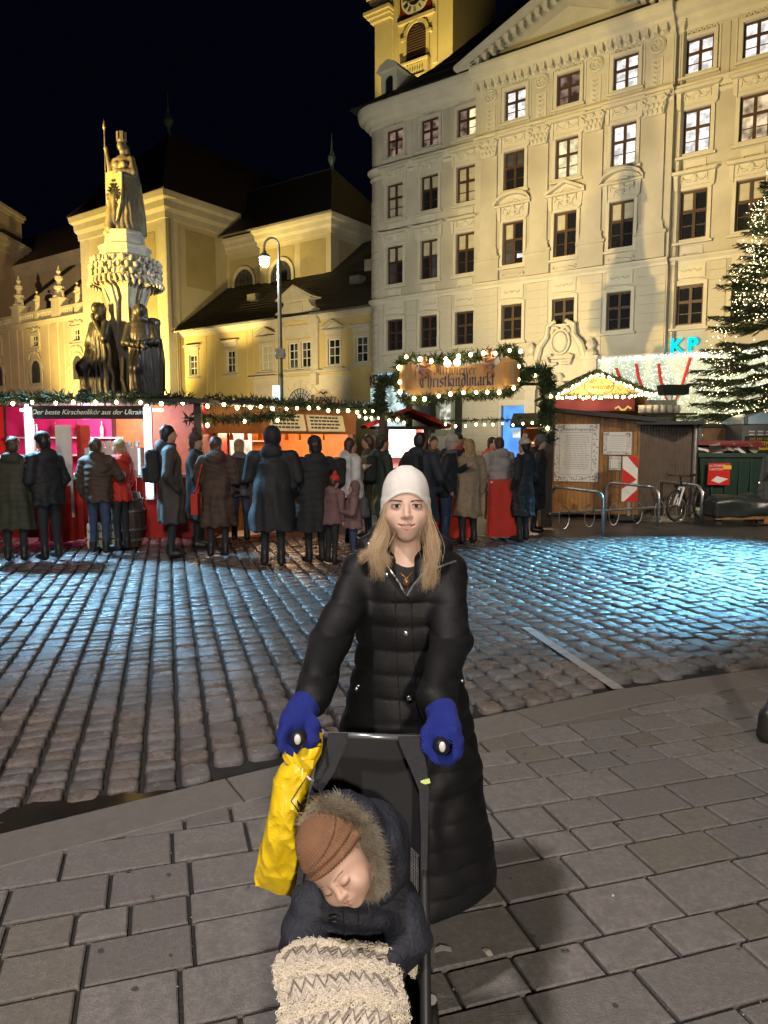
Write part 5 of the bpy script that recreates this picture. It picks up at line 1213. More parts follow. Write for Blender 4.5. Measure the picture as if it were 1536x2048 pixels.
pr = [LO([(0, .05, .05, .42, .34), (.5, .03, .02, .37, .3), (1.0, 0, 0, .3, .26), (1.3, 0, 0, .27, .22), (1.65, 0, 0, .32, .22), (1.95, 0, .02, .27, .17), (2.05, 0, .02, .1, .09)], .06),
      C((0, .02, 2.0), (-.0, -.03, 2.2), .085, .075, .04), EL((-.0, -.06, 2.3), (.12, .14, .165), None, .04), EL((.0, .05, 2.32), (.15, .14, .17), None, .05), C((-.1, .02, 2.3), (-.2, -.03, 1.75), .11, .07, .06), C((.1, .06, 2.3), (.14, .1, 1.7), .1, .07, .06),
      C((-.3, 0, 1.86), (-.4, -.12, 1.4), .11, .1, .05), C((-.4, -.12, 1.4), (.1, -.36, 1.28), .09, .06, .03), EL((.14, -.37, 1.26), (.09, .06, .06), None, .02), C((.3, 0, 1.86), (.4, -.12, 1.45), .11, .1, .05), C((.4, -.12, 1.45), (.0, -.36, 1.38), .09, .06, .03),
      C((-.12, -.12, 1.0), (-.15, -.36, .7), .18, .16, .08), C((-.15, -.36, .7), (-.14, -.28, .05), .13, .1, .06), EL((-.14, -.38, .06), (.08, .16, .06), None, .03),
      LO([(-.02, .34, .12, .22, .24), (1.0, .36, .14, .2, .22), (1.5, .34, .16, .18, .2), (2.08, .3, .2, .2, .14)], .05), EL((.32, .18, 2.0), (.2, .16, .14), None, .05)]
sdf('body', pr, .026, MATS['bronze'], folds(8, 8, .022, 1.7, -.6), f2)
mb = MB(); mb.tube([(.52, .05, 1.55), (.6, -.1, .9), (.58, -.05, .1)], .04, 6); mb.build('staff', MATS['bronze'], f2); mb = MB(); mb.tube([(-.48, 0, 1.0), (-.5, -.1, .4), (-.42, -.1, .05)], .07, 6); mb.build('sash', MATS['bronze'], f2)
# ------------------------------------------------------------------ the market
M('wood_dark', (.055, .035, .022), .6, var=.3, scale=6, bump=.3); M('wood_plank', (.2, .105, .04), .6, var=.28, scale=7, bump=.3, rnd=.18); M('wood_orange', (.42, .15, .04), .6, var=.25, scale=6, bump=.2, rnd=.15)
M('red_panel', (.42, .02, .015), .45, var=.15); M('pink_panel', (.62, .03, .19), .5, var=.15); M('white_panel', (.62, .6, .57), .5, var=.1); M('cloth_red', (.5, .03, .015), .8, var=.15, scale=5, bump=.3, bscale=14)
M('roof_felt', (.03, .03, .03), .7, var=.2); M('board_black', (.014, .013, .013), .5, var=.2); M('chalk_white', (.72, .7, .66), .7, var=0, emit=(1, 1, 1), es=.12); M('cream', (.6, .5, .32), .6, var=.1); M('awning_blue', (.2, .25, .32), .6, var=.15)
M('steel', (.5, .51, .52), .25, .9, var=.1); M('glass_bottle', (.25, .05, .03), .1, var=.3); M('bottle_green', (.03, .09, .04), .12); M('bottle_clear', (.55, .5, .45), .1); M('amber', (.45, .2, .04), .15)
glow('led_white', (.62, .86, 1), 14); glow('lantern_warm', (1, .72, .4), 10); glow('tube_warm', (1, .78, .5), 12); glow('lit_shelf', (1, .82, .6), 1.4, .6, 4)
def bottle_mesh(mat):
    def f():
        mb = MB(); mb.lathe([(.036, 0), (.04, .02), (.04, .18), (.014, .24), (.014, .3), (.018, .31), (.0, .31)], 8); return mb.mesh('bottle', MATS[mat], True)
    return cached(('bottle', mat), f)
def mug_mesh(mat):
    def f():
        mb = MB(); mb.lathe([(.03, 0), (.042, .01), (.045, .1), (.04, .1), (.036, .02), (0, .02)], 10); mb.tube([(.042, 0, .08), (.07, 0, .07), (.07, 0, .03), (.042, 0, .02)], .008, 5); return mb.mesh('mug', MATS[mat], True)
    return cached(('mug', mat), f)
rs6 = random.Random(12)
ORD = 'first second third fourth fifth sixth seventh eighth ninth tenth eleventh twelfth thirteenth fourteenth fifteenth sixteenth'.split()
def planks_wall(p, x0, x1, y, z0, z1, n, mat, name='plank'):
    w = (x1 - x0) / n
    mb = MB(); mb.box(-w / 2 + .006, w / 2 - .006, -.012, .012, z0, z1); me = mb.mesh(name, MATS[mat])
    for i in range(n): link(name, me, p, loc=(x0 + w * (i + .5), y + rs6.uniform(-.003, .003), 0))
def stall(label, x, y, rz, L, D, Hh, counter=1.1, cmat='red_panel', back='pink_panel', side='wood_dark', lampcol=(1, .75, .55), lampw=60, fascia='board_black', fz=.3, cplank=0, roofz=.35):
    t = thing('market_stall', label, 'stall', (x, y, 0), rz, 'market stalls in a row')
    mb = MB(); mb.box(-.06, .06, -.06, .06, 0, Hh); post = mb.mesh('post', MATS['wood_dark'])
    for px in (0, L): link('post', post, t, loc=(px, 0, 0)); link('post', post, t, loc=(px, D, 0))
    mb = MB(); mb.box(-.05, L + .05, D - .02, D + .04, 0, Hh); mb.build('back_wall', MATS[back], t)
    mb = MB(); mb.box(-.03, .03, .1, D, 0, Hh); sm = mb.mesh('side_wall', MATS[side]); link('side_wall', sm, t); link('side_wall', sm, t, loc=(L, 0, 0))
    mb = MB(); mb.add([(-.3, -.45, Hh + .0), (L + .3, -.45, Hh + .0), (L + .3, D + .2, Hh + roofz), (-.3, D + .2, Hh + roofz)] + [(-.3, -.45, Hh - .06), (L + .3, -.45, Hh - .06), (L + .3, D + .2, Hh + roofz - .06), (-.3, D + .2, Hh + roofz - .06)], [(0, 1, 2, 3), (7, 6, 5, 4), (0, 4, 5, 1), (1, 5, 6, 2), (2, 6, 7, 3), (3, 7, 4, 0)]); mb.build('roof', MATS['roof_felt'], t)
    if fz: mb = MB(); mb.box(0, L, -.1, -.06, Hh - fz - .08, Hh - .08); mb.build('fascia', MATS[fascia], t)
    if cplank:
        planks_wall(t, 0, L, -.02, .05, counter, cplank, cmat)
    else:
        mb = MB(); mb.box(.05, L - .05, -.03, .02, .08, counter)
        for i in range(1, 4): mb.box(L * i / 4 - .03, L * i / 4 + .03, -.05, -.03, .08, counter)
        mb.build('counter_front', MATS[cmat], t)
    mb = MB(); mb.box(0, L, -.14, .45, counter, counter + .05); mb.build('counter_top', MATS['white_panel'], t)
    for k, z in enumerate((counter + .32, counter + .66)):
        mb = MB(); mb.box(.2, L - .2, D - .3, D - .03, z, z + .03); mb.build('shelf', MATS['white_panel'], t)
    mb = MB(); mb.tube([(L * .2, D * .5, Hh - .12), (L * .8, D * .5, Hh - .12)], .025, 8); mb.build('strip_lamp', MATS['tube_warm'], t)
    p = Matrix.Translation((x, y, 0)) @ Matrix.Rotation(rz, 4, 'Z') @ Vector((L / 2, D * .45, Hh - .3))
    lamp('stall_lamp', p, lampw, lampcol, rad=.25)
    return t
def on_stall(t, me, x, y, z, label, cat, group, s=1, rz=0):
    p = wmat(t) @ Vector((x, y, z)); return tag(link(me.name.split('.')[0], me, loc=p, rot=(0, 0, t.rotation_euler[2] + rz), scale=(s, s, s)), label, cat, group)
# --- liqueur stall
SA = stall('pink lit liqueur stall under a black sign with white handwriting', -7.6, 12.4, 0, 4.45, 2.2, 2.42, 1.12, 'red_panel', 'pink_panel', 'red_panel', (1, .55, .66), 190, fz=0, roofz=.05)
za, zb = at(180, 838, 12.28).z, at(180, 812, 12.28).z
xa, xb = at(64, 825, 12.28).x, at(291, 825, 12.28).x
mb = MB(); mb.box(xa, xb, 12.24, 12.28, za, zb); sg = mb.build('sign_board', MATS['board_black'], SA, world=True)
t_ = txt('lettering', 'Der beste Kirschenlikör aus der Ukraine', .119, MATS['chalk_white'], sg, None, .35, .003, world=True, space=.98)
t_.matrix_parent_inverse = wmat(sg).inverted(); t_.matrix_basis = TT((xa + xb) / 2 + .02, 12.225, za + .075)
for px_, z0 in ((58, 1.15), (296, .75)):
    X = at(px_, 850, 12.22).x
    mb = MB(); mb.box(X - .07, X + .07, 12.2, 12.26, z0, 2.3); lb = mb.build('led_post', MATS['white_panel'], SA, world=True)
    mb = MB(); mb.tube([(X, 12.17, z0 + .05), (X, 12.17, 2.34)], .026, 8); mb.build('led_tube', MATS['led_white'], lb, world=True)
mb = MB(); mb.box(-6.0, -5.86, 12.3, 12.33, 1.0, 2.02); mb.box(-5.5, -5.24, 12.2, 12.23, .45, 2.0); mb.build('white_banner', MATS['white_panel'], SA, world=True)
mb = MB(); mb.box(-5.15, -5.08, 12.2, 12.6, .1, 2.0); mb.build('red_upright', MATS['red_panel'], SA, world=True)
mb = MB(); mb.box(-4.98, -4.1, 12.1, 12.5, 1.17, 1.62); mb.build('display_case', MATS['white_panel'], SA, world=True)
mb = MB(); mb.box(-4.95, -4.13, 12.06, 12.1, .06, 1.12); mb.build('apron_panel', MATS['cloth_red'], SA, world=True)
for i in range(16):
    m = ('glass_bottle', 'bottle_clear', 'amber', 'bottle_green')[rs6.randrange(4)]
    on_stall(SA, bottle_mesh(m), .6 + i * .23 + rs6.uniform(-.04, .04), 2.03, (1.47 if i % 2 else 1.81), ORD[i] + ' liqueur bottle from the left on the shelves of the pink lit stall', 'bottle', 'bottles on the liqueur stall shelves')
for i in range(7): on_stall(SA, mug_mesh('white_panel'), 2.7 + i * .12, -.12, 1.62, ORD[i] + ' white cup from the left in the row on the liqueur counter', 'cup', 'cups on the liqueur counter', 1.1, i)
garland('fir garland with warm bulbs along the liqueur stall roof', [(-7.9, 11.98, 2.43), (-6.3, 11.95, 2.45), (-4.7, 11.95, 2.44), (-3.15, 12.1, 2.44)], .085, 2600, 14, .1, 'garlands on the stall roofs')
# --- orange grill stall, its front turned to the right
pb = at(398, 880, 12.9); pe = at(705, 880, 16.2); pb.z = pe.z = 0; rzb = math.atan2(pe.y - pb.y, pe.x - pb.x); Lb = (pe - pb).length
SB = stall('orange glowing food stall with slanted yellow menu boards', pb.x, pb.y, rzb, Lb, 2.6, 2.45, 1.05, 'wood_orange', 'wood_orange', 'wood_orange', (1, .62, .34), 430, 'wood_orange', .5, 14, .06)
for i, (a, b) in enumerate(((1.55, 2.5), (2.6, 3.7))):
    mb = MB(); T = Matrix.Translation((0, -.2, 1.93)) @ Matrix.Rotation(R(-14), 4, 'X'); mb.box(a, b, -.02, .02, 0, .34, T); bd = mb.build('menu_board', M('menu_yellow', (.6, .46, .2), .6, var=.15, emit=(1, .8, .45), es=.25), SB)
    mb = MB()
    for r in range(4):
        x = a + .06
        while x < b - .2:
            w = rs6.uniform(.05, .14); mb.box(x, x + w, -.03, -.021, .05 + r * .072, .085 + r * .072, T); x += w + .03
    tag(mb.build('print_lines', MATS['letters_dark'], bd), kind='stuff')
mb = MB()
for i in range(9): mb.tube([(.5 + i * .36, .15, 2.05), (.5 + i * .36, .15, 1.75)], [.02, .05], 6)
tag(mb.build('hanging_wares', MATS['amber'], SB), kind='stuff')
mb = MB(); mb.box(.4, 3.2, 2.2, 2.5, 1.0, 1.9); mb.build('lit_shelf', MATS['lit_shelf'], SB)
for i in range(12): on_stall(SB, bottle_mesh(('amber', 'bottle_clear', 'glass_bottle')[i % 3]), .5 + i * .28, .3, 1.1, ORD[i] + ' bottle from the left on the counter of the orange food stall', 'bottle', 'bottles on the orange food stall')
for i in range(6): on_stall(SB, mug_mesh('cloth_red'), 1.2 + i * .16, .05, 1.1, ORD[i] + ' red mug from the left on the orange food stall counter', 'mug', 'mugs on the orange food stall', 1.2, i)
d = (pe - pb).normalized(); nrm = Vector((d.y, -d.x, 0))
garland('fir garland with warm bulbs along the orange food stall roof', [pb + nrm * .45 + Vector((-.2, 0, 2.45)), pb + d * Lb * .5 + nrm * .48 + Vector((0, 0, 2.46)), pe + nrm * .45 + Vector((.4, .3, 2.46))], .085, 2400, 17, .1, 'garlands on the stall roofs')
q = at(385, 836, 12.4); garland('short fir garland slung under the roof between the two left stalls', [q + Vector((-.1, 0, 0)), q + Vector((.6, .6, .02)), q + Vector((1.5, 1.6, .12))], .09, 900, 3, .1)
# --- small white kiosk and back stalls
pc = at(772, 880, 17.2)
SC = stall('small brightly lit kiosk with an orange gable behind the crowd', pc.x, pc.y, R(6), .95, 1.2, 2.05, 1.0, 'red_panel', 'white_panel', 'red_panel', (1, .93, .85), 130, 'red_panel', 0, roofz=.05)
mb = MB()
for s in (-1, 1): mb.prism([(.475 + s * .95, 2.02), (.475, 2.42), (.475, 2.5), (.475 + s * 1.0, 2.1)], -.5, 1.3)
mb.build('gable_roof', MATS['cloth_red'], SC)
garland('fir garland with bulbs on the left edge of the bright kiosk', [at(700, 822, 16.6), at(760, 828, 16.4), at(812, 836, 16.2)], .1, 1100, 9, .1, 'garlands on the stall roofs')
pd = at(1046, 880, 17.6)
SD = stall('orange stall with white cups glimpsed under the right garland post', pd.x, pd.y, R(-12), 1.0, 1.4, 2.1, 1.0, 'wood_orange', 'wood_orange', 'wood_dark', (1, .7, .42), 60, 'wood_orange', .3)
for i in range(5): on_stall(SD, mug_mesh('white_panel'), .15 + i * .16, .0, 1.05, ORD[i] + ' white cup from the left on the stall under the right garland post', 'cup', 'cups on the right stall', 1.3, i)
garland('thin fir garland with bulbs strung low across the market entrance', [at(880, 842, 15.6), at(960, 840, 15.8), at(1090, 838, 16.2)], .045, 500, 11, .07, 'garlands on the stall roofs', bscale=.8)
pk = at(622, 880, 20)
SK = thing('chestnut_stand', 'chestnut stand with a cream arched name board above its dark red roof', 'stall', (pk.x, pk.y, 0), R(-4))
mb = MB(); mb.box(0, .8, 0, .9, 0, 2.3); mb.build('body', MATS['wood_dark'], SK)
mb = MB(); mb.box(-.05, .83, -.3, 1, 2.3, at(650, 806, 20).z); mb.build('roof', MATS['cloth_red'], SK)
z0 = at(650, 806, 20).z
mb = MB(); mb.prism([(.0, z0), (.78, z0), (.78, z0 + .17), (.72, z0 + .22), (.6, z0 + .23), (.5, z0 + .33), (.39, z0 + .36), (.28, z0 + .33), (.18, z0 + .23), (.06, z0 + .22), (0, z0 + .17)], -.28, -.22); nb = mb.build('name_board', MATS['cream'], SK)
mb = MB(); nib(mb, 'Maronibrater', .04, z0 + .045, .105, .7, -.29, .26); tag(mb.build('lettering', MATS['letters_dark'], nb), kind='stuff')
mb = MB()
for s in (-1, 1): mb.tube([(.39, -.29, z0 + .22), (.39 + s * .06, -.29, z0 + .28), (.39 + s * .13, -.29, z0 + .24)], [.02, .02, .008], 5)
mb.build('leaf_ornament', MATS['letters_dark'], nb)
pt_ = at(676, 880, 22)
TA = thing('tarpaulin_stall', 'pale blue tarpaulin stall roof left of the garland gate', 'stall', (pt_.x, pt_.y, 0), 0)
mb = MB(); mb.add([(0, 0, 2.55), (1.5, 0, 2.55), (1.5, 1.2, 2.95), (0, 1.2, 2.95), (0, 0, 2.4), (1.5, 0, 2.4)], [(0, 1, 2, 3), (4, 5, 1, 0)]); mb.build('tarpaulin', MATS['awning_blue'], TA)
mb = MB(); mb.box(-.04, .04, .05, .13, 0, 2.5); po = mb.mesh('post', MATS['wood_dark']); link('post', po, TA, loc=(.05, 0, 0)); link('post', po, TA, loc=(1.45, 0, 0))
# --- gate with the market's name
GZ = 14.5
gl, gr_ = at(764, 880, GZ).x, at(1094, 880, GZ).x
gt = thing('garland_gate', 'market gate of two dark posts joined by thick fir garlands', 'gate', (gl, GZ, 0))
for i, X in enumerate((gl, gr_)):
    mb = MB(); mb.box(X - .06, X + .06, GZ + .02, GZ + .14, 0, at(764, 750, GZ).z + (.1 if i else 0)); mb.build('post', MATS['wood_dark'], gt, world=True)
mb = MB(); mb.box(gr_ - .1, gr_ + .12, GZ - .02, GZ + .2, 0, 2.0); mb.build('post_box', MATS['wood_dark'], gt, world=True)
P_ = lambda x, y: at(x, y, GZ)
mb = MB(); mb.box(gl, gr_, GZ + .1, GZ + .16, P_(900, 770).z, P_(900, 764).z); mb.build('beam', MATS['wood_dark'], gt, world=True)
nb = thing('market_sign', 'scroll shaped tan wooden name sign with blackletter and two cherubs', 'sign', (at(920, 750, GZ).x, GZ, P_(920, 790).z))
top = [(808, 727), (830, 722), (850, 724), (880, 733), (920, 734), (960, 727), (1000, 716), (1016, 716), (1032, 722)]; bot = [(1030, 768), (1008, 781), (985, 780), (940, 787), (890, 789), (850, 790), (828, 792), (808, 783)]
poly = [(P_(*p).x, P_(*p).z) for p in bot[::-1]] + [(P_(*p).x, P_(*p).z) for p in top[::-1]]
mb = MB(); mb.prism(poly, GZ - .1, GZ - .05); mb.build('board', M('sign_tan', (.5, .29, .1), .55, var=.2, scale=3), nb, world=True)
for xx, y0_, y1_ in ((815, 732, 781), (1021, 726, 772)):
    a, b = P_(xx, y1_), P_(xx, y0_)
    mb = MB(); mb.tube([a + Vector((0, -.12, 0)), a.lerp(b, .33) + Vector((0, -.12, 0)), a.lerp(b, .66) + Vector((0, -.12, 0)), b + Vector((0, -.12, 0))], [.15, .17, .17, .15], 14); mb.build('scroll_end', MATS['sign_tan'], nb, smooth=False, world=True)
mb = MB(); x0_, x1_ = P_(838, 775).x, P_(988, 775).x; nib(mb, 'Christkindlmarkt', x0_, P_(900, 776).z, .165, x1_ - x0_, GZ - .112, .27)
for i, v in enumerate(mb.v): mb.v[i] = (v[0], v[1], v[2] + (v[0] - x0_) * .035)
tag(mb.build('lettering', MATS['letters_dark'], nb, world=True), kind='stuff')
mb = MB(); x0_, x1_ = P_(868, 745).x, P_(952, 745).x; nib(mb, 'Altwiener', x0_, P_(900, 750).z, .13, x1_ - x0_, GZ - .112, .25); tag(mb.build('lettering', M('letters_gold', (.16, .08, .02), .5), nb, world=True), kind='stuff')
def cherub(label, px, py, flip, h):
    p = P_(px, py); c = thing('cherub', label, 'figure', (p.x, GZ - .16, p.z), 0, 'cherubs on the market sign'); f = flip
    pr = [EL((0, 0, 0), (.075, .06, .09), None, .03, 0), EL((.02 * f, -.01, .16), (.06, .06, .065), None, .02, 0), C((0, 0, .06), (.01 * f, 0, .12), .04, .035, .02, 0),
          C((.05 * f, -.03, .06), (.14 * f, -.06, .05), .026, .02, .015, 0), C((-.05 * f, -.03, .05), (.06 * f, -.1, .01), .026, .02, .015, 0), C((.03 * f, -.03, -.06), (.13 * f, -.08, -.08), .042, .034, .02, 0), C((.13 * f, -.08, -.08), (.14 * f, -.07, -.2), .032, .022, .015, 0), C((-.03 * f, -.02, -.06), (.03 * f, -.08, -.15), .042, .034, .02, 0), C((.03 * f, -.08, -.15), (-.07 * f, -.05, -.22), .03, .022, .015, 0),
          EL((.01 * f, .01, .19), (.06, .06, .05), None, .01, 1), EL((0, -.01, -.08), (.09, .07, .05), None, .02, 2)]
    sdf('body', pr, .012, [M('cherub_skin', (.5, .25, .14), .5), M('cherub_hair', (.22, .1, .03), .5), M('cherub_cloth', (.16, .15, .22), .6)], None, c)
    mb = MB(); mb.prism([(-.04 * f, 0), (-.1 * f, .12), (-.2 * f, .2), (-.24 * f, .12), (-.2 * f, 0), (-.12 * f, -.06)], .05, .075); mb.build('wing', M('wing_white', (.5, .48, .46), .6), c)
    c.scale = (h, h, h); return c
cherub('cherub seated on the left end of the market sign', 845, 737, 1, 1.0); cherub('cherub seated on the right end of the market sign', 978, 725, -1, 1.05)
gp = [P_(*p) + Vector((0, -.06, 0)) for p in ((806, 800), (798, 770), (800, 728), (815, 718), (835, 724), (860, 722), (900, 716), (950, 712), (990, 708), (1003, 704), (1020, 698), (1034, 706), (1036, 730), (1032, 770), (1010, 785), (960, 787), (935, 790), (920, 784), (880, 795), (840, 800), (812, 800))]
garland('thick fir garland with large bulbs wound round the market sign', gp, .11, 5200, 24, .1, None, 0, .15, 1.15)
garland('thick fir garland hanging from the right gate post', [P_(*p) for p in ((1036, 752), (1060, 745), (1092, 742), (1098, 780), (1092, 830), (1094, 880))], .14, 2600, 3, .12, 'garlands on the gate posts')
garland('thinner fir garland hanging from the left gate post', [P_(*p) for p in ((806, 762), (785, 760), (764, 758), (760, 790), (758, 822))], .1, 1300, 0, .11, 'garlands on the gate posts')
for px_, py_ in ((912, 727), (893, 729)):
    p = P_(px_, py_); t = thing('spot_lamp', ['bright bare lamp in the middle of the market sign', 'bright bare lamp just left of the middle of the market sign'][px_ == 893], 'lamp', (p.x, GZ - .22, p.z), 0, 'bare lamps over the market sign')
    mb = MB(); mb.ell((0, 0, 0), (.07, .07, .07), 10, 8); mb.build('globe', MATS['lantern_warm'], t, smooth=True); mb = MB(); mb.tube([(0, 0, .06), (0, .1, .12)], .012, 5); mb.build('arm', MATS['wood_dark'], t)
# --- visible street lamp with its bow and light
sl = thing('street_lamp', 'tall green-grey street lamp with curved neck, lit white, behind the stalls', 'street lamp', (at(562, 805, 19.5).x, 19.5, 0))
X0 = at(562, 805, 19.5).x; zt = at(556, 520, 19.5).z
mb = MB(); mb.lathe([(.12, 0), (.12, 1.2), (.08, 1.3), (.065, 3.4), (.075, 3.45), (.06, 3.5), (.05, zt)], 12)
mb.build('pole', M('lamp_pole', (.1, .115, .12), .4, .5), sl)
pts = [(0, 0, zt)]
for k in range(11): a = R(180 * k / 10); pts.append((-.19 + .19 * math.cos(a), 0, zt + .34 + .22 * math.sin(a)))
pts.append((-.38, 0, zt + .22)); mb = MB(); mb.tube(pts, .032, 8); mb.build('neck', MATS['lamp_pole'], sl)
mb = MB(); mb.lathe([(.03, .22), (.06, .12), (.15, .04), (.16, .0)], 12, (-.38, 0, zt + .06)); mb.build('lamp_shade', MATS['lamp_pole'], sl)
mb = MB(); mb.ell((-.38, 0, zt - .03), (.13, .13, .16), 12, 8); mb.build('lit_globe', glow('lamp_globe', (.85, .94, 1), 60), sl, smooth=True)
mb = MB(); mb.box(-.12, .12, -.1, .1, 3.9, 4.15); mb.tube([(-.14, 0, 4.0), (.14, 0, 4.0)], .05, 6); mb.build('junction_box', MATS['lamp_pole'], sl)
lamp('street_lamp_light', (X0 - .38, 19.5 - .02, zt - .35), 420, (.75, .9, 1), rad=.16)
lb = thing('light_box', 'small white lit box sign beside the street lamp pole', 'sign', (at(553, 800, 19.3).x, 19.3, 0))
mb = MB(); mb.box(-.1, .09, -.06, .06, at(553, 806, 19.3).z, at(553, 771, 19.3).z); mb.build('lit_panel', glow('box_glow', (.85, 1, .97), 1.3), lb); mb = MB(); mb.box(-.02, .02, -.02, .02, 0, at(553, 806, 19.3).z); mb.build('post', MATS['lamp_pole'], lb)
# --- fir bush at the left end of the liqueur stall
def small_fir(label, x, y, h, r, n, seed):
    t = thing('fir_tree', label, 'tree', (x, y, 0)); rg = random.Random(seed)
    mb = MB(); mb.tube([(0, 0, 0), (0, 0, h)], [.05, .01], 6); mb.build('trunk', MATS['wood_dark'], t)
    mb = MB()
    for i in range(n):
        z = h * (.08 + .9 * i / n); rr = r * (1 - z / h) + .06; a = i * 2.4
        e = Vector((math.cos(a) * rr, math.sin(a) * rr, z - rr * .25)); needles(mb, [Vector((0, 0, z)), e], .06, 110, .08, rg)
    tag(mb.build('crown', MATS['fir'], t), kind='stuff'); return t
small_fir('small fir tree standing at the left end of the liqueur stall', -6.62, 11.3, 2.3, .75, 60, 3)
# --- tables, crates and barrels among the people
def bar_table(label, x, y, w, d, h, mat):
    t = thing('bar_table', label, 'table', (x, y, 0), rs6.uniform(-.3, .3), 'cloth covered tables in the crowd')
    mb = MB(); mb.box(-w / 2, w / 2, -d / 2, d / 2, h, h + .03); mb.build('tabletop', MATS['white_panel'], t)
    mb = MB(); n = 40; pts = []
    for i in range(n):
        a = 2 * math.pi * i / n; sx = max(-1, min(1, 1.35 * math.cos(a))); sy = max(-1, min(1, 1.35 * math.sin(a))); pts.append((sx * w / 2, sy * d / 2, a))
    vs = []
    for k, z in enumerate((h + .035, h * .7, h * .35, .05)):
        for (x_, y_, a) in pts: f = 1.02 + k * .02 + (.035 * math.sin(a * 9 + k) if k else 0); vs.append((x_ * f, y_ * f, z))
    mb.add(vs, [(k * n + i, k * n + (i + 1) % n, (k + 1) * n + (i + 1) % n, (k + 1) * n + i) for k in range(3) for i in range(n)] + [tuple(range(n))]); mb.build('tablecloth', MATS[mat], t, smooth=False); return t
p = gnd(1012, 1075); bar_table('tall red covered table right of the woman, nearer the garland post', p.x, p.y, .62, .6, 1.0, 'cloth_red')
p = gnd(905, 1078); bar_table('red covered table half hidden behind the woman', p.x, p.y, .62, .55, .9, 'cloth_red')
p = gnd(125, 1085); bar_table('red covered table in front of the liqueur stall', p.x, p.y, .5, .5, .95, 'cloth_red')
p = gnd(255, 1092); ba = thing('barrel', 'dark wooden barrel below the liqueur stall counter', 'barrel', (p.x, p.y, 0))
mb = MB(); mb.lathe([(.22, 0), (.28, .25), (.3, .45), (.28, .65), (.22, .9), (0, .9)], 16); mb.build('staves', MATS['wood_dark'], ba)
mb = MB()
for z, r in ((.12, .26), (.3, .295), (.6, .295), (.78, .26)): mb.lathe([(r + .008, z - .02), (r + .008, z + .02)], 16)
mb.build('hoop', MATS['steel'], ba)
p = gnd(225, 1090); cr = thing('crate', 'pale crate on the ground before the liqueur stall', 'crate', (p.x, p.y - .2, 0), .2)
for k in range(3): mb = MB(); mb.box(-.28, .28, -.2, -.18, .04 + .13 * k, .14 + .13 * k); mb.build('slat', MATS['cream'], cr)
mb = MB(); mb.box(-.28, .28, .18, .2, 0, .4); mb.box(-.28, -.26, -.18, .18, 0, .4); mb.box(.26, .28, -.18, .18, 0, .4); mb.box(-.28, .28, -.18, .18, 0, .02); mb.build('crate_body', MATS['cream'], cr)
# ------------------------------------------------------------------ right side: hut, racks, bicycle, container, cabin, tree
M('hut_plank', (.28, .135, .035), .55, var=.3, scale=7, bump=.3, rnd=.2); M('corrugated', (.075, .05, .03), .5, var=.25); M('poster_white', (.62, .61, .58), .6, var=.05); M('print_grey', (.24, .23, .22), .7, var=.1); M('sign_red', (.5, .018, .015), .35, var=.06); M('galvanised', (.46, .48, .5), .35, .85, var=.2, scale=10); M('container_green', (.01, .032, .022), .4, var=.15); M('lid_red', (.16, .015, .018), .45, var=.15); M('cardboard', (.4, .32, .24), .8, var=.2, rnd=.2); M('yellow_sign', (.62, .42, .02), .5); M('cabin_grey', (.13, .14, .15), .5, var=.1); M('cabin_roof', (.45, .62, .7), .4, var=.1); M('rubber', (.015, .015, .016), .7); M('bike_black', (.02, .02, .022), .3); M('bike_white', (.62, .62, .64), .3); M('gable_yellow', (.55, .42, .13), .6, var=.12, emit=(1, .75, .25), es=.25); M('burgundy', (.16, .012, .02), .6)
q1, q2 = at(1103, 900, 17.0), at(1275, 900, 16.3)
rzh = math.atan2(q2.y - q1.y, q2.x - q1.x); Lh = math.hypot(q2.x - q1.x, q2.y - q1.y); zt1, zt2 = at(1103, 824, 17.0).z, at(1275, 841, 16.3).z
hu = thing('wooden_hut', 'closed wooden plank hut with posters and a dark corrugated annex', 'hut', (q1.x, q1.y, 0), rzh)
n = 21
for i in range(n):
    w = Lh / n; zz = zt1 + (zt2 - zt1) * (i + .5) / n
    mb = MB(); mb.box(-w / 2 + .004, w / 2 - .004, -.014 + (.006 if i % 2 else 0), .01, .06, zz); mb.build('plank', MATS['hut_plank'], hu, loc=(w * (i + .5), 0, 0))
mb = MB(); mb.box(0, Lh, .02, 2.2, .03, zt2 - .02); mb.build('body', MATS['wood_dark'], hu)
mb = MB(); mb.box(-.2, Lh + .12, -.3, 2.4, zt2 + .0, zt2 + .09, Matrix.Rotation(math.atan2(zt1 - zt2, Lh), 4, 'Y') @ Matrix.Translation((0, 0, (zt1 - zt2) * .95))); mb.build('roof', MATS['roof_felt'], hu)
mb = MB()
zc = at(1325, 850, 16.5).z; xe = Lh + (1376 - 1275) / 1450 * 16.6 / math.cos(rzh)
vs = []; nn_ = 60
for i in range(nn_ + 1):
    x = Lh + .02 + (xe - Lh) * i / nn_; y = .02 * math.cos(i * math.pi / 1.5) + (x - Lh) * .48
    vs += [(x, y, .04), (x, y, zc)]
mb.add(vs, [(2 * i, 2 * i + 2, 2 * i + 3, 2 * i + 1) for i in range(nn_)]); mb.build('corrugated_wall', MATS['corrugated'], hu, smooth=True)
mb = MB(); mb.box(Lh - .05, xe + .1, -.25, 2, zc, zc + .07, Matrix.Translation((0, .0, 0))); mb.build('annex_roof', MATS['roof_felt'], hu)
mb = MB(); mb.tube([(xe - .05, (xe - Lh) * .48 - .08, 0), (xe - .05, (xe - Lh) * .48 - .08, zc)], .04, 8); mb.build('pipe', MATS['galvanised'], hu)
mb = MB(); mb.box(-.14, 0, -.05, .1, 0, zt1); mb.box(Lh - .0, Lh + .05, -.03, .05, 0, zt2); mb.build('corner_post', MATS['wood_plank'], hu)
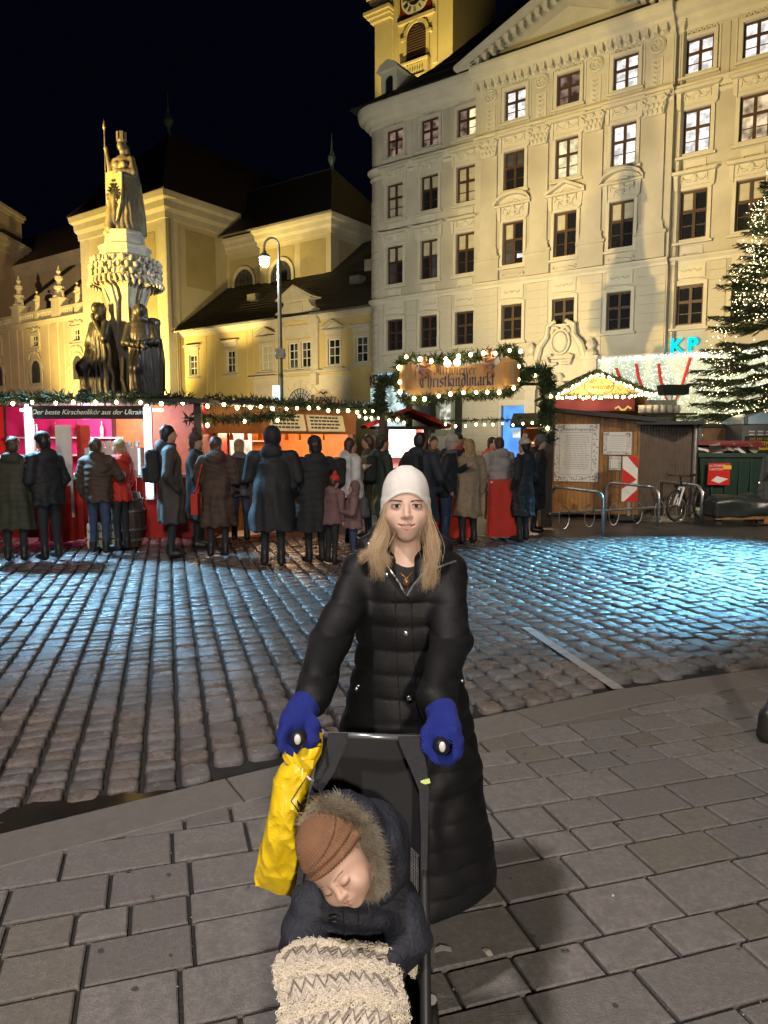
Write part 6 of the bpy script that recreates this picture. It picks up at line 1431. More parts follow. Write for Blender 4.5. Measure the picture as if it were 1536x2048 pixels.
def hut_pt(px, py, off=-.03):
    r = ray(px, py); nrm = Vector((math.sin(rzh), -math.cos(rzh), 0)); o = Vector((q1.x, q1.y, 0)) + nrm * (-off)
    k = (o - Vector((0, 0, H))).dot(nrm) / r.dot(nrm); p = Vector((0, 0, H)) + r * k
    return (p - Vector((q1.x, q1.y, 0))).dot(Vector((math.cos(rzh), math.sin(rzh), 0))), p.z
def poster(label, x0, y0, x1, y1, title, lines, tz, head=True, group='posters on the wooden hut'):
    a, zb_ = hut_pt(x0, y1); b, zt_ = hut_pt(x1, y0)
    o = wmat(hu) @ Vector((a, -.035, zb_)); t = thing('poster', label, 'poster', o, rzh, group); w, h = b - a, zt_ - zb_
    mb = MB(); mb.box(0, w, -.012, .0, 0, h); mb.build('sheet', MATS['poster_white'], t)
    rg = random.Random(int(x0)); mb = MB(); m = .13 * w
    for _ in range(int(60 + 70 * w * h)):
        e = rg.randrange(4); x, z = (rg.choice((rg.uniform(.02, .22 * w), rg.uniform(.78 * w, w - .04))), h - rg.uniform(.02, .12 * h)) if e == 0 else (rg.uniform(.02, w - .04), rg.uniform(.02, .1 * h)) if e == 1 else (rg.uniform(.01, m), rg.uniform(0.02, h * .95)) if e == 2 else (w - rg.uniform(.02, m), rg.uniform(.02, h * .95))
        a_ = rg.uniform(0, 6.3); l = .02 + .03 * w; d = Vector((math.cos(a_) * l, 0, math.sin(a_) * l)); p = Vector((x, -.0135, z)); nv = Vector((-d.z, 0, d.x)) * .3
        mb.add([p - d * .5, p - nv, p + d * .5, p + nv], [(0, 1, 2, 3)])
    tag(mb.build('leaf_print', MATS['print_grey'], t), kind='stuff')
    frame_ = MB(); frame_ring(frame_, rect_pts(w * .74, h * .74, w * .48, h * .12), rect_pts(w * .74 - .016, h * .74 - .016, w * .48, h * .12 + .008), -.0145, -.0125); frame_.build('frame_line', MATS['print_grey'], t)
    mb = MB()
    for r in range(lines):
        z = h * (.8 - .62 * r / lines); x = w * .2 + rg.uniform(0, .06) * w
        while x < w * .74:
            l = rg.uniform(.03, .12) * w; mb.box(x, x + l, -.0145, -.013, z, z + h * .008); x += l + .02 * w
    if lines: tag(mb.build('print_lines', MATS['print_grey'], t), kind='stuff')
    if title: txt('title', title, tz, MATS['letters_dark'], t, TT(w * .5, -.015, h * .89), 0, .001)
    return t
poster('largest white programme poster on the left of the plank hut', 1108, 848, 1199, 962, 'Advent-Programm', 16, .085)
poster('smaller white notice right of the programme poster', 1206, 864, 1264, 909, '', 7, .05)
poster('smallest sign under the notice on the plank hut', 1218, 913, 1242, 940, '', 2, .03)
# chevron sign
a, b = at(1243, 1000, 15.9), at(1276, 913, 15.9)
cv = thing('chevron_sign', 'red and white chevron road sign leaning before the hut corner', 'sign', (a.x, 15.9, 0), R(-4))
w, z0, z1 = b.x - a.x, at(1260, 1003, 15.9).z, b.z
mb = MB(); mb.box(0, w, 0, .02, z0, z1); mb.build('plate', MATS['poster_white'], cv)
h = z1 - z0
mb = MB()
mb.prism([(0.3 * w, z1), (w, z1), (w, z1 - .27 * h)], -.004, -.001); mb.prism([(0, z1 - .26 * h), (w * .95, z0 + .49 * h), (0, z0 + .28 * h)], -.004, -.001); mb.prism([(w, z0 + .27 * h), (w, z0), (.15 * w, z0)], -.004, -.001)
mb.build('red_arrow', MATS['sign_red'], cv); mb = MB(); mb.box(w * .4, w * .6, .02, .06, 0, z1); mb.build('post', MATS['galvanised'], cv)
mb = MB(); mb.box(-.1, w + .1, -.1, .25, 0, .09); mb.build('base', MATS['rubber'], cv)
# bicycle racks
def rack(label, a, b, h):
    t = thing('bicycle_rack', label, 'bicycle rack', (a[0], a[1], 0), 0, 'steel bicycle racks before the hut')
    a, b = Vector((*a, 0)), Vector((*b, 0)); d = (b - a).normalized(); pts = [a]
    for k in range(7): q = R(90 * k / 6); pts.append(a + d * (.22 - .22 * math.cos(q)) + Vector((0, 0, h - .22 + .22 * math.sin(q))))
    for k in range(7): q = R(90 * k / 6); pts.append(b - d * (.22 - .22 * math.sin(q)) + Vector((0, 0, h * 1.02 - .22 + .22 * math.cos(q))))
    pts.append(b); mb = MB(); mb.tube(pts, .03, 10); mb.build('hoop', MATS['galvanised'], t, smooth=True, world=True); return t
ra = [gnd(1205, 1072), gnd(1316, 1054), gnd(1402, 1046)]
dirv = Vector((-.62, 1.45, 0))
labs = ['steel bicycle hoop nearest the stalls, standing left in front of the hut', 'steel bicycle hoop in front of the chevron sign', 'steel bicycle hoop the parked bicycle leans on']
for g, lb_ in zip(ra, labs): rack(lb_, (g.x, g.y), (g.x + dirv.x, g.y + dirv.y), .8)
rl = thing('rack_rail', 'low steel rail with wheel loops joining the bicycle hoops', 'rail', (ra[0].x, ra[0].y, 0))
m0, m1 = ra[0] + dirv * .45 + Vector((-.5, .2, .32)), ra[2] + dirv * .45 + Vector((.3, 0, .32))
mb = MB(); mb.tube([m0, m1], .025, 8); mb.build('bar', MATS['galvanised'], rl, world=True)
for k in range(6):
    c = m0.lerp(m1, (k + .5) / 6); mb = MB(); mb.tube([c + Vector((.1 * math.cos(R(a)), -.1, .1 * math.sin(R(a)) * 2.2 - .08)) for a in range(0, 361, 24)], .011, 5); mb.build('wheel_loop', MATS['galvanised'], rl, world=True)
# bicycle
g = gnd(1350, 1043); bk = thing('bicycle', 'black and white mountain bicycle parked at the rack', 'bicycle', (g.x, g.y, 0), R(38))
def wheel(cx):
    mb = MB(); mb.tube([(cx + .325 * math.cos(R(a)), 0, .345 + .325 * math.sin(R(a))) for a in range(0, 361, 12)], .026, 6); wh = mb.build('wheel', MATS['rubber'], bk, smooth=True)
    mb = MB(); mb.tube([(cx + .29 * math.cos(R(a)), 0, .345 + .29 * math.sin(R(a))) for a in range(0, 361, 15)], .012, 5); mb.build('rim', MATS['steel'], wh)
    mb = MB()
    for k in range(16): a = R(22.5 * k); mb.tube([(cx, .02 * (-1) ** k, .345), (cx + .29 * math.cos(a), 0, .345 + .29 * math.sin(a))], .003, 3)
    mb.tube([(cx, -.05, .345), (cx, .05, .345)], .025, 8); mb.build('spokes', MATS['steel'], wh)
wheel(0); wheel(1.06)
mb = MB(); A_, B_, C_, D_ = (.2, 0, .78), (.45, 0, .33), (.62, 0, .8), (1.06, 0, .345)
for p, q, r in ((A_, B_, .024), (A_, C_, .022), (B_, C_, .02), (B_, D_, .014), (C_, D_, .012), ((.17, 0, .88), (.23, 0, .7), .022)): mb.tube([p, q], r, 8)
mb.build('frame', MATS['bike_black'], bk)
mb = MB()
for s in (-1, 1): mb.tube([(.21, .05 * s, .72), (.09, .055 * s, .5), (0, .055 * s, .345)], .022, 8)
mb.tube([(.21, -.06, .72), (.21, .06, .72)], .025, 8); mb.build('fork', MATS['bike_white'], bk)
mb = MB(); mb.tube([(.17, 0, .9), (.13, 0, .98)], .018, 6); mb.tube([(.17, -.32, 1.0), (.13, -.15, .98), (.13, .15, .98), (.17, .32, 1.0)], .014, 7); mb.tube([(.12, -.2, .98), (.02, -.24, 1.0)], .007, 5); mb.build('handlebar', MATS['bike_black'], bk)
mb = MB(); mb.tube([(.6, 0, .78), (.66, 0, .97)], .014, 6); mb.ell((.68, 0, .99), (.13, .06, .03), 10, 6); mb.build('saddle', MATS['rubber'], bk)
mb = MB(); mb.tube([(.45 + .09 * math.cos(R(a)), -.05, .33 + .09 * math.sin(R(a))) for a in range(0, 361, 30)], .008, 5); mb.tube([(.45, -.06, .33), (.5, -.07, .17)], .012, 5); mb.box(.45, .56, -.16, -.07, .155, .18); mb.build('crank', MATS['steel'], bk)
# paper container
pc_ = at(1400, 900, 16.4); cn = thing('waste_container', 'dark green paper container with open red lid and piled cardboard', 'container', (pc_.x, 16.4, 0), R(-3))
hz = at(1450, 908, 16.4).z
mb = MB(); mb.add([(.12, .08, .2), (1.3, .08, .2), (1.3, .95, .2), (.12, .95, .2), (0, 0, hz), (1.4, 0, hz), (1.4, 1.05, hz), (0, 1.05, hz)], [(0, 3, 2, 1), (0, 1, 5, 4), (1, 2, 6, 5), (2, 3, 7, 6), (3, 0, 4, 7)]); mb.box(-.05, 1.45, -.05, .03, hz - .07, hz + .02); mb.box(-.05, .03, .03, 1.1, hz - .07, hz + .02)
for x in (.3, .6, .9, 1.15): mb.box(x - .02, x + .02, -.0, .05, .35, hz - .1)
mb.build('bin', MATS['container_green'], cn)
mb = MB(); mb.add([(-.06, .75, hz + .05), (1.46, .75, hz + .05), (1.46, -.05, hz + .14), (-.02, .1, hz + .2), (-.06, 1.1, hz + .02), (1.46, 1.1, hz + .02), (-.1, .45, hz + .24), (1.44, .3, hz + .26)], [(0, 1, 7, 6), (6, 7, 2, 3), (4, 5, 1, 0)]); mb.box(-.1, 1.46, .28, .33, hz + .2, hz + .3); mb.build('lid', MATS['lid_red'], cn)
for k in range(2): mb = MB(); mb.tube([(.25 + .9 * k, .1, .1), (.25 + .9 * k, .16, .1)], .1, 12); mb.build('caster', MATS['rubber'], cn)
rg = random.Random(8)
for i in range(9):
    mb = MB(); mb.cbox((0, 0, 0), (rg.uniform(.18, .4), rg.uniform(.15, .3), rg.uniform(.04, .16)), Matrix.Rotation(rg.uniform(-.5, .5), 4, 'Y') @ Matrix.Rotation(rg.uniform(-.5, .5), 4, 'X'))
    tag(mb.build('cardboard_box', MATS['cardboard'] if i % 3 else MATS['poster_white'], None, loc=wmat(cn) @ Vector((.15 + i * .135, .22 + .2 * (i % 2), hz + .04 + .05 * (i % 3))), rot=(0, 0, rg.uniform(-1, 1))), ORD[i] + ' piece of cardboard or paper from the left under the open red lid', 'cardboard', 'cardboard scraps in the paper container')
xa, za_, xb, zb_ = at(1414, 970, 16.32).x, at(1414, 970, 16.32).z, at(1460, 926, 16.32).x, at(1460, 926, 16.32).z
mb = MB(); mb.box(xa, xb, 16.3, 16.32, za_, zb_); st = mb.build('red_sticker', MATS['sign_red'], cn, world=True)
for i, s_ in enumerate(('ALTPAPIER', 'KARTON')):
    t_ = txt('print', s_, .075, MATS['poster_white'], st, None, 0, .001, 'LEFT'); t_.matrix_parent_inverse = wmat(st).inverted(); t_.matrix_basis = TT(xa + .02, 16.295, zb_ - .085 - i * .08)
mb = MB(); mb.add([(xa + .08, 16.294, za_ + .1), (xa + .26, 16.294, za_ + .04), (xb - .03, 16.294, za_ + .14), (xa + .2, 16.294, za_ + .2)], [(0, 1, 2, 3)]); mb.build('print', MATS['poster_white'], st, world=True)
mb = MB(); mb.box(xb - .16, xb + .02, 16.285, 16.3, zb_ - .14, zb_ - .05); mb.build('yellow_label', MATS['yellow_sign'], st, world=True)
# portable toilet cabin
pt2 = at(1484, 880, 17.6); tc_ = thing('toilet_cabin', 'grey portable toilet cabin with pale blue domed roof at the right edge', 'cabin', (pt2.x, 17.6, 0), R(-3))
hz2 = at(1500, 848, 17.6).z
mb = MB(); mb.box(0, 1.15, 0, 1.15, .05, hz2)
for k in range(7): mb.box(.12 + k * .15, .17 + k * .15, -.02, 0, .1, hz2 - .55)
mb.build('body', MATS['cabin_grey'], tc_)
mb = MB(); mb.prism([(-.04, hz2), (1.19, hz2), (1.19, hz2 + .06), (1.05, hz2 + .2), (.8, hz2 + .27), (.4, hz2 + .27), (.15, hz2 + .18), (-.04, hz2 + .06)], -.05, 1.2); mb.build('dome_roof', MATS['cabin_roof'], tc_)
for k in range(3):
    for j in range(3): mb = MB(); mb.box(.14 + .2 * j, .28 + .2 * j, -.03, -.002, hz2 - .2 - .07 * k, hz2 - .165 - .07 * k); mb.build('vent_slot', MATS['poster_white'], tc_)
mb = MB(); mb.tube([(.05, -.05, hz2), (.05, -.05, hz2 + .18)], .05, 8); mb.build('vent_pipe', MATS['cabin_grey'], tc_)
za_, zb_ = at(1500, 908, 17.6).z, at(1500, 872, 17.6).z
mb = MB(); mb.box(.07, 1.1, -.05, -.025, za_, zb_); sb = mb.build('sign_plate', MATS['board_black'], tc_)
mb = MB(); mb.box(.08, 1.08, -.06, -.05, za_ + .1, zb_ - .13); mb.build('yellow_band', MATS['yellow_sign'], sb)
txt('print', 'MOBICLO', .19, MATS['letters_dark'], sb, TT(.52, -.062, za_ + .15), 0, .001, bold=.003); txt('print', 'WC MIETSERVICE', .09, MATS['yellow_sign'], sb, TT(.5, -.052, zb_ - .1), 0, .001)
# fence panels
fp = at(1378, 880, 18.6); fe = thing('panel_fence', 'tall fence of grey and brown panels behind the paper container', 'fence', (fp.x, 18.6, 0), R(-2))
zf = at(1420, 850, 18.6).z
for i, (a, b, m) in enumerate(((0, .33, 'cabin_grey'), (.35, .95, 'wood_plank'), (.97, 1.6, 'cabin_grey'), (1.62, 3.4, 'wood_dark'))):
    mb = MB(); mb.box(a, b, 0, .04, .05, zf - .06); mb.build('panel', MATS[m], fe)
mb = MB(); mb.box(-.05, 3.5, -.06, .1, zf - .06, zf + .03); mb.build('coping', MATS['roof_felt'], fe)
# low dark things before the container
g = gnd(1478, 1050); tb = thing('covered_trolley', 'low dark tarpaulin covered trolley in front of the paper container', 'trolley', (g.x, g.y + .2, 0), R(4))
sdf('tarpaulin', [BX((0, 0, .34), (.62, .3, .2), None, .1, .1), EL((-.25, 0, .5), (.3, .25, .12), None, .12), EL((.35, 0, .52), (.2, .22, .14), None, .12)], .025, M('tarp_dark', (.02, .025, .024), .35, bump=.4, bscale=9), waves(4, 9, .03), tb)
for x in (-.45, .45): mb = MB(); mb.tube([(x, -.2, .08), (x, -.14, .08)], .08, 12); mb.build('wheel', MATS['rubber'], tb)
mb = MB(); mb.box(-.55, .55, -.26, .26, .12, .18); mb.build('deck', MATS['wood_plank'], tb)
g = gnd(1524, 1046); cb = thing('wooden_crate', 'small orange-brown wooden crate at the right edge by the trolley', 'crate', (g.x, g.y, 0), R(8))
for k in range(3): mb = MB(); mb.box(-.3, .3, -.2, -.18, .03 + .1 * k, .11 + .1 * k); mb.build('slat', MATS['wood_orange'], cb)
mb = MB(); mb.box(-.3, .3, -.18, .2, 0, .3); mb.build('crate_body', MATS['wood_plank'], cb)
# gabled kiosk
GK = 21.0; k0 = at(1103, 880, GK); kk = thing('gabled_kiosk', 'gabled market kiosk with a lit yellow front behind the plank hut', 'stall', (k0.x, GK, 0), R(-3))
ex, ez = at(1187, 748, GK).x - k0.x, at(1187, 748, GK).z; rx_, rz_ = at(1294, 786, GK).x - k0.x, at(1294, 789, GK).z; lz = at(1100, 793, GK).z
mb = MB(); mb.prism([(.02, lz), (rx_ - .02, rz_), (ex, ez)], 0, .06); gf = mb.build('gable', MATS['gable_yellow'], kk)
mb = MB(); mb.tube([(ex + .15 + .42 * math.cos(R(a)), -.012, lz + .3 + .26 * math.sin(R(a))) for a in range(0, 361, 20)], .012, 5); mb.build('ring_print', MATS['letters_gold'], gf)
txt('print', 'alt', .22, M('print_orange', (.24, .05, .01), .6), gf, TT(ex - .05, -.015, lz + .36), .3, .002); txt('print', 'wiener', .24, MATS['print_orange'], gf, TT(ex + .2, -.015, lz + .2), .3, .002)
mb = MB(); rg = random.Random(2)
for _ in range(60):
    x = rg.uniform(.4, rx_ - .4); z = lz + rg.uniform(.05, .9) * (1 - abs(x - ex) / (ex if x < ex else rx_ - ex)) * (ez - lz) * .85; a = rg.uniform(0, 3); d = Vector((math.cos(a), 0, math.sin(a))) * .06; nv = Vector((-d.z, 0, d.x)) * .3; p = Vector((x, -.008, z))
    mb.add([p - d, p - nv, p + d, p + nv], [(0, 1, 2, 3)])
tag(mb.build('leaf_print', M('print_ochre', (.4, .24, .05), .6), gf), kind='stuff')
mb = MB()
for (a, b), (c, d) in (((-.12, lz - .04), (ex, ez)), ((rx_ + .12, rz_ - .04), (ex, ez))): mb.prism([(a, b), (c, d), (c, d + .1), (a, b + .08)], -.3, 2.6)
mb.build('roof', MATS['roof_felt'], kk)
mb = MB(); mb.box(.05, rx_ - .05, .02, 2.3, 0, 1.1); mb.box(.05, rx_ - .05, 2.2, 2.3, 1.1, lz); mb.box(rx_ - .08, rx_ - .03, .02, 2.3, 1.1, rz_); mb.build('body', MATS['wood_plank'], kk)
mb = MB(); mb.box(.05, rx_ - .4, -.06, 0, at(1180, 822, GK).z, lz); mb.build('valance', MATS['burgundy'], kk)
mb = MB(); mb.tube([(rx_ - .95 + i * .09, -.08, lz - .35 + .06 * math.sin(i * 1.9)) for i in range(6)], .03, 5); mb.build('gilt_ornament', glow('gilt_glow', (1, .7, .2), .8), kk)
mb = MB(); mb.box(rx_ + .02, rx_ + .9, .3, 2.2, 1.2, rz_ - .15); mb.build('glass_screen', M('screen_pale', (.35, .38, .33), .2, var=.3), kk)
lamp('stall_lamp', wmat(kk) @ Vector((ex, -.5, lz + .1)), 45, (1, .8, .45), rad=.2)
kw = wmat(kk)
garland('fir garland with dense bulbs outlining the yellow kiosk gable', [kw @ Vector((-.1, -.3, lz + .02)), kw @ Vector((ex, -.3, ez + .05)), kw @ Vector((rx_ + .1, -.3, rz_ + .02))], .07, 1500, 34, .08, 'garlands on the stall roofs')
garland('fir garland with dense bulbs along the base of the yellow gable', [kw @ Vector((-.1, -.3, lz)), kw @ Vector((rx_ * .5, -.3, lz - .02)), kw @ Vector((rx_ + .1, -.3, rz_))], .06, 1000, 32, .08, 'garlands on the stall roofs', .04)
for i in range(6):
    p = at(1283 + i * 14, 826, GK - .25); tag(link('mug', mug_mesh('white_panel'), loc=(p.x, p.y, p.z), rot=(0, 0, i), scale=(2.2, 2.2, 2.2)), ORD[i] + ' white cup from the left on the ledge of the gabled kiosk', 'cup', 'cups on the gabled kiosk ledge')
mb = MB(); p = at(1276, 827, GK); mb.box(p.x - .05, p.x + 1.5, GK - .5, GK - .1, p.z - .05, p.z); mb.build('ledge', MATS['wood_dark'], kk, world=True)
p = at(1352, 781, 22.5); gs = thing('green_awning', 'small dark green awning beside the kiosk roof', 'awning', (p.x, 22.5, p.z)); mb = MB(); mb.prism([(-.35, -.12), (.4, -.12), (.42, .18), (-.42, .18)], 0, .5); mb.build('cloth', MATS['container_green'], gs); mb = MB(); mb.tube([(0, .3, -p.z), (0, .3, -.1)], .03, 6); mb.build('pole', MATS['galvanised'], gs)
# decorated fir
XT, YT, HT_ = 10.75, 20.0, at(1528, 300, 20).z
xt = thing('christmas_tree', 'tall lit fir tree with clusters of white lights at the right edge', 'tree', (XT, YT, 0)); rg = random.Random(21)
mb = MB(); mb.tube([(0, 0, 0), (0, 0, HT_ * .6), (-.1, 0, HT_)], [.16, .08, .012], 8); mb.build('trunk', MATS['wood_dark'], xt)
nd = [MB(), MB()]; br = MB(); lights = []
def spray(p, e, n, ln, mbx):
    d = e - p; L_ = d.length; d = d / L_; s = d.cross(Vector((0, 0, 1))).normalized(); u = s.cross(d)
    for i in range(n):
        t = (i + rg.random()) / n; b = p + d * L_ * t; a = rg.uniform(0, 6.28); o = (s * math.cos(a) + u * math.sin(a) * .6 + d * .8).normalized() * ln * rg.uniform(.7, 1.2); w_ = d.cross(o).normalized() * .009
        mbx.add([b - w_, b + w_, b + o], [(0, 1, 2)])
z = .7
while z < HT_ - .15:
    f = 1 - z / HT_; Lr = .12 + 3.3 * f ** .85; nb_ = int(6 + 11 * f); a0 = rg.uniform(0, 6.3)
    for k in range(nb_):
        a = a0 + 2 * math.pi * k / nb_ + rg.uniform(-.25, .25); l = Lr * rg.uniform(.72, 1.12); d = Vector((math.cos(a), math.sin(a), 0))
        if d.y > .75 and f > .12: continue
        p0 = Vector((-.1 * z / HT_, 0, z)); up = .32 if f < .25 else (.12 if f < .5 else -.02)
        pts = [p0, p0 + d * l * .5 + Vector((0, 0, l * (up - .1))), p0 + d * l * .85 + Vector((0, 0, l * (up - .16))), p0 + d * l + Vector((0, 0, l * (up - .08)))]
        br.tube(pts, [.02 + .02 * f, .014, .008, .004], 4, False)
        s = Vector((-d.y, d.x, 0)); mbx = nd[0 if rg.random() < .6 else 1]
        for p, q in zip(pts, pts[1:]): spray(p, q, int(26 + 40 * (q - p).length), .075, mbx)
        nt_ = int(4 + l * 9)
        for j in range(nt_):
            t = .22 + .75 * (j + rg.random() * .5) / nt_; b = pts[0].lerp(pts[1], t * 2) if t < .5 else pts[1].lerp(pts[3], t * 2 - 1)
            for sg_ in (-1, 1):
                tl = l * .34 * (1.1 - t) + .1; e = b + (d * .75 + s * sg_ * .85).normalized() * tl + Vector((0, 0, -tl * rg.uniform(.1, .4))); spray(b, e, int(12 + 55 * tl), .07, mbx); br.tube([b, e], [.006, .003], 3, False)
        if rg.random() < .62 and f > .06: lights.append((pts[1].lerp(pts[2], rg.random()), .1 + .16 * f))
    z += .2 + .16 * f
br.build('branches', MATS['wood_dark'], xt)
tag(nd[0].build('needles', M('tree_needles', (.05, .09, .035), .6, var=.4, scale=2), xt), kind='stuff'); tag(nd[1].build('needles', M('tree_needles_light', (.09, .13, .05), .6, var=.4, scale=2), xt), kind='stuff')
glow('tree_lights', (1, .82, .45), 8, sampling='NONE')
mb = MB()
for c, r in lights:
    for _ in range(int(22 + 40 * r)):
        v = Vector((rg.gauss(0, 1), rg.gauss(0, 1), rg.gauss(0, .7))) * r; mb.octa(c + v, rg.uniform(.01, .019))
tag(mb.build('fairy_lights', MATS['tree_lights'], xt), kind='stuff')
for c, r in lights[::6]: lamp('tree_light', Vector((XT, YT, 0)) + c, 8, (1, .8, .45), rad=.15)
# ------------------------------------------------------------------ people among the stalls
M('skin', (.6, .4, .31), .5, var=.06, scale=20, sss=.12); M('skin_far', (.42, .24, .165), .55, var=.08)
M('shoe', (.02, .018, .017), .4); M('jeans', (.035, .055, .11), .8, var=.25, scale=12); M('trousers_dark', (.018, .018, .021), .8, var=.2)
def cloth(name, col, rough=.75): return M('cloth_' + name, col, rough, var=.22, scale=7, bump=.35, bscale=25)
HAIRS = {'brown': M('hair_brown', (.06, .032, .016), .5, var=.3, scale=30), 'dark': M('hair_dark', (.014, .01, .008), .5, var=.3, scale=30), 'fair': M('hair_fair', (.3, .19, .08), .5, var=.3, scale=30), 'grey': M('hair_grey', (.25, .24, .23), .5, var=.3, scale=30)}
def person(label, x, y, h, yaw, coat, legs='trousers_dark', hair='dark', hat=None, pose='down', long_=False, fat=1.0, longhair=False, stride=0, bag=None, group='people standing at the market stalls', scarf=None, lean=0, puff=0, hood=False, pack=None):
    t = thing('person', label, 'person', (x, y, 0), yaw, group); s = h / 1.75; w = fat
    V = lambda a, b, c: (a * s, (b - lean * max(0, c - .9)) * s, c * s)
    sh_z, hip_z = 1.43, .92
    body = []
    for sd in (-1, 1):
        st = stride * sd
        body += [C(V(sd * .09, 0, .9), V(sd * .1, st * .5 - .01, .5), .09 * s * w, .062 * s, .04, 1), C(V(sd * .1, st * .5 - .01, .5), V(sd * .105, st + .02, .09), .06 * s, .045 * s, .03, 1),
                 EL(V(sd * .11, st - .05, .05), (.05 * s, .13 * s, .05 * s), None, .02, 2), C(V(sd * .105, st + .02, .05), V(sd * .105, st + .02, .16), .05 * s, .05 * s, .02, 2)]
    hz = 1.62
    body += [C(V(0, .02, 1.42), V(0, 0, 1.56), .055 * s, .05 * s, .03, 0), EL(V(0, .005, hz), (.075 * s, .092 * s, .108 * s), None, .02, 0), EL(V(0, -.03, hz - .06), (.055 * s, .06 * s, .06 * s), None, .03, 0),
             C(V(0, -.085, hz + .01), V(0, -.103, hz - .025), .01 * s, .014 * s, .012, 0), CUT(V(-.032, -.1, hz + .015), (.018 * s, .016 * s, .01 * s), None, .012), CUT(V(.032, -.1, hz + .015), (.018 * s, .016 * s, .01 * s), None, .012), CUT(V(0, -.1, hz - .068), (.025 * s, .012 * s, .004 * s), None, .01)]
    cz = .45 if long_ else .78
    coatp = [LO([(cz * s, 0, (.0 - lean * max(0, cz - .9)) * s, (.235 if long_ else .2) * s * w, .165 * s * w), (.95 * s, 0, -lean * .05 * s, .195 * s * w, .145 * s * w), (1.12 * s, 0, -lean * .22 * s, .18 * s * w, .135 * s * w), (1.3 * s, 0, -lean * .4 * s, .195 * s * w, .14 * s * w), (1.42 * s, 0, (.01 - lean * .52) * s, .15 * s * w, .105 * s), (1.49 * s, 0, (.02 - lean * .6) * s, .075 * s, .075 * s)], .04), C(V(-.15 * w, .01, 1.39), V(.15 * w, .01, 1.39), .075 * s, .075 * s, .05)]
    hands = []
    for sd in (-1, 1):
        S_ = V(sd * .19 * w, .01, 1.38)
        if pose == 'down': E_, W_ = V(sd * .25 * w, .03, 1.1), V(sd * .24 * w, -.05, .86)
        elif pose == 'both': E_, W_ = V(sd * .25 * w, -.03, 1.1), V(sd * .1, -.27, 1.14)
        elif pose == 'cup': E_, W_ = (V(sd * .25 * w, .0, 1.1), V(sd * .1, -.27, 1.25)) if sd > 0 else (V(sd * .25 * w, .03, 1.1), V(sd * .2, -.1, .88))
        elif pose == 'reach': E_, W_ = (V(sd * .27 * w, -.1, 1.15), V(sd * .22, -.42, 1.2)) if sd < 0 else (V(sd * .25 * w, .03, 1.1), V(sd * .24, -.05, .86))
        elif pose == 'pocket': E_, W_ = V(sd * .3 * w, .05, 1.1), V(sd * .21 * w, -.08, .92)
        coatp += [C(S_, E_, .073 * s * w, .062 * s, .03), C(E_, W_, .062 * s, .05 * s, .02)]
        if pose != 'pocket':
            d = (Vector(W_) - Vector(E_)).normalized(); c = Vector(W_) + d * .05 * s
            body += [C(W_, c, .03 * s, .038 * s, .015, 0)] + [C(c + Vector((.012 * (q - 1.5) * s, 0, 0)), c + d * (.07 + .01 * (q in (1, 2))) * s + Vector((.014 * (q - 1.5) * s, -.01 * s, 0)), .012 * s, .009 * s, .008, 0) for q in range(4)] + [C(c, c + d * .03 * s + Vector((-sd * .045 * s, -.015 * s, 0)), .013 * s, .01 * s, .01, 0)]
    hb = sdf('body', body, .019, [MATS['skin_far'], MATS[legs], MATS['shoe']], None, t)
    sd_ = int(abs(x) * 1000) % 9973; wv = waves(sd_, 11, .011); w2 = waves(sd_ + 1, 6, .5)
    fo = lambda X, Y, Z: np.where(Z < 1.35 * s, .011 * np.sin(np.arctan2(Y, X) * 7 + 5 * w2(X, Y, Z)) * np.clip((1.15 * s - Z) * 2.5, .1, 1), 0) - .007 * np.abs(np.sin(Z * 31 + 5 * w2(X, Y, Z))) * puff
    if hood: coatp += [EL(V(0, .1, 1.44), (.13 * s, .085 * s, .1 * s), None, .03), C(V(-.08, -.05, 1.46), V(.08, -.05, 1.46), .035 * s, .035 * s, .03)]
    else: coatp += CH([V(-.03, -.09, 1.44), V(-.085, 0, 1.49), V(0, .085, 1.5), V(.085, 0, 1.49), V(.03, -.09, 1.44)], .028 * s, .02)
    sdf('coat', coatp, .019, coat, lambda X, Y, Z: wv(X, Y, Z) * 1.3 + fo(X, Y, Z), t)
    mb = MB(); hc = Vector(V(0, .012, hz))
    hm = [EL(V(0, .02, hz + .035), (.088 * s, .1 * s, .09 * s), None, .02), EL(V(0, .05, hz - .02), (.082 * s, .065 * s, .1 * s), None, .03)]
    if longhair: hm += [EL(V(0, .06, hz - .14), (.09 * s, .05 * s, .13 * s), None, .04)]
    for sd in (-1, 1): hm.append(CUT(V(0, -.13, hz - .02), (.07 * s, .09 * s, .08 * s), None, .01))
    sdf('hair', hm, .014, HAIRS[hair], waves(3, 40, .006), t)
    if hat is not None:
        pr = [EL(V(0, .012, hz + .06), (.098 * s, .108 * s, .095 * s), None, .02), CUT(V(0, 0, hz - .06), (.2 * s, .2 * s, .085 * s), None, .01)]
        if hat[1] == 'bobble': pr.append(EL(V(0, .02, hz + .18), (.045 * s,) * 3, None, .01))
        if hat[1] == 'hood': pr = [EL(V(0, .035, hz + .02), (.115 * s, .12 * s, .14 * s), None, .02), CUT(V(0, -.12, hz - .01), (.085 * s, .12 * s, .11 * s), None, .02), EL(V(0, .04, hz - .13), (.12 * s, .1 * s, .06 * s), None, .04)]
        sdf('hat', pr, .014, hat[0], None, t)
    if scarf is not None:
        mb = MB(); mb.tube([Vector(V(.09 * math.cos(R(a)), .01 + .085 * math.sin(R(a)), 1.475 + .012 * math.sin(R(2 * a)))) for a in range(0, 361, 24)], .035 * s, 7); mb.build('scarf', scarf, t, smooth=True)
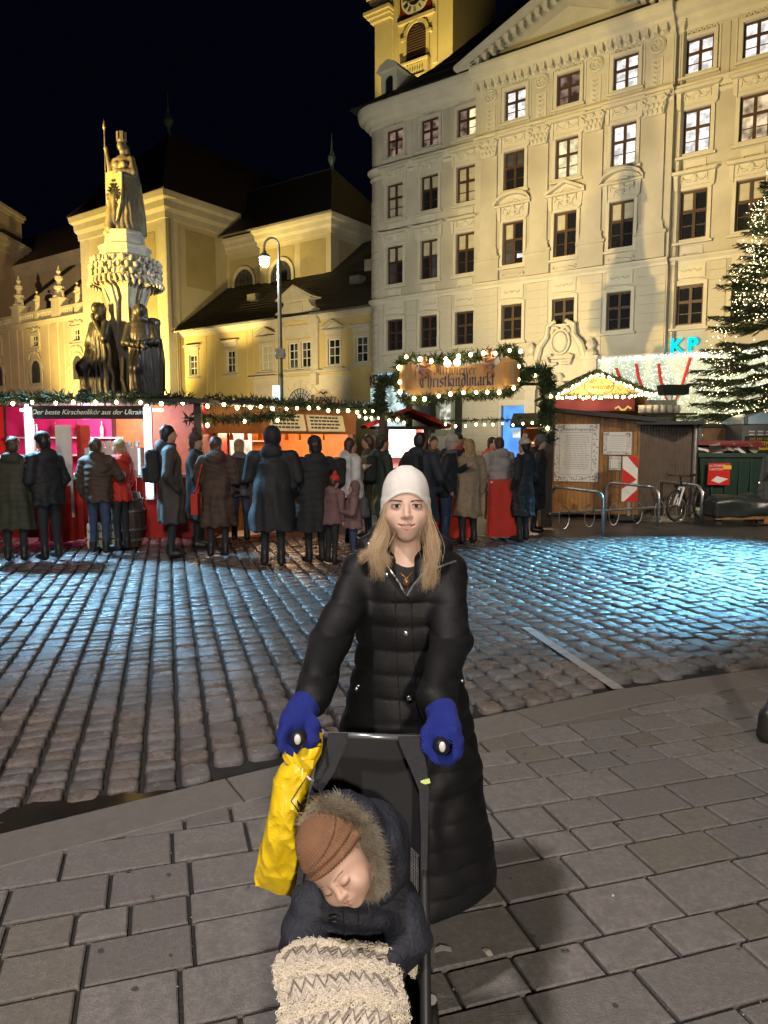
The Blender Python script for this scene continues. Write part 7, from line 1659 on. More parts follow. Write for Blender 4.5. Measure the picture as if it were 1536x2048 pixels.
    if pack is not None: sdf('backpack', [BX(V(0, .22, 1.2), (.15 * s, .09 * s, .22 * s), None, .06, .03), BX(V(0, .31, 1.1), (.11 * s, .04 * s, .1 * s), None, .03, .03)], .018, pack, waves(2, 14, .008), t)
    if bag is not None:
        sd = bag[1]; mb = MB(); mb.box(sd * .3 * s - .05, sd * .3 * s + .05, -.17, .17, .62 * s, .92 * s); mb.build('bag', bag[0], t)
        mb = MB(); mb.tube([V(sd * .3, -.1, .9), V(sd * .2, -.08, 1.3), V(sd * .17, .02, 1.46), V(sd * .2, .1, 1.3), V(sd * .3, .1, .9)], .014, 5); mb.build('bag_strap', bag[0], t)
    return t
def PX_(px, d): return at(px, 880, d).x
blk, nav, brn, olv, gry = cloth('black', (.012, .012, .013), .72), cloth('navy', (.015, .018, .03)), cloth('brown', (.06, .035, .022)), cloth('olive', (.04, .04, .022)), cloth('grey', (.1, .1, .1))
whi, mau, red = cloth('white', (.55, .54, .52)), cloth('mauve', (.16, .085, .085)), cloth('red', (.35, .025, .02)); cre, bei = cloth('cream', (.42, .36, .27)), cloth('beige', (.25, .18, .11))
PK = [cloth('pack_grey', (.06, .06, .065)), cloth('pack_red', (.2, .02, .02)), cloth('pack_black', (.01, .01, .011))]
CROWD = [
 ('person in a red jacket side on at the liqueur stall counter', 236, 11.9, 1.7, 4.4, red, 'trousers_dark', 'fair', None, 'cup', False, 1.0, True, None),
 ('person in a black coat side on between the two stalls', 392, 11.6, 1.78, 1.6, blk, 'trousers_dark', 'brown', (brn, 'bobble'), 'both', True, 1.15, False, None),
 ('person in an olive parka side on by the bright kiosk', 735, 13.4, 1.78, 4.6, olv, 'trousers_dark', 'brown', None, 'reach', True, 1.15, False, None),
 ('person in a navy jacket facing the camera between the pale cap and beige coat', 915, 14.3, 1.8, .2, nav, 'jeans', 'dark', (nav, 'bobble'), 'both', False, 1.1, False, red),
 ('person in a black coat side on beside the garland post', 1072, 13.6, 1.76, 1.4, blk, 'trousers_dark', 'brown', (gry, 'cap'), 'pocket', True, 1.1, False, None),
 ('person in a dark olive coat at the far left edge beside the small fir', 22, 10.6, 1.74, 2.6, olv, 'trousers_dark', 'brown', None, 'down', True, 1.05, False, None),
 ('person in a black jacket with red scarf before the pink lit stall', 92, 10.9, 1.78, 3.5, blk, 'trousers_dark', 'dark', (blk, 'cap'), 'cup', False, 1.1, False, red),
 ('person in a short brown jacket leaning over the liqueur stall counter', 192, 11.35, 1.72, 3.0, brn, 'jeans', 'brown', None, 'reach', False, 1.1, False, None),
 ('tall person in a long dark grey-brown coat by the right white light tube', 338, 10.7, 1.9, 2.7, cloth('greybrown', (.045, .036, .032)), 'trousers_dark', 'dark', None, 'pocket', True, 1.1, False, None),
 ('person in a dark brown coat with a red bag before the orange stall', 432, 11.2, 1.74, 2.9, brn, 'trousers_dark', 'brown', None, 'both', True, 1.05, True, None),
 ('person in a mouse grey jacket looking at the orange stall', 478, 12.2, 1.7, 3.3, gry, 'jeans', 'fair', None, 'cup', False, 1.05, True, None),
 ('large person in a black hooded coat seen from behind', 543, 10.3, 1.84, 3.1, blk, 'trousers_dark', 'dark', (blk, 'hood'), 'both', True, 1.3, False, None),
 ('person in a long black coat left of the woman with her stroller', 628, 10.6, 1.72, 3.45, cloth('black_wool', (.016, .016, .017), .85), 'trousers_dark', 'dark', (blk, 'cap'), 'pocket', True, 1.25, False, None),
 ('person in a white quilted jacket between the dark coats', 702, 12.3, 1.72, 2.8, whi, 'jeans', 'brown', None, 'cup', False, 1.2, True, None),
 ('child in a mauve jacket in front of the dark coats', 662, 9.9, 1.2, 3.6, mau, 'trousers_dark', 'brown', (red, 'bobble'), 'down', False, 1.25, False, None),
 ('child in a pinkish brown snowsuit beside the mauve child', 706, 10.1, 1.12, 2.4, cloth('pinkbrown', (.2, .11, .1)), 'jeans', 'brown', (mau, 'hood'), 'both', False, 1.3, False, None),
 ('person in a dark green parka under the left garland post', 765, 12.6, 1.76, 2.7, cloth('green', (.02, .035, .022)), 'trousers_dark', 'dark', (olv, 'cap'), 'both', True, 1.1, False, None),
 ('person in a navy coat directly behind the white hat', 842, 11.8, 1.8, 3.3, nav, 'trousers_dark', 'dark', None, 'pocket', True, 1.2, False, None),
 ('person in a black jacket with pale cap right of the white hat', 893, 12.4, 1.76, 2.6, blk, 'jeans', 'grey', (cre, 'cap'), 'cup', False, 1.1, False, gry),
 ('person in a beige coat between the two red tables', 938, 12.8, 1.7, 3.4, bei, 'trousers_dark', 'fair', None, 'down', True, 1.05, True, None),
 ('person in a light grey jacket standing behind the tall red table', 1002, 13.1, 1.74, 2.9, cloth('lightgrey', (.3, .28, .27)), 'jeans', 'brown', None, 'both', False, 1.15, False, red),
 ('person with a cream bobble hat near the right garland post', 1048, 12.7, 1.7, 3.7, blk, 'trousers_dark', 'dark', (cre, 'bobble'), 'pocket', True, 1.05, False, whi),
 ('person in a dark coat deep in the market passage', 868, 15.5, 1.76, .3, brn, 'trousers_dark', 'brown', None, 'down', True, 1.0, False, None),
 ('person in a red jacket deep in the market passage', 985, 16.0, 1.72, .2, red, 'trousers_dark', 'dark', (blk, 'cap'), 'cup', False, 1.0, False, None),
 ('person in a pale scarf far back between the gate posts', 925, 17.0, 1.74, -.3, nav, 'trousers_dark', 'fair', None, 'pocket', True, 1.0, True, whi),
]
for lb_, px, d, h, yaw, coat, legs, hair, hat, pose, lg, fat, lh, sc in CROWD:
    d = d * 1.0 + .5 * math.sin(px * 1.7); h *= 1.045; kz = int(px) % 7; yaw += 0 if any(w in lb_ for w in ('side on', 'facing', 'turned', 'from behind', 'leaning', 'looking')) else (0, .7, -.8, 1.2, -1.3, .3, 2.4)[kz]
    person(lb_, PX_(px, d), d, h, yaw, coat, legs, hair, hat, pose, lg, fat, lh, 0, (red, 1) if 'red bag' in lb_ else None, scarf=sc, lean=.12 * (kz % 3 == 1), puff=1.5 * (kz % 2), hood=kz in (1, 2, 4, 5), pack=(PK[kz % 3] if kz in (2, 6) else None))
person('passer-by in jeans and black boots cut off by the right edge of the pavement', 2.5, 4.0, 1.78, 1.75, nav, 'jeans', 'dark', None, 'down', False, 1.0, False, .24, None, 'people walking past')
# ------------------------------------------------------------------ woman, stroller, child, bag, blanket
from mathutils.bvhtree import BVHTree
def bvh_of(o):
    me = o.data; mw = wmat(o); return BVHTree.FromPolygons([mw @ v.co for v in me.vertices], [tuple(p.vertices) for p in me.polygons])
def on(bv, px, py, off=.003):
    r = ray(px, py).normalized(); h = bv.ray_cast(Vector((0, 0, H)), r)
    return h[0] - r * off if h[0] is not None else None
def line_on(mb, bv, pts, r, off=.002, sub=6, n=5, taper=False):
    out = []
    for (a, b), (c, d) in zip(pts, pts[1:]):
        for k in range(sub): out.append((a + (c - a) * k / sub, b + (d - b) * k / sub))
    out.append(pts[-1]); q = [on(bv, *p, off) for p in out]; q = [p for p in q if p is not None]
    if len(q) > 1: mb.tube(q, [r * (1 - .85 * abs(2 * i / (len(q) - 1) - 1) ** 2) for i in range(len(q))] if taper else r, n)
WOX, WOY = .07, 2.27
wm = thing('person', 'smiling blonde woman in a white beanie and long black quilted coat pushing the stroller', 'person', (WOX, WOY, 0))
M('coat_black', (.006, .006, .0068), .62, var=.15, scale=30, bump=.12, bscale=160, spec=.28)
M('silver', (.7, .7, .7), .25, .9, var=0); M('knit_dark', (.012, .012, .014), .9, var=.2)
EYE = 1.548
# coat
rows = [(.31, .085, 2.28, .285, .235), (.6, .082, 2.28, .25, .205), (.82, .078, 2.28, .215, .17), (1.0, .073, 2.275, .172, .135), (1.1, .07, 2.27, .152, .12), (1.22, .066, 2.27, .158, .125), (1.33, .062, 2.27, .152, .112), (1.4, .062, 2.28, .1, .085)]
SLL, ELL, WRL = (-.07, 2.265, 1.335), (-.158, 2.1, 1.165), (-.187, 1.868, 1.072)
SLR, ELR, WRR = (.197, 2.265, 1.335), (.198, 2.1, 1.16), (.138, 1.868, 1.065)
cp = [LO(rows, .03), C(SLL, SLR, .054, .054, .05)]
for s_, e_, w_ in ((SLL, ELL, WRL), (SLR, ELR, WRR)): cp += [C(s_, e_, .056, .053, .03), C(e_, w_, .053, .047, .025)]
cp += CH([(-.035, 2.2, 1.365), (-.05, 2.27, 1.41), (-.01, 2.34, 1.44), (.065, 2.37, 1.45), (.14, 2.34, 1.44), (.18, 2.27, 1.41), (.165, 2.2, 1.365)], [.024, .03, .032, .032, .032, .03, .024], .02)
cp += [CUT((.066, 2.15, 1.4), (.05, .075, .115), (R(-8), 0, 0), .02)]
wq = waves(17, 9, .5); wz = waves(23, 30, .0035)
def quilt(x, y, z):
    side = np.abs(x - .065)
    zz = z + .012 * wq(x, y, z) - .12 * np.clip(side - .16, 0, 1)
    pz = np.abs(np.sin(np.pi * zz / .074)); lower = np.clip((z - .3) / .5, .55, 1)
    fold = .004 * np.sin(x * 46 + 9 * wq(x, y, z)) * np.clip((1.0 - z) * 3, 0, 1)
    return -.0085 * pz ** .38 * lower + .003 + wz(x, y, z) + fold
coat = sdf('coat', cp, .0062, MATS['coat_black'], quilt, wm, world=True)
CB = bvh_of(coat)
mb = MB()
line_on(mb, CB, [(737, 1086), (750, 1108), (778, 1136), (800, 1168), (811, 1192)], .0035, .001); line_on(mb, CB, [(912, 1122), (880, 1133), (846, 1148), (826, 1172), (814, 1192)], .0035, .001); mb.build('zip', MATS['silver'], wm, world=True)
mb = MB()
for pts in ([(822, 1200), (826, 1290), (832, 1380), (838, 1478)], [(790, 1180), (792, 1290), (797, 1380), (802, 1478)]): line_on(mb, CB, pts, .0022, .0005)
line_on(mb, CB, [(775, 1148), (800, 1180), (822, 1205)], .005, .001)
mb.build('placket', MATS['coat_black'], wm, world=True)
for px, py, r in ((774, 1150, .0065), (812, 1267, .0085), (818, 1397, .0085), (713, 1378, .006), (716, 1372, .005), (924, 1362, .006)):
    p = on(CB, px, py, .002)
    if p: mb = MB(); mb.ell(p, (r, r * .5, r), 10, 6); mb.build('snap_button', MATS['silver'], wm, world=True, smooth=True)
# legs and boots under the coat
for sx in (-.01, .095):
    mb = MB(); mb.tube([(sx, 2.29, .7), (sx, 2.28, .4), (sx, 2.29, .12)], [.075, .055, .042], 12); mb.build('leg', MATS['trousers_dark'], wm, smooth=True, world=True)
    sdf('boot', [C((sx, 2.29, .09), (sx, 2.29, .26), .048, .052, .02), EL((sx, 2.22, .045), (.045, .125, .048), None, .03)], .01, MATS['shoe'], None, wm, True)
# head
def headmats(): return [MATS['skin'], M('lips', (.46, .2, .17), .38, var=.05), M('lid', (.44, .27, .2), .55, var=.05), M('cheek', (.6, .36, .28), .5, var=.05, sss=.12)]
HS = .93
HT = Matrix.Translation((WOX - .002, 2.255, EYE - .008 * HS)) @ Matrix.Rotation(R(-5), 4, 'X') @ Matrix.Diagonal((HS * 1.02, HS, HS, 1))
def eye_prims(x, z, y):
    return [EL((x, y + .0095, z), (.0172, .0148, .0138), None, .009, 2), CUT((x, y - .0082, z - .0006), (.014, .013, .0064), None, .0018)]
hp = [EL((0, .015, .045), (.074, .092, .078), None, .03), EL((0, -.026, -.01), (.066, .064, .084), None, .03), EL((0, -.032, -.058), (.05, .05, .045), None, .035), EL((0, -.07, -.0925), (.02, .017, .0155), None, .03),
      EL((.037, -.06, -.03), (.025, .023, .022), None, .03, 0), EL((-.037, -.06, -.03), (.025, .023, .022), None, .03, 0),
      CUT((.031, -.1045, .005), (.02, .0175, .0115), None, .018), CUT((-.031, -.1045, .005), (.02, .0175, .0115), None, .018),
      C((0, -.084, .012), (0, -.1015, -.025), .006, .0082, .014), EL((0, -.1035, -.027), (.0092, .0085, .0075), None, .008), EL((.0112, -.094, -.0295), (.0066, .0095, .0055), None, .006), EL((-.0112, -.094, -.0295), (.0066, .0095, .0055), None, .006),
      EL((0, -.08, -.06), (.031, .0165, .018), None, .025), CUT((0, -.101, -.0606), (.02, .0125, .0048), None, .002), CUT((.019, -.0945, -.0572), (.0098, .0118, .003), (0, R(-14), 0), .002), CUT((-.019, -.0945, -.0572), (.0098, .0118, .003), (0, R(14), 0), .002)]
hp += CH([(-.0325, -.081, -.0505), (-.016, -.0935, -.0555), (-.004, -.0972, -.0545), (0, -.0968, -.055), (.004, -.0972, -.0545), (.016, -.0935, -.0552), (.0325, -.081, -.0505)], [.0012, .0022, .0026, .0024, .0026, .0022, .0012], .003, 1)
hp += CH([(-.032, -.0812, -.0512), (-.015, -.0925, -.0648), (0, -.0955, -.0685), (.015, -.0925, -.0648), (.032, -.0812, -.0512)], [.0012, .003, .0037, .003, .0012], .003, 1)
for sx in (.031, -.031): hp += eye_prims(sx, .005, -.0867)
hp += [EL((.073, .012, -.005), (.008, .02, .03), None, .008), EL((-.073, .012, -.005), (.008, .02, .03), None, .008), C((0, .01, -.08), (0, .005, -.2), .05, .052, .03), EL((0, .01, -.235), (.1, .06, .05), None, .04)]
head = sdf('head', hp, .0019, headmats(), None, wm, mt=.0027); head.matrix_local = wmat(wm).inverted() @ HT
def hmesh(mb, name, mat, smooth=True, parent=None, T=None):
    o = mb.build(name, mat, parent or wm, smooth=smooth); o.matrix_local = wmat(parent or wm).inverted() @ (T or HT); return o
M('eye_white', (.62, .6, .57), .25, var=0); M('iris', (.03, .042, .045), .2, var=.3, scale=400); M('pupil', (.004, .004, .004), .1, var=0); M('brow', (.14, .085, .05), .8, var=.3); M('lash', (.012, .008, .006), .7, var=0); M('teeth', (.68, .65, .58), .3, var=0)
for sx in (.031, -.031):
    mb = MB(); mb.ell((sx, -.0772, .005), (.0142, .0131, .013), 16, 10); hmesh(mb, 'eye', MATS['eye_white'])
    mb = MB(); mb.ell((sx, -.0884, .0052), (.0066, .0024, .0066), 14, 6); hmesh(mb, 'iris', MATS['iris'])
    mb = MB(); mb.ell((sx, -.09, .0052), (.0031, .0013, .0029), 10, 6); hmesh(mb, 'pupil', MATS['pupil'])
    s = 1 if sx > 0 else -1
    mb = MB(); la = [(sx + s * .0145 * t, -.093 + .0068 * t * t, .0046 + .0068 * max(0, 1 - t * t) ** .5 + (.0012 if t > .8 else 0)) for t in (-1, -.8, -.5, -.2, .1, .4, .7, .9, 1.12)]
    mb.tube(la, [.0004, .0008, .0011, .0012, .0013, .0013, .0012, .0009, .0003], 5)
    mb.tube([(sx + s * .0132 * t, -.0912 + .0066 * t * t, .004 - .006 * max(0, 1 - t * t) ** .5) for t in (-.9, -.4, .1, .5, .95)], [.0002, .0004, .0005, .0005, .0003], 4); hmesh(mb, 'eyelash', MATS['lash'])
    mb = MB(); rgb = random.Random(3)
    for k in range(60):
        t = k / 59; x = s * (.0135 + .036 * t); zb_ = .0195 + .005 * math.sin(t * 2.1) - .003 * t; yy = -.0935 + .0185 * t ** 1.6
        for q in range(2): z = zb_ + rgb.uniform(-.0027, .0027) * (1 - .6 * t); mb.tube([(x, yy, z), (x + s * .005, yy + .0018, z + .0012)], [.0008, .0003], 3)
    hmesh(mb, 'eyebrow', MATS['brow'])
mb = MB(); n = 14
for i in range(10):
    a0 = -.0265 + .053 * i / 10; a1 = -.0265 + .053 * (i + .94) / 10; y0_ = -.0925 + 13 * a0 * a0; y1_ = -.0925 + 13 * a1 * a1; zt_ = -.0568 + 3.5 * a0 * a0
    mb.add([(a0, y0_, zt_ - .0062), (a1, y1_, zt_ - .0062), (a1, y1_ - .0004, zt_ + .003), (a0, y0_ - .0004, zt_ + .003)], [(0, 1, 2, 3)])
hmesh(mb, 'teeth', MATS['teeth'], False)
mb = MB(); mb.ell((0, -.079, -.0605), (.027, .0085, .0065), 12, 6); hmesh(mb, 'mouth', M('mouth_dark', (.1, .02, .02), .6, var=0))
# beanie
M('beanie_white', (.66, .64, .6), .95, var=.06, scale=60, bump=.9, bscale=420)
mb = MB(); nu, nv = 96, 40; vs = []
def rim(a):
    f = math.cos(a)          # 1 = front, -1 = back
    return -.058 + .104 * max(0, (f + .35) / 1.35) ** 1.25 if f > -.35 else -.058
rgk = random.Random(9)
for layer in (0, 1):
    for j in range(nv + 1):
        t = j / nv
        for i in range(nu):
            a = 2 * math.pi * i / nu; zr = rim(a); z = zr + (.142 - zr) * t
            zz = max(-1, min(1, (z - .02) / .122)); prof = (1 - max(0, zz) ** 2.6) ** .5
            roll = .003 * math.exp(-((t - .05) / .05) ** 2)
            r1 = .0795 + roll + .0008 * math.sin(i * 12) - (.004 if z < -.03 else 0)
            x = math.sin(a) * r1 * prof * (1.04 if z < .03 else 1); y = -math.cos(a) * (r1 + .017) * prof + .008
            if t > .85: x += .01 * (t - .85) * 6 * math.sin(3 * a)
            f = 1 if layer == 0 else .95
            vs.append((x * f, y * f, z + (.001 if layer else 0)))
N0 = (nv + 1) * nu
fs = [(j * nu + i, j * nu + (i + 1) % nu, (j + 1) * nu + (i + 1) % nu, (j + 1) * nu + i) for j in range(nv) for i in range(nu)]
fs += [(N0 + j * nu + i, N0 + (j + 1) * nu + i, N0 + (j + 1) * nu + (i + 1) % nu, N0 + j * nu + (i + 1) % nu) for j in range(6) for i in range(nu)]
fs += [(i, N0 + i, N0 + (i + 1) % nu, (i + 1) % nu) for i in range(nu)] + [tuple(range(nv * nu, nv * nu + nu))]
mb.add(vs, fs); hmesh(mb, 'beanie', knit(MATS['beanie_white'], 90, 'X', .25, .002))
# hair strands
locks = []; rgh = random.Random(31)
for side in (-1, 1):
    for cl in range(64):
        u = rgh.random(); y0_ = -.05 + .095 * u; fr = 1 - u
        p0 = Vector((side * (.066 - .004 * fr), y0_, -.02 + .015 * fr)); out = rgh.uniform(-.006, .012)
        if side < 0:
            fl = rgh.random()
            p1 = Vector((side * (.069 + out * .5), y0_ - .002, -.065)); p2 = Vector((side * (.074 + .016 * fl + out), y0_ - .01, -.108)); p3 = Vector((side * (.08 + .034 * fl), y0_ * .7 - .035, -.148)); p4 = p3 + (Vector((-side * rgh.uniform(-.012, .03), -.018, -rgh.uniform(.03, .085))) if fl < .86 else Vector((side * rgh.uniform(.015, .04), .0, -rgh.uniform(.01, .035))))
        else:
            p1 = Vector((side * (.071 + out * .5), y0_ - .004, -.07)); p2 = Vector((side * (.077 + out + .01 * u), y0_ - .012, -.125)); p3 = Vector((side * (.081 + .02 * u), y0_ * .7 - .04, -.175)); p4 = p3 + Vector((-side * rgh.uniform(-.004, .032), -.016, -rgh.uniform(.035, .085)))
        for st in range(90):
            jv = Vector((rgh.gauss(0, .006), rgh.gauss(0, .006), rgh.gauss(0, .003))); j = lambda k: jv * k + Vector((rgh.gauss(0, .001), rgh.gauss(0, .001), 0)) * k
            fw = 2.0 if rgh.random() < .04 else 1
            q = [p0 + j(.7) + Vector((-side * .004, 0, .02)), p1 + j(1 * fw), p2 + j(1.1 * fw), p3 + j(1.1 * fw), p4 + j(1.1 * fw) + Vector((0, 0, rgh.uniform(-.02, .03)))]
            locks.append(spline(q, 16))
strands('hair', locks, .0005, hair_mat('hair_blonde', (.64, .48, .3), (.3, .2, .11), .42, True), wm, HT)
mb = MB(); mb.tube([(-.02, -.055, -.215), (0, -.062, -.235), (.02, -.055, -.215)], .005, 6); mb.ell((0, -.066, -.245), (.013, .006, .014), 8, 6); hmesh(mb, 'necklace', M('amber_brown', (.16, .08, .03), .3, .4))
mb = MB(); sdf('sweater', [EL((.066, 2.245, 1.3), (.09, .07, .1), None, .02)], .008, MATS['knit_dark'], None, wm, True)
# gloves
GLV = knit(M('glove_blue', (.016, .036, .36), .95, var=.16, scale=60), 110, 'DIAGONAL', 1.0, .004)
HL, HR = Vector((-.212, 1.775, 1.013)), Vector((.143, 1.775, .994))
for c, wr, s in ((HL, WRL, 1), (HR, WRR, -1)):
    x, y, z = c; P = lambda a, b, d: (x + a * s * .93, y + b * .93, z + d * .93)
    wv_ = Vector(wr); kn = Vector(P(-.022, .02, .03))
    pr = [C(wv_ + (wv_ - kn).normalized() * .02, wv_.lerp(kn, .55), .036, .035, .02), C(wv_.lerp(kn, .45), Vector(P(-.012, .012, .033)), .035, .033, .025), EL(P(-.02, .01, .022), (.036, .046, .034), None, .02)]
    for f, (o, rr, ln) in enumerate(((-.033, .0145, 1.0), (-.009, .0155, 1.08), (.015, .015, 1.03), (.037, .013, .88))):
        pr += CH([P(-.03, o, .03), P(-.044 * ln, o - .002, .004), P(-.043 * ln, o - .002, -.024), P(-.022, o, -.046 * ln), P(.004, o, -.045 * ln)], [rr * 1.0, rr * .94, rr * .94, rr * .9, rr * .8], .004)
    pr += CH([P(.012, .02, .045), P(.034, -.004, .018), P(.034, -.018, -.014), P(.018, -.026, -.038)], [.02, .0175, .016, .014], .012)
    sdf('glove', pr, .0036, GLV, None, wm, True)
    mb = MB(); ax = (wv_ - kn).normalized(); o1 = ax.orthogonal().normalized(); o2 = ax.cross(o1); n = 40
    for k in range(8):
        pass
    vs = []; 
    for k in range(7):
        cc = wv_.lerp(kn, .62) + ax * (.075 * k / 6)
        for i in range(n): a = 2 * math.pi * i / n; r = .0385 + .0016 * math.cos(i * math.pi * .9) + (.001 if k in (0, 6) else 0) - .0015 * (1 - abs(k - 3) / 3); vs.append(cc + (o1 * math.cos(a) + o2 * math.sin(a)) * r)
    mb.add(vs, [(k * n + i, k * n + (i + 1) % n, (k + 1) * n + (i + 1) % n, (k + 1) * n + i) for k in range(6) for i in range(n)]); mb.build('glove_cuff', MATS['glove_blue'], wm, world=True)

# ------------------------------------------------------------------ stroller
so = thing('stroller', 'light folding stroller with black fabric seat and grey mesh sides', 'stroller', (-.05, 1.6, 0))
M('frame_grey', (.28, .29, .3), .3, .7, var=.1); M('frame_black', (.016, .016, .017), .4, var=.1); M('fabric_black', (.011, .011, .012), .9, var=.2, scale=25, bump=.12, bscale=300); M('webbing', (.022, .022, .025), .85, var=.2, scale=40, bump=.5, bscale=300); M('grip_black', (.012, .012, .013), .5, var=.1); M('button_white', (.72, .72, .72), .3, var=0); M('tag_lime', (.5, .6, .16), .6, var=.05); M('mesh_grey', (.2, .2, .215), .6, var=.1)
for c in (HL, HR):
    mb = MB(); mb.tube([c + Vector((0, .07, -.002)), c + Vector((0, .0, -.002)), c + Vector((0, -.052, .002)), c + Vector((0, -.062, .003))], [.017, .019, .02, .015], 14); mb.build('grip', MATS['grip_black'], so, smooth=True, world=True)
    mb = MB(); mb.ell(c + Vector((0, -.061, .006)), (.0085, .005, .0135), 12, 8); mb.build('grip_button', MATS['button_white'], so, smooth=True, world=True)
TL0, TR0 = Vector((-.155, 1.80, .995)), Vector((.102, 1.80, .985))
def rail(x0, x1, Y): return Vector((x0 + (x1 - x0) * (1.8 - Y) / .75, Y, .993 - 1.25 * (1.8 - Y)))
for c, t0, xe, s in ((HL, TL0, -.235, 1), (HR, TR0, .075, -1)):
    mb = MB(); mb.tube([c + Vector((0, .06, -.005)), c + Vector((s * .025, .06, -.012)), t0 + Vector((0, .02, 0)), rail(t0.x, xe, 1.7), rail(t0.x, xe, 1.4), rail(t0.x, xe, 1.08)], [.012, .0125, .0125, .0125, .0125, .0125], 10); mb.build('push_rail', MATS['frame_black'], so, smooth=True, world=True)
mb = MB(); mb.tube([TL0, TR0], .0085, 10); mb.build('crossbar', MATS['frame_grey'], so, smooth=True, world=True)
for k, (X, Y) in enumerate(((-.235, 1.06), (.075, 1.06), (-.22, 1.93), (.12, 1.93))):
    for dx in (-.022, .022):
        mb = MB(); mb.tube([(X + dx + .07 * 0, Y + .055 * math.cos(R(a)), .07 + .055 * math.sin(R(a))) for a in range(0, 361, 20)], .0145, 7); wh = mb.build('wheel', MATS['rubber'], so, smooth=True, world=True)
        mb = MB(); mb.tube([(X + dx - .008, Y, .07), (X + dx + .008, Y, .07)], .042, 14); mb.build('hub', MATS['frame_grey'], wh, world=True)
    mb = MB(); mb.tube([(X, Y, .07), (X, Y + (.02 if Y < 1.5 else -.03), .2), (X, Y + (.02 if Y < 1.5 else -.25), .36)], .012, 8); mb.build('wheel_leg', MATS['frame_black'], so, world=True)
mb = MB()
nx, nz = 10, 14; vs = []
for j in range(nz + 1):
    t = j / nz; Y = 1.835 - .16 * t; zc_ = .985 - .56 * t
    for i in range(nx + 1): u = i / nx; xl = -.15 - .035 * t; xr = .1 - .01 * t; vs.append((xl + (xr - xl) * u, Y + .05 * math.sin(math.pi * u) * (.3 + .7 * t) + .004 * math.sin(9 * u + 5 * t), zc_ - .012 * math.sin(math.pi * u) * (j == 0)))
mb.add(vs, [(j * (nx + 1) + i, j * (nx + 1) + i + 1, (j + 1) * (nx + 1) + i + 1, (j + 1) * (nx + 1) + i) for j in range(nz) for i in range(nx)]); mb.build('backrest', MATS['fabric_black'], so, smooth=True, world=True)
mb = MB(); mb.box(-.19, .09, 1.28, 1.72, .4, .44); mb.build('seat', MATS['fabric_black'], so, world=True)
for x0, x1 in ((-.155, -.235), (.102, .075)):
    mb = MB(); vs = []
    for k in range(7): Y = 1.74 - .07 * k; p = rail(x0, x1, Y); vs += [p, Vector((p.x * .96, 1.8 - .05 * k, p.z - .02 - .03 * k))]
    mb.add(vs, [(2 * i, 2 * i + 1, 2 * i + 3, 2 * i + 2) for i in range(6)]); mb.build('side_fabric', MATS['fabric_black'], so, world=True)
    mb = MB(); a, b = rail(x0, x1, 1.62), rail(x0, x1, 1.52); dn = (b - a); w = Vector((-.03 if x0 > 0 else .025, .06, -.0))
    for k in range(22): p = a + dn * k / 21 + Vector((0, -.014, 0)); mb.tube([p, p + w], .0009, 3)
    for k in range(9): p = a + w * k / 8 + Vector((0, -.014, 0)); mb.tube([p, p + dn], .0009, 3)
    tag(mb.build('side_mesh', MATS['mesh_grey'], so, world=True), kind='stuff')
    mb = MB(); a2, b2 = a + Vector((0, -.008, 0)), b + Vector((0, -.008, 0)); mb.add([a2, a2 + w, b2 + w, b2], [(0, 1, 2, 3)]); mb.build('mesh_backing', MATS['webbing'], so, world=True)
def strap(pix, Ys, wpx):
    mb = MB(); vs = []
    for (x, y), Y, w in zip(pix, Ys, wpx):
        p = at(x, y, Y); q = at(x + w, y, Y); vs += [p, q, q + Vector((0, .006, 0)), p + Vector((0, .006, 0))]
    n = len(pix); mb.add(vs, [(4 * i + j, 4 * i + (j + 1) % 4, 4 * i + 4 + (j + 1) % 4, 4 * i + 4 + j) for i in range(n - 1) for j in range(4)] + [(0, 1, 2, 3)]); return mb.build('strap', MATS['webbing'], so, world=True)
strap([(656, 1468), (654, 1484), (632, 1546), (617, 1596), (604, 1680), (592, 1770)], [1.79, 1.775, 1.725, 1.69, 1.64, 1.57], [40, 40, 36, 18, 14, 12])
s2 = strap([(796, 1474), (800, 1490), (820, 1536), (838, 1580), (842, 1660), (842, 1740)], [1.79, 1.775, 1.735, 1.695, 1.64, 1.58], [44, 44, 34, 20, 14, 12])
mb = MB(); vs = [at(841, 1562, 1.71), at(859, 1558, 1.71), at(861, 1566, 1.705), at(843, 1571, 1.705)]; mb.add(vs + [v + Vector((0, .004, 0)) for v in vs], [(0, 1, 2, 3), (0, 4, 5, 1), (2, 6, 7, 3)]); mb.build('reflective_tag', MATS['tag_lime'], so, world=True)
mb = MB(); mb.tube([at(614, 1553, 1.7), at(622, 1560, 1.69), at(628, 1562, 1.69)], .0035, 6); mb.tube([at(860, 1490, 1.78), at(862, 1512, 1.77)], .006, 6); mb.build('buckle', MATS['silver'], so, world=True)

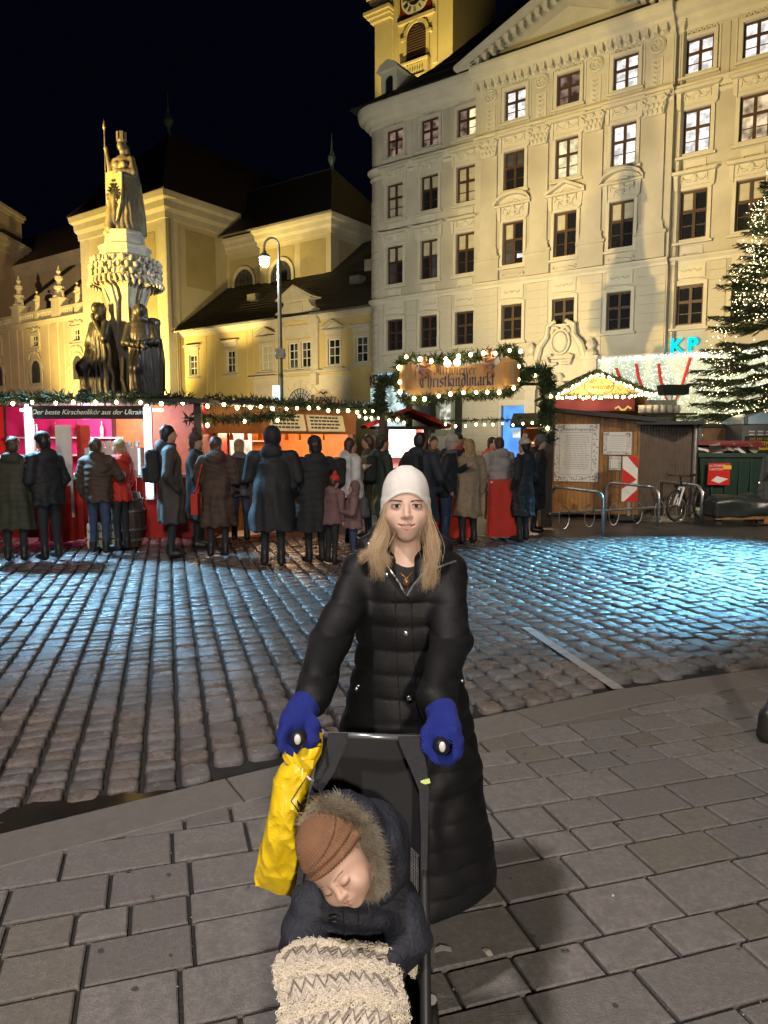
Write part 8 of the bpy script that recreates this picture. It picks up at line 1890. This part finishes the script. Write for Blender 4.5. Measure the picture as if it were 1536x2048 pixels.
# ------------------------------------------------------------------ sleeping child
cd = thing('person', 'sleeping toddler in a navy fur-hooded jacket and ribbed brown beanie in the stroller', 'person', (-.08, 1.55, .44))
NAVY = M('jacket_navy', (.0125, .0145, .024), .72, var=.2, scale=22, bump=.35, bscale=90)
jp = [EL((-.075, 1.6, .6), (.105, .095, .17), None, .04), EL((-.075, 1.585, .70), (.1, .075, .07), None, .05), C((-.16, 1.575, .70), (-.19, 1.515, .635), .05, .048, .03), C((-.19, 1.515, .635), (-.115, 1.44, .63), .043, .037, .025), C((.03, 1.575, .705), (.055, 1.515, .64), .047, .045, .03), C((.055, 1.515, .64), (.0, 1.44, .62), .043, .037, .025),
      EL((-.08, 1.48, .50), (.13, .15, .08), None, .05), C((-.075, 1.57, .745), (-.075, 1.55, .76), .06, .055, .03)]
wj = waves(41, 26, .006)
jk = sdf('jacket', jp, .0062, NAVY, lambda x, y, z: wj(x, y, z) + .0035 * np.sin(z * 120 + 30 * x), cd, True); JB = bvh_of(jk)
mb = MB()
for px in (686, 716): line_on(mb, JB, [(px - 2, 1800), (px, 1850), (px + 2, 1886)], .003, .001)
mb.build('placket', NAVY, cd, world=True)
for px, py in ((668, 1832), (668, 1842)):
    p = on(JB, px, py, .002)
    if p: mb = MB(); mb.ell(p, (.012, .005, .004), 10, 6); mb.build('toggle', MATS['grip_black'], cd, smooth=True, world=True)
CHT = Matrix.Translation((-.094, 1.475, .85)) @ Matrix.Rotation(R(-43), 4, 'Y') @ Matrix.Rotation(R(8), 4, 'X') @ Matrix.Rotation(R(-14), 4, 'Z') @ Matrix.Scale(.86, 4)
M('skin_child', (.56, .36, .27), .5, var=.05, scale=18, sss=.15); M('skin_blush', (.55, .3, .23), .5, var=.05, sss=.15); M('lips_child', (.42, .17, .15), .45, var=.05)
kp_ = [EL((0, .012, .038), (.071, .084, .072), None, .03), EL((0, -.022, -.012), (.064, .058, .068), None, .03), EL((0, -.034, -.05), (.045, .042, .034), None, .03), EL((.036, -.052, -.034), (.028, .026, .026), None, .02, 0), EL((-.036, -.052, -.034), (.028, .026, .026), None, .02, 0), EL((0, -.068, -.072), (.016, .012, .011), None, .018),
       CUT((.027, -.092, .0), (.017, .014, .008), None, .012), CUT((-.027, -.092, .0), (.017, .014, .008), None, .012), EL((.027, -.0715, -.001), (.0135, .0105, .0085), None, .006), EL((-.027, -.0715, -.001), (.0135, .0105, .0085), None, .006),
       C((0, -.079, .004), (0, -.0905, -.02), .006, .0085, .014), EL((0, -.0925, -.021), (.0088, .0085, .0075), None, .006), EL((.01, -.085, -.0235), (.006, .0075, .0052), None, .005), EL((-.01, -.085, -.0235), (.006, .0075, .0052), None, .005), EL((0, -.0765, -.045), (.022, .012, .014), None, .015)]
kp_ += CH([(-.015, -.0815, -.045), (-.006, -.0875, -.0405), (0, -.087, -.042), (.006, -.0875, -.0405), (.015, -.0815, -.045)], [.002, .0036, .0034, .0036, .002], .003, 2) + CH([(-.012, -.082, -.0475), (0, -.086, -.0515), (.012, -.082, -.0475)], [.002, .0044, .002], .003, 2)
kp_ += [CUT((0, -.0915, -.0462), (.013, .005, .0012), None, .002), C((0, .02, -.06), (0, .03, -.08), .04, .04, .03)]
kh = sdf('head', kp_, .0022, [MATS['skin_child'], MATS['skin_blush'], MATS['lips_child']], None, cd, mt=.0009); kh.matrix_local = wmat(cd).inverted() @ CHT
for s in (-1, 1):
    mb = MB(); mb.tube([(s * .014, -.0785, -.0025), (s * .021, -.0815, -.0072), (s * .029, -.081, -.0082), (s * .037, -.0765, -.006), (s * .042, -.072, -.0032)], [.0005, .0011, .0013, .0012, .0005], 5)
    for k in range(12): t = k / 11; x = .018 + .023 * t; mb.tube([(s * x, -.0815 + .007 * t, -.0078 + .003 * t), (s * (x + .002 * t), -.0855 + .007 * t, -.0112 + .003 * t)], [.0005, .0002], 3)
    hmesh(mb, 'eyelash', M('lash_brown', (.16, .09, .06), .7, var=0), True, cd, CHT)
    mb = MB()
    for k in range(40): t = k / 39; x = .011 + .03 * t; mb.tube([(s * x, -.0835 + .013 * t ** 1.5, .0165 + .005 * math.sin(2.4 * t)), (s * (x + .004), -.0825 + .013 * t ** 1.5, .018 + .005 * math.sin(2.4 * t))], [.0007, .0002], 3)
    hmesh(mb, 'eyebrow', M('brow_fair', (.42, .27, .18), .8, var=0), True, cd, CHT)
# fine hair under the hat brim
mb = MB(); rgc = random.Random(6)
for k in range(420):
    a = R(rgc.uniform(-88, 88)); x = math.sin(a) * .067; y = -math.cos(a) * .076 + .005; z0_ = .046 - .02 * (1 - math.cos(a))
    l = rgc.uniform(.012, .03); mb.tube([(x, y, z0_ + .006), (x * 1.02 + rgc.gauss(0, .003), y * 1.03, z0_ - l * .5), (x * 1.0 + rgc.gauss(0, .005), y * 1.02 - .001, z0_ - l)], [.0009, .0008, .0003], 3, False)
hmesh(mb, 'hair', M('hair_child', (.36, .24, .13), .5, var=.2), True, cd, CHT)
BRN = M('beanie_brown', (.21, .105, .055), .95, var=.14, scale=30, bump=.4, bscale=300)
mb = MB(); nu, nv = 240, 46; vs = []
for j in range(nv + 1):
    t = j / nv
    for i in range(nu):
        a = 2 * math.pi * i / nu; f = math.cos(a); zr = .04 - .055 * (1 - f) / 2
        z = zr + (.135 - zr) * t; zz = max(0, (z - .035) / .1); prof = (1 - min(1, zz) ** 2.4) ** .5
        fold = .008 * math.exp(-((t - .1) / .085) ** 2) - .0035 * math.exp(-((t - .225) / .022) ** 2) + .004 * math.exp(-((t - .3) / .06) ** 2) + .0035 * math.exp(-((t - .55 + .16 * math.sin(a + 2.2)) / .05) ** 2) - .0035 * math.exp(-((t - .48 + .16 * math.sin(a + 2.2)) / .02) ** 2) * max(0, math.sin(a))
        r = .072 + fold + .0013 * math.cos(2 * math.pi * 60 * i / nu)
        vs.append((math.sin(a) * r * prof, -f * (r + .012) * prof + .01, z))
mb.add(vs, [(j * nu + i, j * nu + (i + 1) % nu, (j + 1) * nu + (i + 1) % nu, (j + 1) * nu + i) for j in range(nv) for i in range(nu)] + [tuple(range(nv * nu, nv * nu + nu))])
n0 = len(mb.v); ring0 = vs[:nu]; mb.add(ring0 + [(x * .93, y * .93, z + .012) for x, y, z in ring0], [(i, nu + i, nu + (i + 1) % nu, (i + 1) % nu) for i in range(nu)]); hmesh(mb, 'beanie', BRN, True, cd, CHT)
# hood and fur trim
fa = [at(*p) for p in ((628, 1652, 1.50), (646, 1622, 1.515), (680, 1618, 1.525), (712, 1640, 1.525), (734, 1678, 1.515), (745, 1718, 1.50), (747, 1748, 1.485), (738, 1768, 1.475))]
hc1, hc2, hc3 = at(738, 1672, 1.60), at(768, 1706, 1.60), at(760, 1750, 1.57)
wh2 = waves(8, 30, .006)
sdf('hood', [EL(tuple(hc1), (.085, .07, .085), None, .04), EL(tuple(hc2), (.058, .075, .085), None, .04), EL(tuple(hc3), (.05, .07, .06), None, .04), CUT((-.105, 1.46, .84), (.085, .11, .09), None, .02)] + CH([tuple(p + Vector((.012, .03, 0))) for p in fa], .024, .02), .0055, NAVY, wh2, cd, True)
FURS = [M('fur_tan', (.33, .24, .14), .9, var=.2), M('fur_brown', (.13, .085, .05), .9, var=.2), M('fur_pale', (.5, .42, .3), .9, var=.2)]
fur = [[], [], []]; rgf = random.Random(13)
mbc = MB(); mbc.tube(fa, [.014, .018, .02, .021, .021, .02, .017, .012], 10); mbc.build('fur_core', FURS[1], cd, smooth=True, world=True)
hcen = Vector((-.1, 1.5, .84))
for p in along(fa, 620):
    ax = (p - hcen).normalized(); cl = 0 if rgf.random() < .62 else (1 if rgf.random() < .55 else 2); d0 = (ax * .55 + Vector((rgf.gauss(-.18, .5), rgf.gauss(-.55, .5), rgf.gauss(.05, .5)))).normalized()
    b = p + Vector((rgf.gauss(0, .006), rgf.gauss(-.006, .008), rgf.gauss(0, .006)))
    for k in range(42):
        d = (d0 + Vector((rgf.gauss(0, .2), rgf.gauss(0, .2), rgf.gauss(0, .2)))).normalized(); l = rgf.uniform(.016, .038); s = b + Vector((rgf.gauss(0, .004), rgf.gauss(0, .004), rgf.gauss(0, .004)))
        fur[cl].append([s, s + d * l * .5, s + d * l * .85 + Vector((0, 0, -.002)), s + d * l + Vector((rgf.gauss(0, .004), 0, -.006))])
for ls, (nm_, c1, c2) in zip(fur, (('fur_tan', (.4, .29, .17), (.25, .17, .1)), ('fur_brown', (.12, .075, .045), (.2, .13, .08)), ('fur_pale', (.6, .5, .36), (.42, .33, .22)))): tag(strands('fur_trim', ls, .00042, hair_mat(nm_ + '_strand', c1, c2), cd), kind='stuff')

# ------------------------------------------------------------------ blanket
bl_ = thing('blanket', 'cream fleecy blanket with grey zigzag rows over the sleeping child', 'blanket', (-.09, 1.36, .6))
M('blanket_cream', (.76, .68, .58), .95, var=.1, scale=30, bump=.7, bscale=240); M('blanket_tuft', (.78, .7, .57), .95, var=.12, scale=40); M('zigzag_grey', (.22, .185, .155), .95, var=.25, scale=40)
PR = [(1.505, .605), (1.488, .65), (1.46, .668), (1.42, .676), (1.36, .668), (1.31, .636), (1.26, .575), (1.22, .48), (1.2, .38), (1.19, .3)]
PL = [0]
for a, b in zip(PR, PR[1:]): PL.append(PL[-1] + math.hypot(b[0] - a[0], b[1] - a[1]))
bw = waves(77, 14, .018); bw2 = waves(12, 60, .004)
def bsurf(u, t):
    l = t * PL[-1]; Y, Z = np.interp(l, PL, [p[0] for p in PR]), np.interp(l, PL, [p[1] for p in PR])
    xl = -.238 + .02 * math.sin(t * 7) + .014 * math.sin(t * 19 + 1) + .015 * t; xr = .052 + .014 * math.sin(t * 9 + 2) + .01 * math.sin(t * 23) - .012 * t
    X = xl + (xr - xl) * u; e = abs(2 * u - 1) ** 5
    Z2 = Z - .06 * e + float(bw(np.float64(X), np.float64(Y), np.float64(Z))) * .8 - .014 * (u - .4) * (t < .5) * (1 - t); Y2 = Y + .02 * e - .012 * math.sin(u * 9) * t
    return Vector((X, Y2, Z2))
def bnorm(u, t):
    a, b, c = bsurf(u, t), bsurf(u + .005, t), bsurf(u, t + .005); n = (b - a).cross(c - a).normalized(); return n if n.y < 0 or n.z > 0 else -n
mb = MB(); nu, nv = 110, 130; vs = []
for j in range(nv + 1):
    for i in range(nu + 1):
        p = bsurf(i / nu, j / nv); band = .5 + .5 * math.sin(j / nv * 2 * math.pi * 9); vs.append(p + Vector((0, -.3, .6)) * .006 * band)
mb.add(vs, [(j * (nu + 1) + i, j * (nu + 1) + i + 1, (j + 1) * (nu + 1) + i + 1, (j + 1) * (nu + 1) + i) for j in range(nv) for i in range(nu)]); mb.build('fleece', MATS['blanket_cream'], bl_, smooth=True, world=True)
curls = []; rgb_ = random.Random(19)
for _ in range(9500):
    u = rgb_.uniform(-.01, 1.01) if rgb_.random() < .75 else rgb_.choice((rgb_.uniform(-.015, .07), rgb_.uniform(.93, 1.015))); t = rgb_.random(); ph = (t * 9) % 1; edge = u < .06 or u > .94 or t < .06
    if not edge and abs(ph - .25) > .17: continue
    p = bsurf(min(1, max(0, u)), t)
    for _k in range(2):
        n = Vector((rgb_.gauss(0, .6), rgb_.gauss(-.5, .5), rgb_.gauss(.7, .5))).normalized(); a = n.orthogonal().normalized(); c = n.cross(a); b = p + Vector((rgb_.gauss(0, .003), -.003 + rgb_.gauss(0, .003), .005)); ph_ = rgb_.uniform(0, 6.3); rr = rgb_.uniform(.0022, .004)
        curls.append([b + n * (.0011 * k) + (a * math.cos(ph_ + k * 1.15) + c * math.sin(ph_ + k * 1.15)) * rr for k in range(9)])
tag(strands('tufts', curls, .0009, MATS['blanket_tuft'], bl_), kind='stuff')
for rw in range(8):
    for dt in (0, .03):
        t0 = (rw + .68) / 9 + dt * 1.0
        if t0 > .98: continue
        mb = MB(); pts = []; nz = 10
        for k in range(nz * 2 + 1):
            u = .03 + .94 * k / (nz * 2); t = t0 + (.017 if k % 2 else -.017) * (1 + .25 * math.sin(k * 2.9 + rw * 2)) + .005 * math.sin(k * 1.7 + rw); pts.append(bsurf(u, t) + Vector((0, -.0035, .007 + .0015 * math.sin(k * 2.3))))
        mb.tube(pts, 0.0018 if dt else .0024, 5); mb.build('zigzag_row', MATS['zigzag_grey'] if dt == 0 else MATS['blanket_cream'], bl_, world=True)

# ------------------------------------------------------------------ yellow carrier bag
bg = thing('carrier_bag', 'crumpled yellow plastic carrier bag hanging from the left stroller grip', 'bag', (-.24, 1.74, .6))
YEL = M('plastic_yellow', (.8, .56, .012), .35, var=.05, scale=6, bump=.15, bscale=14, spec=.5)
rows_ = [(1490, 606, 644, .02), (1508, 590, 640, .034), (1522, 576, 634, .04), (1540, 556, 628, .046), (1560, 545, 622, .05), (1600, 540, 615, .056), (1650, 532, 608, .056), (1700, 523, 604, .05), (1740, 515, 598, .036), (1766, 509, 592, .018), (1784, 512, 590, .006)]
mb = MB(); n = 72; vs = []; RW = []
ys = np.linspace(1490, 1784, 60)
for y in ys:
    xl, xr, th = [float(np.interp(y, [r[0] for r in rows_], [r[q] for r in rows_])) for q in (1, 2, 3)]
    Yc = 1.755 - .02 * (y - 1490) / 294
    for i in range(n):
        a = 2 * math.pi * i / n; cx = math.cos(a); sy = math.sin(a); sx = math.copysign(abs(cx) ** .8, cx)
        p = at((xl + xr) / 2 + (xr - xl) / 2 * sx, y + (12 * sx if y > 1700 else 0), Yc); q = Vector((p.x, 0, p.z)) * 9
        cr = noise.noise(Vector((q.x * 1.1, sy, q.z * .7))); cr2 = abs(noise.noise(Vector((q.x * 2.2 + q.z + 5, sy, q.z * 1.3)))); cr3 = abs(noise.noise(Vector((q.x * 4.5 - q.z, sy + 3, q.z * 3))))
        f = .5 + .5 * min(1, th / .05); vs.append((p.x + .006 * cr * f, p.y + sy * th + (.022 * cr + .02 * cr2 + .007 * cr3 - .01) * f, p.z + .008 * cr2))
mb.add(vs, [(j * n + i, j * n + (i + 1) % n, (j + 1) * n + (i + 1) % n, (j + 1) * n + i) for j in range(len(ys) - 1) for i in range(n)])
bag = mb.build('body', YEL, bg, smooth=False, world=True); BB = bvh_of(bag)
mb = MB()
for pts, w in (([(588, 1512, 1.72), (606, 1530, 1.70), (628, 1528, 1.70), (645, 1500, 1.72), (646, 1472, 1.765)], .011), ([(568, 1503, 1.74), (572, 1516, 1.72), (590, 1526, 1.72)], .012), ([(622, 1486, 1.79), (636, 1470, 1.785), (646, 1472, 1.77)], .008)):
    vs = []
    for k, p in enumerate(pts): q = at(*p); vs += [q + Vector((0, 0, w)), q - Vector((.3 * w, .004 * (-1) ** k, w))]
    mb.add(vs, [(2 * i, 2 * i + 1, 2 * i + 3, 2 * i + 2) for i in range(len(pts) - 1)])
mb.build('bag_handle', YEL, bg, world=True)
mb = MB(); line_on(mb, BB, [(612, 1556), (582, 1602), (606, 1634)], .0018, .001, 10, 4); line_on(mb, BB, [(594, 1600), (597, 1608), (604, 1613)], .003, .001, 6, 4, True); mb.build('printed_mark', MATS['letters_dark'], bg, world=True)
